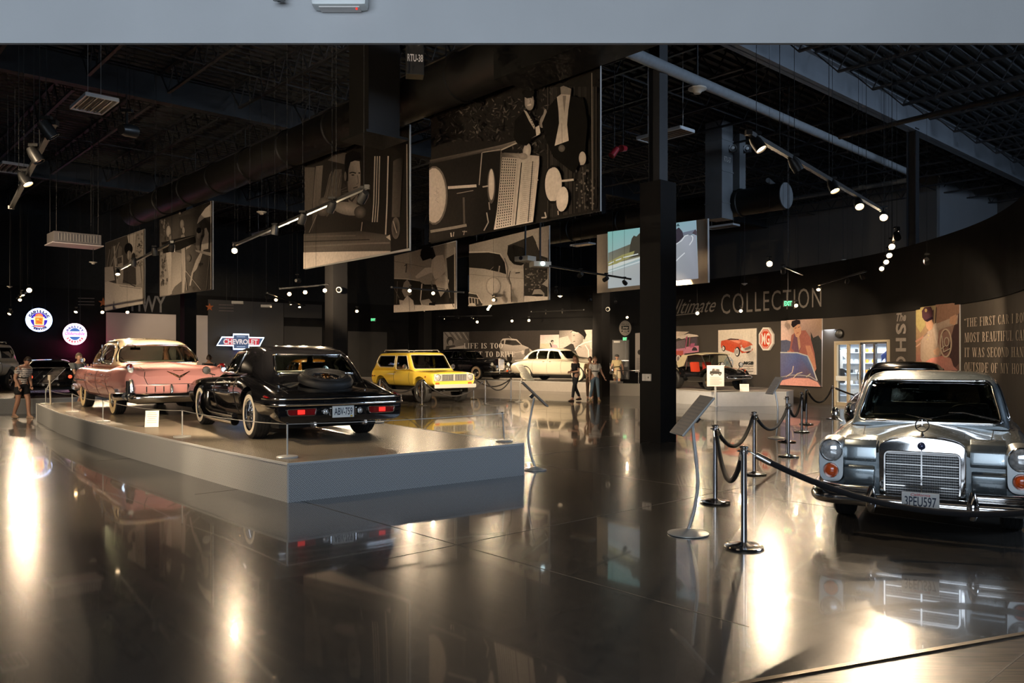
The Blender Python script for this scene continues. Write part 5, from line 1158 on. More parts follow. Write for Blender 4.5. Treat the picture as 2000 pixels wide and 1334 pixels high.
# ================================================================ CARS
def pchip(xs,ys,xq):
 xs = np.array(xs,float); ys = np.array(ys,float); h = np.diff(xs); d = np.diff(ys)/h; m = np.zeros(len(xs))
 for i in range(1,len(xs)-1):
  if d[i-1]*d[i] > 0:
   w1 = 2*h[i]+h[i-1]; w2 = h[i]+2*h[i-1]; m[i] = (w1+w2)/(w1/d[i-1]+w2/d[i])
 m[0] = d[0]; m[-1] = d[-1]
 if len(xs) == 2: m[:] = d[0]
 k = np.clip(np.searchsorted(xs,xq)-1,0,len(xs)-2); t = (xq-xs[k])/h[k]
 return (2*t**3-3*t**2+1)*ys[k]+(t**3-2*t**2+t)*h[k]*m[k]+(-2*t**3+3*t**2)*ys[k+1]+(t**3-t**2)*h[k]*m[k+1]
def chaikin(P,it,sharp=()):
 P = [tuple(p) for p in P]; tags = [i in sharp for i in range(len(P))]
 for _ in range(it):
  Q = [P[0]]; tg = [tags[0]]
  for i in range(len(P)-1):
   a,b = np.array(P[i]),np.array(P[i+1])
   if i > 0 and not tags[i]: Q.append(tuple(.75*a+.25*b)); tg.append(False)
   if i < len(P)-2:
    if tags[i+1]: Q.append(P[i+1]); tg.append(True)
    else: Q.append(tuple(.25*a+.75*b)); tg.append(False)
  Q.append(P[-1]); tg.append(tags[-1]); P,tags = Q,tg
 return P
def loft(st,n=40,it=2,sharp=(),closed_bottom=True):
 """st: list of (x, [(y,z)...]) half profiles from the bottom centre outward and over to the top centre"""
 st = sorted(st,key=lambda s: s[0]); xs = [s[0] for s in st]; K = len(st[0][1])
 xq = sorted(set([round(v,4) for v in np.linspace(xs[0],xs[-1],n)]+[round(v,4) for v in xs])); xq = [x for i,x in enumerate(xq) if i == 0 or x-xq[i-1] > .006 or x in xs]
 A = np.array([[p for p in s[1]] for s in st])      # S,K,2
 rings = []
 for x in xq:
  P = [(float(pchip(xs,A[:,k,0],x)),float(pchip(xs,A[:,k,1],x))) for k in range(K)]
  rings.append((x,chaikin(P,it,sharp)))
 mb = MB(); m = len(rings[0][1])
 full = []
 for x,P in rings:
  r = [(x,y,z) for y,z in P]
  if closed_bottom: r += [(x,-y,z) for y,z in P[-2:0:-1]]
  else: r += [(x,-y,z) for y,z in P[-2::-1]]
  full.append(r)
 q = len(full[0]); mb.v = [p for r in full for p in r]
 for i in range(len(full)-1):
  for k in range(q if closed_bottom else q-1):
   l = (k+1) % q; mb.f.append((i*q+k,i*q+l,(i+1)*q+l,(i+1)*q+k))
 if closed_bottom:
  mb.f.append(tuple(range(q))[::-1]); mb.f.append(tuple((len(full)-1)*q+k for k in range(q)))
 return mb
def tmp_obj(mb,m,smooth=0):
 me = bpy.data.meshes.new('tmp'); me.from_pydata(mb.v,[],mb.f); bm = bmesh.new(); bm.from_mesh(me)
 bmesh.ops.remove_doubles(bm,verts=bm.verts,dist=1e-5); bmesh.ops.recalc_face_normals(bm,faces=bm.faces); bm.to_mesh(me); bm.free()
 me.materials.append(m); o = bpy.data.objects.new('tmp',me); C.objects.link(o); return o
def evalmesh(o):
 dg = bpy.context.evaluated_depsgraph_get(); dg.update(); return bpy.data.meshes.new_from_object(o.evaluated_get(dg))
def boolean(o,cutters,op='DIFFERENCE'):
 for c_ in cutters:
  md = o.modifiers.new('b','BOOLEAN'); md.operation = op; md.object = c_; md.solver = 'EXACT'
 me = evalmesh(o); o.modifiers.clear(); old = o.data; o.data = me; bpy.data.meshes.remove(old)
 for c_ in cutters: dm_ = c_.data; bpy.data.objects.remove(c_); bpy.data.meshes.remove(dm_)
 return o
def finish(o,name,parent,ang=32):
 o.name = name; o.data.name = name; o.parent = parent; bm = bmesh.new(); bm.from_mesh(o.data)
 for f in bm.faces: f.smooth = True
 for e in bm.edges: e.smooth = not (len(e.link_faces) == 2 and e.calc_face_angle(0) > rad(ang))
 bm.to_mesh(o.data); bm.free(); return o
def bvh_of(o):
 bm = bmesh.new(); bm.from_mesh(o.data); b = BVHTree.FromBMesh(bm); bm.free(); return b
def resample(pts,step,closed=False):
 P = [Vector((p[0],p[1],0)) for p in pts]; out = []; n = len(P)
 for i in range(n if closed else n-1):
  a,b = P[i],P[(i+1) % n]; k = max(1,int((b-a).length/step))
  for j in range(k): out.append(a+(b-a)*j/k)
 if not closed: out.append(P[-1])
 return [(p.x,p.y) for p in out]
def rnd_poly(pts,r,n=4):          # round the corners of a closed polygon
 out = []; m = len(pts)
 for i in range(m):
  p = Vector((*pts[i],0)); a = Vector((*pts[i-1],0)); b = Vector((*pts[(i+1) % m],0)); rr = min(r,(a-p).length*.45,(b-p).length*.45)
  s = p+(a-p).normalized()*rr; e = p+(b-p).normalized()*rr
  for k in range(n+1):
   t = k/n; q = s*(1-t)**2+p*2*t*(1-t)+e*t*t; out.append((q.x,q.y))
 return out
class Surf:                        # follow the skin of a body: side (x,z)->y, end (y,z)->x, top (x,y)->z
 def __init__(s,b): s.b = b
 def side(s,x,z,sg=1):
  h = s.b.ray_cast(Vector((x,sg*3,z)),Vector((0,-sg,0))); return h[0]
 def end(s,y,z,sg=1):
  h = s.b.ray_cast(Vector((sg*6,y,z)),Vector((-sg,0,0))); return h[0]
 def top(s,x,y):
  h = s.b.ray_cast(Vector((x,y,4)),Vector((0,0,-1))); return h[0]
 def path(s,kind,pts,sg=1,off=.004,step=.05,closed=False):
  out = []
  for a,b in resample(pts,step,closed):
   p = getattr(s,kind)(a,b,sg) if kind != 'top' else s.top(a,b)
   if p is not None:
    p = p.copy()
    if kind == 'side': p.y += sg*off
    elif kind == 'end': p.x += sg*off
    else: p.z += off
    out.append(p)
  return out
def trim(surf,kind,pts,r,m,name,parent,sg=1,closed=False,off=.004,flat=None,step=.05):
 P = surf.path(kind,pts,sg,off,step,closed)
 if len(P) < 2: return None
 mb = MB(); mb.tube(P,r,6,closed=closed); return mb.build(name,m,parent,smooth=60)
def prism_cut(kind,poly,lo,hi):
 mb = MB()
 if kind == 'side': mb.prism(poly,(0,0,0),(1,0,0),(0,0,1),lo,hi)      # X x Z = -Y
 else: mb.prism(poly,(0,0,0),(0,1,0),(0,0,1),lo,hi)                    # Y x Z = +X
 return tmp_obj(mb,under)
def wheel(parent,x,y,r,wdt,sg,style,steer=0.0,detail=True):
 """tyre with rim parts; sg=+1 left side of the car"""
 M = T(x,y,r) @ Matrix.Rotation(steer,4,'Z') @ Matrix.Rotation(-sg*math.pi/2,4,'X')   # local +z points outward
 rr = style.get('rim',.62)*r; n = 32 if detail else 20
 mb = MB(); h = wdt/2
 mb.lathe([(rr,-h*.8),(r*.9,-h),(r*.985,-h*.8),(r,-h*.45),(r,h*.45),(r*.985,h*.8),(r*.9,h),(rr+.012,h*.88),(rr,h*.7),(rr*.98,0),(rr,-h*.8)],n,M=M)
 t = mb.build('wheel',rubber,parent,smooth=40)
 if detail:
  mb = MB()
  for k in range(4): zz = -h*.6+k*h*.4; mb.lathe([(r+.001,zz-.006),(r+.004,zz),(r+.001,zz+.006)],n,M=M)
  mb.build('tread_rib',seam,t)
 if style.get('white'):
  w0,w1 = style['white']; mb = MB(); mb.lathe([(w0*r,h*.90),(w0*r,h*1.02),(w1*r,h*1.02),(w1*r*1.005,h*.95)],n,M=M); mb.build('whitewall',style.get('wm',white_rubber),t,smooth=40)
 mb = MB(); mb.lathe([(rr,h*.86),(rr*.95,h*.80),(rr*.93,h*.45),(rr*.35,h*.30),(0,h*.30)],n,M=M); mb.build('rim',style.get('rm',chrome2),t,smooth=40)
 kind = style.get('kind','cap')
 if kind == 'cap':
  mb = MB(); mb.lathe([(rr*.80,h*.5),(rr*.74,h*.72),(rr*.5,h*.86),(rr*.46,h*.80),(rr*.2,h*1.05),(0,h*1.1)],n,M=M); mb.build('hubcap',style.get('cm',chrome),t,smooth=40)
 elif kind == 'wire':
  mb = MB()
  for k in range(style.get('n',24)):
   a = 2*math.pi*k/style.get('n',24); b = a+(.3 if k % 2 else -.3)
   mb.tube([M @ Vector((rr*.22*math.cos(b),rr*.22*math.sin(b),h*(1.0 if k % 2 else .7))),M @ Vector((rr*.93*math.cos(a),rr*.93*math.sin(a),h*.72))],.0065,5)
  mb.build('spokes',chrome,t); mb = MB(); mb.lathe([(rr*.26,h*.4),(rr*.26,h*1.0),(rr*.16,h*1.2),(0,h*1.24)],16,M=M); mb.build('hubcap',chrome,t,smooth=40)
  mb = MB(); mb.lathe([(rr*.92,h*.9),(rr*1.0,h*.98),(rr*1.02,h*.86)],n,M=M); mb.build('rim_lip',chrome,t,smooth=40)
 elif kind == 'slot':
  mb = MB(); mb.lathe([(rr*.62,h*.45),(rr*.5,h*.75),(rr*.28,h*.85),(rr*.24,h*1.0),(0,h*1.05)],n,M=M); mb.build('hubcap',chrome,t,smooth=40)
  for k in range(8):
   a = 2*math.pi*k/8; mb = MB(); mb.lathe([(0,0),(rr*.09,0),(rr*.09,.006),(0,.006)],8,M=M @ T(rr*.76*math.cos(a),rr*.76*math.sin(a),h*.44)); mb.build('rim_slot',seam,t)
 return t
def lamp(parent,name,pos,d,r,m,ring=chrome,depth=.05,ov=1.0):
 M = T(*pos) @ rotm(d) @ Matrix.Diagonal((1,ov,1,1)) if ov == 1.0 else T(*pos) @ rotm(d)
 mb = MB(); mb.lathe([(0,-.02),(r*.95,-.02),(r*.95,.005),(r*.7,.018),(0,.028)],22,M=M); o = mb.build(name,m,parent,smooth=40)
 if ring is not None:
  mb = MB(); mb.lathe([(r*.93,-.03),(r*1.12,-.03),(r*1.14,.0),(r*1.04,.018),(r*.94,.008)],22,M=M); mb.build('bezel',ring,o,smooth=50)
 return o
def ybox(mb,y,z0,z1,x0,x1): pass
def car_shell(t,body_st,cab_st,paint,roofm,arches,side_wins,front_win,rear_win,sharp=(),csharp=(),n=44,cn=26,roof_split=None,glassm=None,arch_depth=.42,shell_th=.03,it=2,frame=chrome,fr=.011,front_cut=(.2,3),rear_cut=(-4,-.2),pillar=None):
 body = tmp_obj(loft(body_st,n,it,sharp),paint)
 cut = []
 for (x,z,r,w_) in arches:
  for sg in (-1,1):
   mb = MB(); mb.lathe([(0,-arch_depth/2-.15),(r,-arch_depth/2-.15),(r,arch_depth/2+.15),(0,arch_depth/2+.15)],28,M=T(x,sg*(w_+.12),z) @ Matrix.Rotation(math.pi/2,4,'X')); cut.append(tmp_obj(mb,under))
 body = boolean(body,cut) if cut else body
 finish(body,'body',t); bs = Surf(bvh_of(body))
 cab = tmp_obj(loft(cab_st,cn,it,csharp),roofm); cs = Surf(bvh_of(cab))
 # hollow shell with window openings
 inner = [(x*1.0,[(max(0,y-shell_th) if y > 0 else 0,z-(shell_th if z > min(q[1] for q in P)+.02 else -.0)) for y,z in P]) for x,P in cab_st]
 xs_ = sorted(s[0] for s in inner); xm = (xs_[0]+xs_[-1])/2; L_ = xs_[-1]-xs_[0]
 inner = [((x-xm)*(1-2*shell_th/L_)+xm,P) for x,P in inner]
 ic = loft(inner,cn,it,csharp); cutters = []
 icv = tmp_obj(MB().add([(v[0],v[1],v[2]) for v in ic.v],ic.f),interior_dark); cutters.append(icv)
 wins = []
 for poly in side_wins:
  wins.append(('side',poly)); cutters.append(prism_cut('side',poly,-2,2))
 if front_win: wins.append(('front',front_win)); cutters.append(prism_cut('end',front_win,*front_cut))
 if rear_win: wins.append(('rear',rear_win)); cutters.append(prism_cut('end',rear_win,*rear_cut))
 cab = boolean(cab,cutters); finish(cab,'roof',t)
 # panes: patch of the inner skin inside each opening
 g = glassm or autoglass
 for kind,poly in wins:
  for sg in ((-1,1) if kind == 'side' else (1 if kind == 'front' else -1,)):
   th = .012
   # sample the outline on the outer surface, fill as a curved fan grid
   k2 = 'side' if kind == 'side' else 'end'
   a = np.array(poly); lo = a.min(0); hi = a.max(0); nx,nz = 10,6
   big = [(p[0]+(p[0]-a[:,0].mean())*.03,p[1]+(p[1]-a[:,1].mean())*.03) for p in poly]
   P = [p for p in resample(big,.12,True)]; cx_,cz_ = a[:,0].mean(),a[:,1].mean()
   mbp = MB(); rings = []
   ok = True
   for s_ in (1.0,.66,.33):
    R_ = []
    for x,z in P:
     q = getattr(cs,k2)(cx_+(x-cx_)*s_,cz_+(z-cz_)*s_,sg)
     if q is None: q = getattr(cs,k2)(cx_+(x-cx_)*s_*.94,cz_+(z-cz_)*s_*.94,sg)
     if q is None: ok = False; break
     q = q.copy()
     if k2 == 'side': q.y -= sg*.016
     else: q.x -= sg*.016
     R_.append(q)
    if not ok: break
    rings.append(R_)
   if not ok: continue
   c0_ = getattr(cs,k2)(cx_,cz_,sg).copy()
   if k2 == 'side': c0_.y -= sg*.016
   else: c0_.x -= sg*.016
   m_ = len(P); vs = [v for R_ in rings for v in R_]+[c0_]
   fs = []
   for i in range(2):
    for k in range(m_): l = (k+1) % m_; fs.append((i*m_+k,i*m_+l,(i+1)*m_+l,(i+1)*m_+k))
   for k in range(m_): fs.append((2*m_+k,2*m_+(k+1) % m_,3*m_))
   mbp.add(vs,fs); o = mbp.build({'side':'side_window','front':'windshield','rear':'rear_window'}[kind],g,t,smooth=60)
   if frame is not None:
    q = cs.path(k2,poly,sg,.002,.06,True)
    if len(q) > 4: mf = MB(); mf.tube(q,fr,6,closed=True); mf.build('window_frame',frame,o,smooth=60)
 return body,cab,bs,cs
def seats(t,rows,z=.32,m=interior_mid,w_=1.3,h=.5):
 for x in rows:
  mb = MB(); mb.box((x,0,z+.1),(.5,w_,.22)); mb.box((x-.26,0,z+.38),(.16,w_,h),M=Matrix.Rotation(-.18,3,'Y')); mb.build('seat',m,t,smooth=40,bevel=.04)
def steering(t,x,y,z,r=.19,m=interior_dark):
 M = T(x,y,z) @ rotm((-1,0,.45)); mb = MB()
 mb.tube([M @ Vector((r*math.cos(a),r*math.sin(a),0)) for a in [2*math.pi*k/24 for k in range(24)]],.012,6,closed=True)
 for a in (0,2.1,4.2): mb.tube([M @ Vector((0,0,0)),M @ Vector((r*math.cos(a),r*math.sin(a),0))],.009,5)
 mb.tube([M @ Vector((0,0,0)),M @ Vector((0,0,-.3))],.02,6); mb.build('steering_wheel',m,t,smooth=60)
def plate(t,x,z,sg,w_,h_,words,face,ink,top=None,tilt=0.0):
 M = T(x,0,z) @ Matrix.Rotation(0 if sg > 0 else math.pi,4,'Z') @ Matrix.Rotation(tilt,4,'Y')
 mb = MB(); mb.box((0,0,0),(.012,w_,h_)); mb.v = [tuple(M @ Vector(v)) for v in mb.v]; o = mb.build('license_plate',face,t,bevel=.003)
 vf = fit(text_mesh(words,1,bold=.012),-w_*.42,w_*.42,-h_*.30,h_*.27 if top else h_*.33)
 mb = MB(); mb.add([M @ Vector((.0075,p[0],p[1])) for p in vf[0]],vf[1]); mb.build('lettering',ink,o)
 if top:
  vf = fit(text_mesh(top[0],1,shear=.3,bold=.01),-w_*.26,w_*.26,h_*.30,h_*.45); mb = MB(); mb.add([M @ Vector((.0075,p[0],p[1])) for p in vf[0]],vf[1]); mb.build('plate_script',top[1],o)
 return o

def P8(zb,ws,zs,wm,zm,wsh,zsh,yf,zf,yd,zd,zt):
 return [(0,zb),(ws*.7,zb),(ws,zs),(wm,zm),(wsh,zsh),(yf,zf),(yd,zd),(yd*.5,zd*.4+zt*.6),(0,zt)]

# ---------------------------------------------------------------- silver limousine (right foreground)
P_silver = mat('silver_blue_paint',(.17,.20,.215),.26,.7,coat=1,coatr=.03,var=.02)
def make_silver():
 t = thing('limousine','silver-blue vintage limousine facing the camera behind velvet ropes at the right','car',(4.95,9.42,0),rad(-119.4)); t.scale = (1,.96,1)
 b = [(-2.95,P8(.42,.70,.50,.80,.62,.78,.78,.66,.84,.4,.85,.85)),
   (-2.6,P8(.30,.86,.42,.93,.60,.92,.80,.80,.90,.5,.92,.93)),
   (-1.6,P8(.26,.90,.36,.965,.60,.955,.82,.84,.95,.55,.96,.98)),
   (0.0,P8(.24,.90,.34,.975,.60,.96,.82,.84,.93,.6,.95,.96)),
   (.95,P8(.24,.90,.34,.975,.60,.96,.80,.86,.90,.62,.90,.95)),
   (1.5,P8(.26,.90,.36,.975,.60,.96,.79,.85,.885,.58,.84,.955)),
   (2.05,P8(.30,.88,.40,.965,.58,.95,.76,.83,.865,.56,.80,.94)),
   (2.30,P8(.32,.86,.42,.95,.58,.94,.74,.82,.84,.54,.75,.90)),
   (2.38,P8(.34,.85,.43,.94,.58,.93,.72,.80,.81,.53,.69,.86))]
 def Cb(ws,z0,wt,zt,ch): return [(0,z0),(ws*.6,z0),(ws,z0),(ws*.97,z0+(zt-z0)*.35),(wt,zt-ch),(wt*.86,zt-.012),(wt*.45,zt),(0,zt+.004)]
 c_ = [(-1.75,Cb(.62,.93,.5,.99,.02)),(-1.45,Cb(.74,.93,.62,1.28,.06)),(-1.1,Cb(.78,.93,.66,1.44,.07)),(-.3,Cb(.80,.92,.68,1.485,.07)),(.25,Cb(.80,.92,.68,1.465,.07)),(.50,Cb(.80,.92,.68,1.43,.06)),(.98,Cb(.79,.90,.72,1.03,.03)),(1.06,Cb(.78,.90,.70,.945,.01))]
 body,cab,bs,cs = car_shell(t,b,c_,P_silver,P_silver,[(1.6,.33,.42,.80),(-1.6,.33,.42,.80)],
  [rnd_poly([(.40,.98),(.70,.98),(.36,1.36),(-.25,1.39),(-.25,.98)],.05),rnd_poly([(-.33,.98),(-.33,1.39),(-1.0,1.37),(-1.25,1.15),(-1.25,.98)],.06)],
  rnd_poly([(-.715,.955),(.715,.955),(.615,1.385),(-.615,1.385)],.07),rnd_poly([(-.58,1.02),(.58,1.02),(.52,1.33),(-.52,1.33)],.08),
  sharp=(),glassm=autoglass_dark,frame=chrome,fr=.014)
 # headlamp pods
 for sg in (-1,1):
  pod = MB(); prof = rnd_poly([(-.118,.44),(.118,.44),(.122,.87),(-.122,.87)],.115,6)
  n = len(prof); vs = []
  for x,k in ((2.20,1.05),(2.42,1.0),(2.465,.93)): vs += [(x,sg*.805+p[0]*k,.655+(p[1]-.655)*k) for p in prof]
  fs = [tuple(range(n)),tuple(2*n+i for i in range(n))]
  for i in range(2):
   for k in range(n): fs.append((i*n+k,i*n+(k+1) % n,(i+1)*n+(k+1) % n,(i+1)*n+k))
  pd = pod.add(vs,fs).build('lamp_pod',mat('pod_metal',(.36,.38,.39),.3,.9),t,smooth=40)
  lamp(pd,'headlamp',(2.47,sg*.805,.755),(1,0,0),.096,clear_lens)
  lamp(pd,'turn_lamp',(2.47,sg*.805,.565),(1,0,0),.066,amber_lens)
  # lower shelf below the bonnet side and the grooved front panel
  mb = MB(); mb.prism([(2.2,.40),(2.44,.42),(2.47,.50),(2.465,.60),(2.44,.625),(2.2,.64)],(0,0,0),(1,0,0),(0,0,1),-sg*.41,-sg*.69); mb.build('front_apron',P_silver,t,smooth=50,bevel=.03)
  mb = MB(); mb.prism([(2.2,.655),(2.385,.655),(2.40,.68),(2.385,.80),(2.33,.86),(2.1,.89)],(0,0,0),(1,0,0),(0,0,1),-sg*.40,-sg*.70); mb.build('bonnet_front',P_silver,t,smooth=50,bevel=.045)
 # grille
 gx = 2.50
 arch = lambda w_,z0,z1,rise,n=12: [(-w_*1.0,z0)]+[(-w_*1.02*math.cos(math.pi*k/n),z1+rise*math.sin(math.pi*k/n)**.8) for k in range(n+1)]+[(w_,z0)]
 outer = arch(.365,.36,.80,.115); mb = MB(); mb.prism(outer,(0,0,0),(0,1,0),(0,0,1),2.28,2.465); mb.build('grille_shell',chrome,t,smooth=30,bevel=.012)
 inn = rnd_poly([(-.318,.375),(.318,.375),(.318,.775),(-.318,.775)],.05); mb = MB(); mb.prism(inn,(0,0,0),(0,1,0),(0,0,1),2.465,2.470); gb = mb.build('grille_back',under,t)
 for k in range(16):
  z = .392+k*.0245; big = k % 4 == 3; mb = MB(); mb.bar((2.478,-.313,z),(2.478,.313,z),.012,.0085 if big else .0045); mb.build('grille_bar',chrome if big else mat('grille_mid_metal',(.40,.40,.40),.25,.95),gb)
 mb = MB()
 for k in range(44): y = -.309+k*.01435; mb.bar((2.473,y,.38),(2.473,y,.77),.006,.003,up=(0,1,0))
 mb.build('grille_mesh',mat('grille_dark_metal',(.22,.22,.22),.3,.9),gb); mb = MB(); mb.bar((2.487,0,.37),(2.487,0,.80),.012,.014,up=(0,1,0)); mb.build('grille_spine',chrome,gb)
 mb = MB(); mb.tube([(2.482,p[0],p[1]) for p in inn],.012,6,closed=True); mb.build('grille_surround',chrome,gb,smooth=60)
 lamp(t,'grille_badge',(2.47,0,.835),(1,0,.15),.032,mat('badge_blue',(.05,.06,.12),.2,.5),chrome)
 M = T(2.34,0,1.015) @ Matrix.Rotation(math.pi/2,4,'Y'); mb = MB(); mb.tube([M @ Vector((.058*math.cos(a),.058*math.sin(a),0)) for a in [2*math.pi*k/28 for k in range(28)]],.0065,6,closed=True)
 for a in (180,60,300): mb.tube([(2.34,0,1.015),M @ Vector((.056*math.cos(rad(a)),.056*math.sin(rad(a)),0))],[.008,.003],6)
 mb.tube([(2.34,0,.957),(2.34,0,.91)],[.006,.02],8); mb.build('bonnet_star',chrome,t,smooth=50)
 # bumper: two-tier chrome
 pts = [(2.12,-.96),(2.40,-.945),(2.56,-.84),(2.62,-.5),(2.63,0),(2.62,.5),(2.56,.84),(2.40,.945),(2.12,.96)]
 pc_ = catmull([(a,b_,0) for a,b_ in pts],5)
 mb = MB(); mb.tube([Vector((p.x,p.y,.33)) for p in pc_],.062,12); mb.build('bumper',chrome,t,smooth=60)
 mb = MB(); mb.tube([Vector((p.x-.03,p.y,.42)) for p in pc_ if abs(p.y) > .36 and p.y < 0],.036,10); mb.build('bumper_tube',chrome,t,smooth=60)
 mb = MB(); mb.tube([Vector((p.x-.03,p.y,.42)) for p in pc_ if abs(p.y) > .36 and p.y > 0],.036,10); mb.build('bumper_tube',chrome,t,smooth=60)
 for sg in (-1,1):
  mb = MB(); mb.tube([(2.66,sg*.42,.24),(2.69,sg*.42,.30),(2.69,sg*.42,.37),(2.64,sg*.42,.46)],[.03,.05,.05,.025],10); mb.build('overrider',chrome,t,smooth=60)
 wt_plate = mat('plate_white',(.66,.66,.64),.4); ink_d = mat('plate_ink',(.02,.03,.06),.5)
 plate(t,2.72,.37,1,.31,.155,'3PEU597',wt_plate,ink_d,('California',mat('plate_red',(.6,.03,.04),.5)))
 # wipers, cowl, mirror
 for (a,b_,c2) in (((1.10,.05,.985),(.93,-.30,1.03),(.90,-.62,1.01)),((1.08,-.03,.985),(.92,.35,1.06),(.98,.66,1.0))):
  mb = MB(); mb.tube([a,b_,c2],.006,6); mb.build('wiper_arm',chrome,t)
  mb = MB(); mb.tube([(b_[0]+.02,b_[1]*.6,b_[2]-.008),(b_[0]+.025,b_[1],b_[2]-.002),(c2[0]+.015,c2[1]*1.1,c2[2]-.02)],.007,6); mb.build('wiper_blade',chrome2,t)
 mb = MB(); mb.bar((1.13,-.62,.95),(1.13,.62,.95),.05,.012); mb.build('cowl_grille',chrome2,t)
 M = T(.86,-.98,1.0) @ rotm((-1,.1,0)) @ Matrix.Diagonal((.7,1,.7,1)); mb = MB(); mb.lathe([(0,-.05),(.05,-.035),(.075,.0),(.075,.01),(0,.01)],16,M=M); mb.tube([(.86,-.98,.97),(.95,-.90,.92)],.01,6); mb.build('door_mirror',chrome,t,smooth=50)
 mb = MB(); mb.box((.42,0,1.30),(.02,.22,.06)); mb.bar((.42,0,1.33),(.42,0,1.42),.012); mb.build('rear_view_mirror',interior_dark,t)
 seats(t,(.1,-.95),z=.42); steering(t,.62,.36,.95,.2); mb = MB(); mb.box((.86,0,.9),(.24,1.3,.14)); mb.build('dashboard',interior_dark,t,bevel=.03)
 st = dict(rim=.6,kind='cap',white=(.64,.72))
 for x in (1.6,-1.6):
  for sg in (-1,1): wheel(t,x,sg*.77,.355,.2,sg,st)
 for sg in (-1,1):
  trim(bs,'side',[(-2.6,.80),(-1,.815),(.5,.80),(2.1,.755)],.007,chrome,'side_trim',t,sg); trim(bs,'side',[(-1.2,.34),(1.15,.34)],.012,chrome,'sill_trim',t,sg)
  trim(bs,'side',[(.95,.9),(.98,.4)],.004,seam,'door_gap',t,sg); trim(bs,'side',[(-.29,.93),(-.29,.38)],.004,seam,'door_gap',t,sg)
 for y in (-.60,.60): trim(bs,'top',[(1.1,y*1.05),(1.7,y*.98),(2.3,y*.93)],.004,seam,'bonnet_gap',t)
 mb = MB(); mb.box((-.2,0,.30),(4.4,1.5,.16)); mb.build('underside',under,t)
 return t
make_silver()
def PR(*p): return list(p)
def rear_lamp(t,name,poly,x,sg,m,frame=chrome,depth=.02,kind='rear'):
 """flat lens on the rear face; poly in (y,z)"""
 xx = x*1.0; d = -1 if kind == 'rear' else 1
 mb = MB(); mb.prism(poly,(0,0,0),(0,1,0),(0,0,1),min(xx,xx+d*depth),max(xx,xx+d*depth)); o = mb.build(name,m,t,bevel=.004)
 if frame is not None:
  mb = MB(); mb.tube([(xx+d*(depth+.002),p[0],p[1]) for p in poly],.009,6,closed=True); mb.build('lamp_frame',frame,o,smooth=60)
 return o
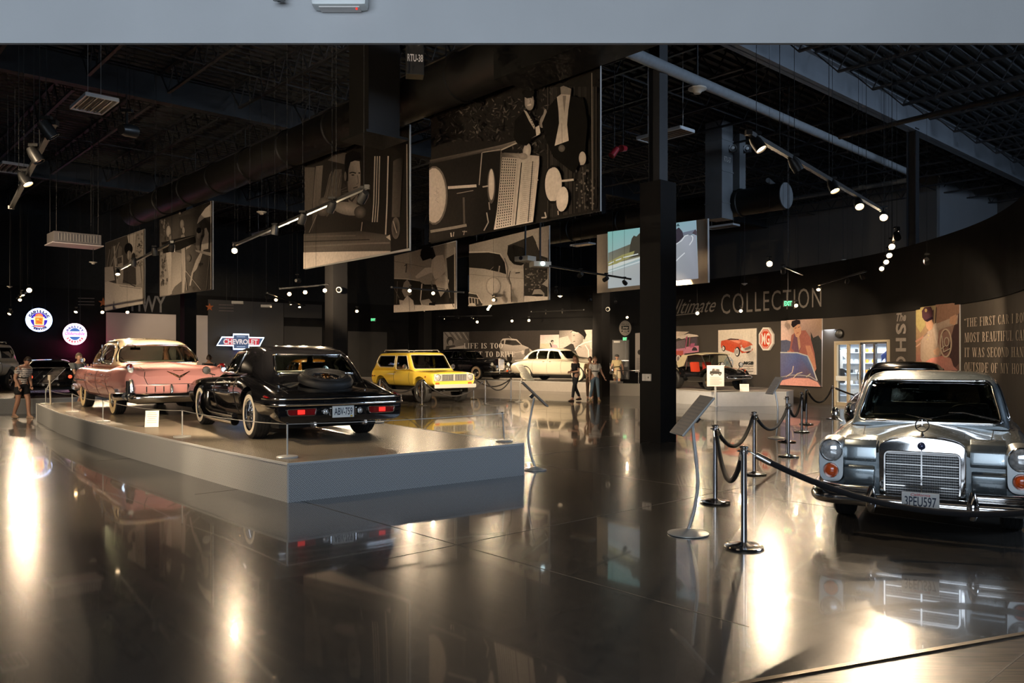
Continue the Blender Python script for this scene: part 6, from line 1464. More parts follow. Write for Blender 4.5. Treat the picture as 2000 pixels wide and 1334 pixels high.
# ---------------------------------------------------------------- black coupe with outside spare wheel
P_black = mat('black_gloss_paint',(.006,.006,.007),.12,0,coat=1,coatr=.015)
def make_coupe():
 F = rad(124.3)
 t = thing('coupe','glossy black coupe with a spare wheel on its boot at the near platform end','car',(-3.93,13.47,PLH),F)
 #        zb   ws  zs   wm  zm   wsh zsh  yf  zf   yd  zd   zt
 b = [(-2.68,P8(.42,.72,.44,.86,.50,.88,.55,.82,.61,.55,.64,.66)),
   (-2.58,P8(.30,.82,.34,.93,.46,.945,.57,.88,.66,.58,.68,.71)),
   (-2.1,P8(.27,.88,.33,.975,.50,.985,.64,.90,.76,.60,.78,.82)),
   (-1.5,P8(.24,.90,.31,1.00,.52,1.00,.70,.90,.86,.62,.89,.93)),
   (-.9,P8(.22,.84,.29,.93,.50,.97,.72,.88,.92,.70,.93,.93)),
   (-.2,P8(.21,.82,.27,.90,.48,.93,.70,.84,.90,.66,.91,.92)),
   (.7,P8(.21,.82,.27,.90,.48,.94,.70,.84,.87,.60,.88,.93)),
   (1.5,P8(.24,.90,.31,.98,.52,.99,.68,.86,.86,.52,.80,.92)),
   (2.2,P8(.26,.88,.33,.96,.52,.97,.66,.84,.82,.44,.74,.90)),
   (2.75,P8(.32,.80,.38,.88,.50,.88,.60,.76,.74,.34,.66,.84))]
 def Cb(ws,z0,wt,zt,ch): return [(0,z0),(ws*.6,z0),(ws,z0),(ws*.965,z0+(zt-z0)*.35),(wt,zt-ch),(wt*.86,zt-.012),(wt*.45,zt),(0,zt+.004)]
 c_ = [(-2.0,Cb(.66,.78,.60,.80,.01)),(-1.9,Cb(.72,.79,.64,.85,.02)),(-1.48,Cb(.82,.84,.66,1.19,.05)),(-1.2,Cb(.84,.88,.68,1.325,.07)),(-.7,Cb(.83,.89,.68,1.385,.07)),(-.1,Cb(.82,.89,.67,1.37,.07)),(.1,Cb(.81,.88,.66,1.34,.06)),(.72,Cb(.79,.87,.70,.96,.03)),(.85,Cb(.78,.86,.68,.90,.01))]
 body,cab,bs,cs = car_shell(t,b,c_,P_black,P_black,[(1.5,.34,.42,.82),(-1.5,.34,.43,.84)],
  [rnd_poly([(.45,.95),(.60,.95),(.16,1.27),(-.52,1.29),(-.40,.95)],.04)],
  rnd_poly([(-.70,.93),(.70,.93),(.60,1.29),(-.60,1.29)],.06),rnd_poly([(-.63,.955),(.63,.955),(.55,1.235),(-.55,1.235)],.06),glassm=autoglass,fr=.02)
 # boot lid ridges and spare wheel
 sp_ = Surf(bs.b)
 zt = .80; M = T(-2.10,0,.86) @ Matrix.Rotation(-.24,4,'Y') @ Matrix.Scale(1.08,4)
 mb = MB(); mb.lathe([(.20,-.03),(.30,-.055),(.36,-.03),(.372,.02),(.345,.065),(.30,.082),(.235,.075),(.20,.03),(.19,-.01)],40,M=M,closed=True); sw = mb.build('spare_tyre',rubber,t,smooth=50)
 mb = MB()
 for r_ in (.25,.30,.335): mb.lathe([(r_-.004,.08),(r_,.086),(r_+.004,.08)],40,M=M)
 mb.build('tyre_ridge',rubber,sw,smooth=50)
 mb = MB(); mb.lathe([(.205,.035),(.19,.055),(.17,.02),(.10,.0),(0,.0)],32,M=M); mb.build('rim',chrome,sw,smooth=50)
 mb = MB()
 for k in range(36):
  a = 2*math.pi*k/36; b_ = a+(.35 if k % 2 else -.35); mb.tube([M @ Vector((.055*math.cos(b_),.055*math.sin(b_),.065)),M @ Vector((.18*math.cos(a),.18*math.sin(a),.03))],.004,4)
 mb.build('spokes',chrome,sw); mb = MB(); mb.lathe([(.06,.02),(.06,.075),(.04,.09),(0,.095)],16,M=M); mb.build('hubcap',mat('gold_cap',(.75,.35,.12),.15,1.0),sw,smooth=40)
 for sg in (-1,1):
  trim(bs,'top',[(-1.95,sg*.66),(-2.30,sg*.56),(-2.47,sg*.46)],.009,P_black,'boot_ridge',t); trim(bs,'top',[(-1.7,sg*.78),(-2.2,sg*.72),(-2.5,sg*.70)],.004,seam,'panel_gap_line',t)
 # rear bumper: black bar with chrome strips
 pts = [(-2.30,-1.0),(-2.54,-.985),(-2.72,-.89),(-2.80,-.5),(-2.82,0),(-2.80,.5),(-2.72,.89),(-2.54,.985),(-2.30,1.0)]
 pc_ = catmull([(a,b2,0) for a,b2 in pts],5)
 mb = MB(); n = len(pc_)
 prof = [(-.05,.545),(.0,.545),(.012,.56),(.012,.60),(-.01,.625),(-.05,.64)]
 vs = []
 for i,p in enumerate(pc_):
  a = pc_[max(i-1,0)]; b2 = pc_[min(i+1,n-1)]; d = (b2-a).normalized(); nn = Vector((-d.y,d.x,0)); nn = nn if nn.x < .0 or abs(nn.x) < .3 and nn.y*p.y > 0 else -nn
  if nn.dot(p-Vector((-1.5,0,0))) < 0: nn = -nn
  vs += [p+nn*q[0]+Vector((0,0,q[1])) for q in prof]
 K = len(prof); fs = []
 for i in range(n-1):
  for k in range(K): l = (k+1) % K; fs.append((i*K+k,i*K+l,(i+1)*K+l,(i+1)*K+k))
 fs += [tuple(range(K)),tuple((n-1)*K+k for k in range(K))]
 mb.add(vs,fs); bp = mb.build('rear_bumper',P_black,t,smooth=35)
 for z,r_,k_ in ((.552,.018,1.005),(.632,.012,.997)):
  mb = MB(); mb.tube([Vector((-1.5+(p.x+1.5)*k_-.008,p.y*k_,z)) for p in pc_],r_,6); mb.build('bumper_strip',chrome,bp,smooth=60)
 for s_ in (-1,1):
  for k in range(2): mb = MB(); mb.box((-2.55,s_*.93,.645+k*.0),(.05,.02,.012)); mb.build('bumper_badge',chrome,bp)
 # rear valance, lamps, plate
 mb = MB(); mb.prism(rnd_poly([(-.90,.335),(-.80,.30),(.80,.30),(.90,.335),(.92,.50),(.90,.56),(-.90,.56),(-.92,.50)],.05),(0,0,0),(0,1,0),(0,0,1),-2.735,-2.3); mb.build('rear_panel',P_black,t,smooth=40,bevel=.02)
 for sg in (-1,1):
  sk = .0; poly = rnd_poly([(sg*.40,.40),(sg*.78,.405),(sg*.80,.49),(sg*.38,.50)],.03); o = rear_lamp(t,'tail_lamp',poly if sg > 0 else poly[::-1],-2.735,sg,red_lens)
  mb = MB(); mb.box((-2.76,sg*.60,.45),(.006,.10,.06)); mb.build('lit_reflector',mat('lit_red',(.6,.02,.02),.3,emit=(1,.03,.02),es=1.2),o,bevel=.01)
  lamp(t,'reverse_lamp',(-2.745,sg*.255,.445),(-1,0,0),.040,clear_lens)
  mb = MB(); mb.box((-2.755,sg*.185,.44),(.03,.02,.11)); mb.build('plate_bracket',chrome,t,bevel=.006)
 plate(t,-2.77,.440,-1,.32,.165,'ABV-759',mat('plate_white2',(.72,.76,.76),.4),mat('plate_ink'))
 mb = MB(); mb.box((-2.779,-.12,.375),(.004,.03,.022)); mb.build('plate_sticker',mat('sticker_yellow',(.7,.45,.03),.5),t)
 # side exhaust pipes sweeping out of the front wing into the sill
 for sg in (-1,1):
  mb = MB(); mb.tube([(1.10,sg*.93,.62),(1.02,sg*.985,.50),(.92,sg*1.0,.36),(.70,sg*1.0,.24),(.3,sg*.99,.215),(-.85,sg*.97,.215)],[.04,.065,.08,.08,.07,.065],12); mb.build('side_pipe',chrome,t,smooth=60)
  mb = MB(); mb.tube([(.86,sg*.96,.60),(.80,sg*.985,.46),(.66,sg*.99,.34),(.4,sg*.985,.30),(-.8,sg*.96,.30)],[.03,.05,.055,.05,.045],10); mb.build('side_pipe',chrome2,t,smooth=60)
  trim(bs,'side',[(.62,.86),(.60,.34)],.005,seam,'door_gap',t,sg); trim(bs,'side',[(-.62,.86),(-.66,.34)],.005,seam,'door_gap',t,sg)
  mb = MB(); mb.lathe([(0,-.07),(.05,-.05),(.068,.0),(.06,.012),(0,.014)],16,M=T(.62,sg*1.04,.98) @ rotm((-1,0,.1))); mb.tube([(.60,sg*1.02,.93),(.62,sg*.90,.90)],.01,6); mb.build('door_mirror',chrome,t,smooth=50)
  mb = MB(); mb.tube([(-2.35,sg*.985,.66),(-2.5,sg*.97,.645)],.016,6); mb.build('side_marker',red_lens,t)
  M2 = T(-.35,sg*.985,.755); mb = MB(); mb.box((-.35,sg*.975,.76),(.14,.03,.025)); mb.build('door_handle',chrome,t,bevel=.006)
  mb = MB(); mb.lathe([(0,0),(.045,0),(.05,.07),(.04,.07),(.035,.01),(0,.01)],12,M=T(-2.57,sg*.38,.27) @ rotm((-1,0,0))); mb.build('exhaust_tip',chrome,t,smooth=40)
 seats(t,(.05,-.75),z=.34); steering(t,.50,.36,.88,.18)
 st = dict(rim=.66,white=(.68,.84),kind='wire',n=28)
 for x in (1.5,-1.5):
  for sg in (-1,1): wheel(t,x,sg*.83,.355,.235,sg,st)
 mb = MB(); mb.box((-.1,0,.26),(4.2,1.45,.14)); mb.build('underside',under,t)
 return t
make_coupe()
# ---------------------------------------------------------------- pink finned saloon
P_pink = mat('pink_paint',(.70,.32,.30),.22,0,coat=1,coatr=.02)
P_cream = mat('cream_roof_paint',(.60,.49,.33),.25,0,coat=1,coatr=.03)
def make_pink():
 t = thing('saloon','pink 1950s saloon with cream roof and small tail fins on the platform','car',(-8.62,18.50,PLH),rad(128.0))
 def Q(zb,ws,zs,wm,zm,wsh,zsh,yf,zf,yd,zd,zt): return P8(zb,ws,zs,wm,zm,wsh,zsh,yf,zf,yd,zd,zt)
 b = [(-3.12,Q(.40,.84,.44,.93,.60,.93,.78,.84,.90,.72,.80,.84)),
   (-3.02,Q(.34,.88,.40,.98,.60,.985,.82,.88,.985,.70,.90,.96)),
   (-2.6,Q(.32,.90,.38,1.0,.62,1.0,.86,.89,1.03,.70,.97,1.06)),
   (-1.9,Q(.30,.90,.36,1.01,.62,1.01,.86,.90,1.02,.68,1.03,1.10)),
   (-1.2,Q(.28,.90,.34,1.01,.62,1.0,.84,.86,.98,.66,.98,1.04)),
   (0,Q(.27,.90,.33,1.0,.60,.99,.84,.86,.97,.62,.98,1.0)),
   (1.1,Q(.27,.90,.33,1.0,.60,.99,.84,.86,.98,.60,.97,1.02)),
   (1.7,Q(.29,.90,.35,1.0,.62,1.0,.86,.86,.99,.56,.94,1.04)),
   (2.4,Q(.33,.88,.40,.97,.62,.97,.84,.84,.96,.5,.90,1.0)),
   (2.62,Q(.38,.82,.46,.90,.62,.90,.80,.76,.90,.44,.82,.90))]
 def Cb(ws,z0,wt,zt,ch): return [(0,z0),(ws*.6,z0),(ws,z0),(ws*.99,z0+(zt-z0)*.45),(wt,zt-ch),(wt*.84,zt-.02),(wt*.42,zt),(0,zt+.006)]
 c_ = [(-1.72,Cb(.74,1.0,.70,1.08,.02)),(-1.62,Cb(.80,.99,.72,1.24,.06)),(-1.42,Cb(.86,.98,.72,1.44,.10)),(-1.0,Cb(.88,.97,.70,1.585,.10)),(-.3,Cb(.88,.97,.70,1.625,.10)),(.35,Cb(.87,.97,.68,1.60,.10)),(.62,Cb(.86,.97,.68,1.52,.10)),(.95,Cb(.84,.97,.72,1.20,.06)),(1.12,Cb(.80,.97,.70,1.05,.02))]
 body,cab,bs,cs = car_shell(t,b,c_,P_pink,P_cream,[(1.62,.10,.42,.84),(-1.62,.0,.41,.86)],
  [rnd_poly([(.30,1.05),(.80,1.05),(.62,1.34),(.30,1.46),(-.16,1.47),(-.16,1.05)],.07),rnd_poly([(-.24,1.05),(-.24,1.47),(-.80,1.46),(-1.06,1.40),(-1.28,1.24),(-1.34,1.05)],.09)],
  rnd_poly([(-.74,1.06),(.74,1.06),(.66,1.48),(-.66,1.48)],.09),rnd_poly([(-.80,1.09),(.80,1.09),(.74,1.34),(.62,1.46),(-.62,1.46),(-.74,1.34)],.08),fr=.017)
 # boot lid gap, V emblem
 trim(bs,'end',[(-.60,1.0),(-.66,.80),(-.60,.66),(.60,.66),(.66,.80),(.60,1.0)],.006,seam,'boot_gap',t,-1)
 gold = mat('gold_trim',(.62,.33,.16),.15,1.0)
 mb = MB(); v0 = [(-.23,.925),(0,.80),(.23,.925)]
 q = bs.path('end',[(-.22,.915),(0,.80)],-1,.008,.03)+bs.path('end',[(0,.80),(.22,.915)],-1,.008,.03); n = len(q)
 mb.tube(q,[.006+.018*math.sin(math.pi*i/(n-1)) for i in range(n)],8); mb.build('boot_emblem',gold,t,smooth=60)
 mb = MB(); q = bs.path('end',[(-.10,.93),(.10,.93)],-1,.004,.03); mb.tube(q,.007,6) if len(q) > 1 else None; mb.build('boot_badge',gold,t)
 lamp(t,'boot_lock',tuple((bs.end(0,.755,-1) or Vector((-3.1,0,.75)))+Vector((-.004,0,0))),(-1,0,0),.016,chrome)
 for sg in (-1,1):
  # fin lamps
  mb = MB(); mb.tube([(-2.72,sg*.895,1.0),(-2.90,sg*.895,1.035),(-3.04,sg*.895,1.03),(-3.09,sg*.895,1.01)],[.025,.042,.045,.025],12); mb.build('fin_lamp',red_lens,t,smooth=60)
  mb = MB(); mb.tube([(-3.0,sg*.895,.93),(-3.085,sg*.895,.94)],[.045,.05],12); mb.build('reverse_lamp',clear_lens,t,smooth=50)
  mb = MB(); mb.tube([(-2.98,sg*.90,.99),(-3.08,sg*.90,.99)],[.052,.06],12); mb.build('fin_bezel',chrome,t,smooth=50)
  # bumper pods with exhaust outlets
  mb = MB(); mb.tube([(-2.6,sg*.90,.56),(-3.0,sg*.90,.57),(-3.14,sg*.90,.58),(-3.17,sg*.90,.58)],[.03,.075,.085,.05],14); mb.build('bumper_pod',chrome,t,smooth=60)
  mb = MB(); mb.tube([(-3.13,sg*.90,.76),(-3.14,sg*.90,.64),(-3.14,sg*.90,.52)],[.035,.06,.07],12); mb.build('bumper_guard',chrome,t,smooth=60)
  mb = MB(); mb.lathe([(.028,.0),(.075,.0),(.082,.05),(.06,.06),(.052,.0),(0,.0)],18,M=T(-3.14,sg*.90,.44) @ rotm((-1,0,0))); eo = mb.build('exhaust_outlet',chrome,t,smooth=40)
  mb = MB(); mb.lathe([(0,.004),(.05,.004)],18,M=T(-3.14,sg*.90,.44) @ rotm((-1,0,0))); mb.build('outlet_bore',under,eo)
  mb = MB(); mb.box((-3.11,sg*.96,.60),(.10,.05,.28)); mb.build('pod_recess',under,t,bevel=.02)
  mb = MB(); mb.tube([(-3.10,sg*.985,.44),(-2.7,sg*1.04,.42),(-2.25,sg*1.03,.42),(-2.1,sg*1.01,.44)],[.08,.085,.07,.03],12); mb.build('bumper_wrap',chrome,t,smooth=60)
  # side brightwork
  trim(bs,'side',[(2.5,.66),(.95,.665)],.018,chrome,'side_spear',t,sg); trim(bs,'side',[(1.1,.30),(-1.2,.30)],.016,chrome,'sill_trim',t,sg)
  mb = MB(); q = bs.path('side',[(-2.08,.50),(-2.36,.50)],sg,.008,.1)
  for k in range(7): y0 = bs.side(-2.08-k*.045,.52,sg); (mb.bar((-2.08-k*.045,y0.y+sg*.008,.43),(-2.08-k*.045,y0.y+sg*.008,.60),.022,.012,up=(0,1,0)) if y0 is not None else None)
  mb.build('chrome_louvres',mat('louvre_blue_chrome',(.5,.58,.68),.2,.8),t)
  for x in (.98,-.22,-1.30): trim(bs,'side',[(x,.96),(x,.36)],.0045,seam,'door_gap',t,sg)
  trim(bs,'side',[(-1.30,.58),(-1.9,.58),(-2.05,.50),(-2.05,.40)],.005,seam,'wing_gap',t,sg)
  mb = MB(); mb.lathe([(0,-.07),(.04,-.05),(.055,-.01),(.056,.01),(0,.012)],16,M=T(1.35,sg*.98,1.13) @ rotm((-1,0,0))); mb.tube([(1.35,sg*.97,1.10),(1.33,sg*.93,.98)],.012,6); mb.build('door_mirror',chrome,t,smooth=50)
  for x in (.35,-.85): mb = MB(); mb.bar((x,sg*1.02,.82),(x-.18,sg*1.02,.82),.02,.02); mb.build('door_handle',chrome,t,bevel=.004)
  trim(cs,'side',[(.62,1.50),(.2,1.555),(-.9,1.53),(-1.3,1.38),(-1.55,1.10)],.018,chrome,'roof_gutter',t,sg)
  lamp(t,'headlamp',(2.63,sg*.80,.76),(1,0,0),.09,clear_lens)
  mb = MB(); mb.box((-.22,sg*.862,1.26),(.05,.02,.44)); mb.build('door_pillar',chrome,t)
 # rear bumper beam, vertical slots, valance
 pts = catmull([(-3.03,-.86,0),(-3.13,-.78,0),(-3.17,-.4,0),(-3.18,0,0),(-3.17,.4,0),(-3.13,.78,0),(-3.03,.86,0)],5)
 mb = MB(); mb.tube([Vector((p.x,p.y,.40)) for p in pts],.10,14); mb.build('rear_bumper',chrome,t,smooth=60)
 mb = MB(); mb.prism([(-.88,.48),(.88,.48),(.90,.66),(-.90,.66)],(0,0,0),(0,1,0),(0,0,1),-3.135,-2.9); mb.build('rear_valance',P_pink,t,bevel=.02,smooth=40)
 for y in (-.62,-.46,-.30,.30,.46,.62): mb = MB(); mb.box((-3.138,y,.565),(.012,.018,.11)); mb.build('valance_slot',seam,t)
 for y in (-.16,.16): mb = MB(); mb.tube([(-3.15,y,.66),(-3.18,y,.60),(-3.18,y,.48)],[.015,.03,.035],10); mb.build('plate_guard',chrome,t,smooth=60)
 pts = catmull([(2.4,-.96,0),(2.66,-.90,0),(2.78,-.4,0),(2.8,0,0),(2.78,.4,0),(2.66,.90,0),(2.4,.96,0)],5)
 mb = MB(); mb.tube([Vector((p.x,p.y,.46)) for p in pts],.08,12); mb.build('front_bumper',chrome,t,smooth=60)
 seats(t,(.2,-.85),z=.5,m=mat('grey_upholstery',(.13,.13,.10),.7)); steering(t,.72,.38,1.04,.2)
 mb = MB(); mb.bar((0.55,0,1.40),(.55,0,1.52),.02); mb.box((.54,0,1.40),(.03,.22,.06)); mb.build('rear_view_mirror',interior_dark,t)
 st = dict(rim=.55,white=(.585,.93),kind='cap',wm=mat('cream_wall_rubber',(.72,.56,.30),.5))
 st2 = dict(rim=.55,white=(.585,.93),kind='cap',wm=mat('cream_wall_rubber'))
 for x in (1.62,-1.62):
  for sg in (-1,1): wheel(t,x,sg*.82,.355,.215,sg,st)
 mb = MB(); mb.box((-.2,0,.33),(5.0,1.4,.14)); mb.tube([(-2.6,-.35,.24),(-1.9,-.35,.24)],.09,10); mb.build('underside',under,t)
 return t
make_pink()
# ---------------------------------------------------------------- yellow utility truck
P_yellow = mat('yellow_paint',(.80,.57,.07),.25,0,coat=1,coatr=.03)
M_alu = mat('silver_painted_metal',(.50,.50,.48),.35,.3)
def make_truck(name,label,loc,rz,paint,scale=1.0,detail=True):
 t = thing(name,label,'car',loc,rz,scale=scale)
 def Q(zb,ws,zs,wm,zm,wsh,zsh,yf,zf,yd,zd,zt): return P8(zb,ws,zs,wm,zm,wsh,zsh,yf,zf,yd,zd,zt)
 b = [(-2.0,Q(.56,.76,.58,.84,.70,.84,.92,.80,1.05,.6,1.07,1.07)),
   (-1.9,Q(.52,.80,.56,.88,.70,.89,.94,.84,1.08,.6,1.10,1.10)),
   (-.8,Q(.52,.82,.56,.89,.70,.895,.94,.85,1.08,.6,1.10,1.10)),
   (.6,Q(.52,.82,.56,.89,.70,.895,.94,.85,1.07,.6,1.09,1.10)),
   (1.2,Q(.54,.82,.58,.89,.72,.89,.94,.84,1.04,.55,1.07,1.09)),
   (1.92,Q(.56,.80,.60,.87,.72,.875,.92,.82,1.0,.5,1.03,1.05)),
   (2.0,Q(.58,.78,.62,.85,.72,.855,.90,.80,.96,.5,.99,1.01))]
 def Cb(ws,z0,wt,zt,ch): return [(0,z0),(ws*.6,z0),(ws,z0),(ws*.985,z0+(zt-z0)*.45),(wt,zt-ch),(wt*.9,zt-.012),(wt*.5,zt),(0,zt+.004)]
 c_ = [(-1.95,Cb(.82,1.06,.76,1.10,.01)),(-1.88,Cb(.83,1.06,.76,1.20,.03)),(-1.62,Cb(.84,1.06,.75,1.64,.05)),(-1.5,Cb(.84,1.06,.75,1.685,.05)),(-.4,Cb(.84,1.06,.75,1.705,.05)),(.32,Cb(.84,1.06,.75,1.69,.05)),(.42,Cb(.84,1.06,.75,1.62,.05)),(.78,Cb(.83,1.06,.80,1.13,.02)),(.86,Cb(.82,1.05,.80,1.07,.01))]
 body,cab,bs,cs = car_shell(t,b,c_,paint,paint,[(1.27,.42,.47,.78),(-1.27,.42,.47,.78)],
  [rnd_poly([(.56,1.13),(.30,1.58),(-.32,1.58),(-.32,1.10)],.05),rnd_poly([(-.42,1.18),(-.42,1.58),(-1.52,1.58),(-1.68,1.36),(-1.40,1.18)],.06)],
  rnd_poly([(-.76,1.13),(.76,1.13),(.70,1.61),(-.70,1.61)],.06),rnd_poly([(-.68,1.16),(.68,1.16),(.64,1.60),(-.64,1.60)],.06),glassm=autoglass_dark,fr=.012,frame=mat('white_window_rubber',(.5,.47,.4),.5),n=34,cn=22)
 # front: silver panel with split grille
 mb = MB(); mb.prism(rnd_poly([(-.80,.74),(.80,.74),(.80,.975),(-.80,.975)],.03),(0,0,0),(0,1,0),(0,0,1),1.95,2.035); gp = mb.build('grille_panel',M_alu,t,bevel=.008)
 for sg in (-1,1):
  mb = MB(); mb.prism([(sg*.03,.755),(sg*.50,.755),(sg*.50,.955),(sg*.03,.955)][::sg],(0,0,0),(0,1,0),(0,0,1),2.035,2.040); mb.build('grille_back',seam,gp)
  mb = MB()
  for k in range(9): mb.bar((2.046,sg*(.055+k*.053),.765),(2.046,sg*(.055+k*.053),.945),.012,.014,up=(0,1,0))
  mb.build('grille_bar',M_alu,gp)
  lamp(gp,'headlamp',(2.04,sg*.655,.862),(1,0,0),.095,clear_lens)
  mb = MB(); mb.box((2.0,sg*.66,.66),(.03,.16,.075)); mb.build('turn_lamp',mat('orange_lens',(.65,.10,.02),.25,coat=1),t,bevel=.008)
  q = bs.side(1.62,.88,sg)
  if q: mb = MB(); mb.box((1.62,q.y+sg*.004,.88),(.05,.012,.05)); mb.build('side_marker',red_lens,t)
  q = bs.side(-1.85,.86,sg)
  if q: mb = MB(); mb.box((-1.85,q.y+sg*.0,.86),(.06,.014,.05)); mb.build('side_marker',red_lens,t); 
  q = bs.side(-1.70,.86,sg)
  if q: mb = MB(); mb.box((-1.70,q.y+sg*.002,.86),(.12,.01,.03)); mb.build('side_badge',seam,t)
  trim(bs,'side',[(.60,1.08),(.62,.60)],.0045,seam,'door_gap',t,sg); trim(bs,'side',[(-.37,1.1),(-.37,.60)],.0045,seam,'door_gap',t,sg)
  mb = MB(); mb.lathe([(0,-.02),(.09,-.015),(.095,.0),(0,.005)],16,M=T(.52,sg*1.0,1.20) @ rotm((-1,0,0))); mb.tube([(.52,sg*.98,1.12),(.50,sg*.88,1.07)],.01,6); mb.build('door_mirror',chrome,t,smooth=50)
  mb = MB(); mb.box((-.22,sg*.91,1.02),(.14,.03,.03)); mb.build('door_handle',chrome,t,bevel=.005)
  mb = MB(); mb.tube([(-1.45,sg*.62,1.73),(-1.35,sg*.64,1.78),(.1,sg*.64,1.78),(.22,sg*.62,1.72)],.02,6); mb.build('roof_rail',M_alu,t,smooth=60)
 for x in (-1.2,-.7,-.2): mb = MB(); mb.bar((x,-.64,1.765),(x,.64,1.765),.03,.015); mb.build('roof_slat',M_alu,t)
 mb = MB(); mb.box((2.10,0,.57),(.07,1.68,.13)); mb.build('front_bumper',M_alu,t,bevel=.02)
 mb = MB(); mb.box((-2.08,0,.57),(.07,1.66,.12)); mb.build('rear_bumper',M_alu,t,bevel=.02)
 mb = MB(); mb.box((1.98,0,.66),(.03,1.0,.08)); mb.build('lower_panel',paint,t,bevel=.005)
 mb = MB(); mb.box((0,0,.46),(3.7,.9,.16)); mb.bar((1.27,-.7,.42),(1.27,.7,.42),.09); mb.bar((-1.27,-.7,.42),(-1.27,.7,.42),.09); mb.bar((1.95,-.35,.42),(1.6,-.35,.42),.06); mb.bar((1.95,.35,.42),(1.6,.35,.42),.06); mb.build('underside',under,t)
 for x in (.6,): mb = MB(); mb.tube([(x,-.86,1.10),(x-.05,-.86,2.0)],.004,5); mb.build('aerial',steel_dark,t)
 seats(t,(-.1,-1.0),z=.62,w_=1.2); steering(t,.42,.38,1.12,.2)
 st = dict(rim=.60,kind='cap')
 for x in (1.27,-1.27):
  for sg in (-1,1): wheel(t,x,sg*.745,.39,.24,sg,st,steer=0.0)
 return t
make_truck('utility_truck','bright yellow boxy utility truck with roof rails on the polished floor',(-3.44,30.1,0),rad(-50.5),P_yellow,scale=1.07)
make_truck('utility_truck','cream boxy truck cut by the left edge of the photo beside the black sports car',(-18.6,27.3,.44),rad(-78),mat('cream_white_paint',(.66,.60,.44),.3,coat=1),scale=.98)
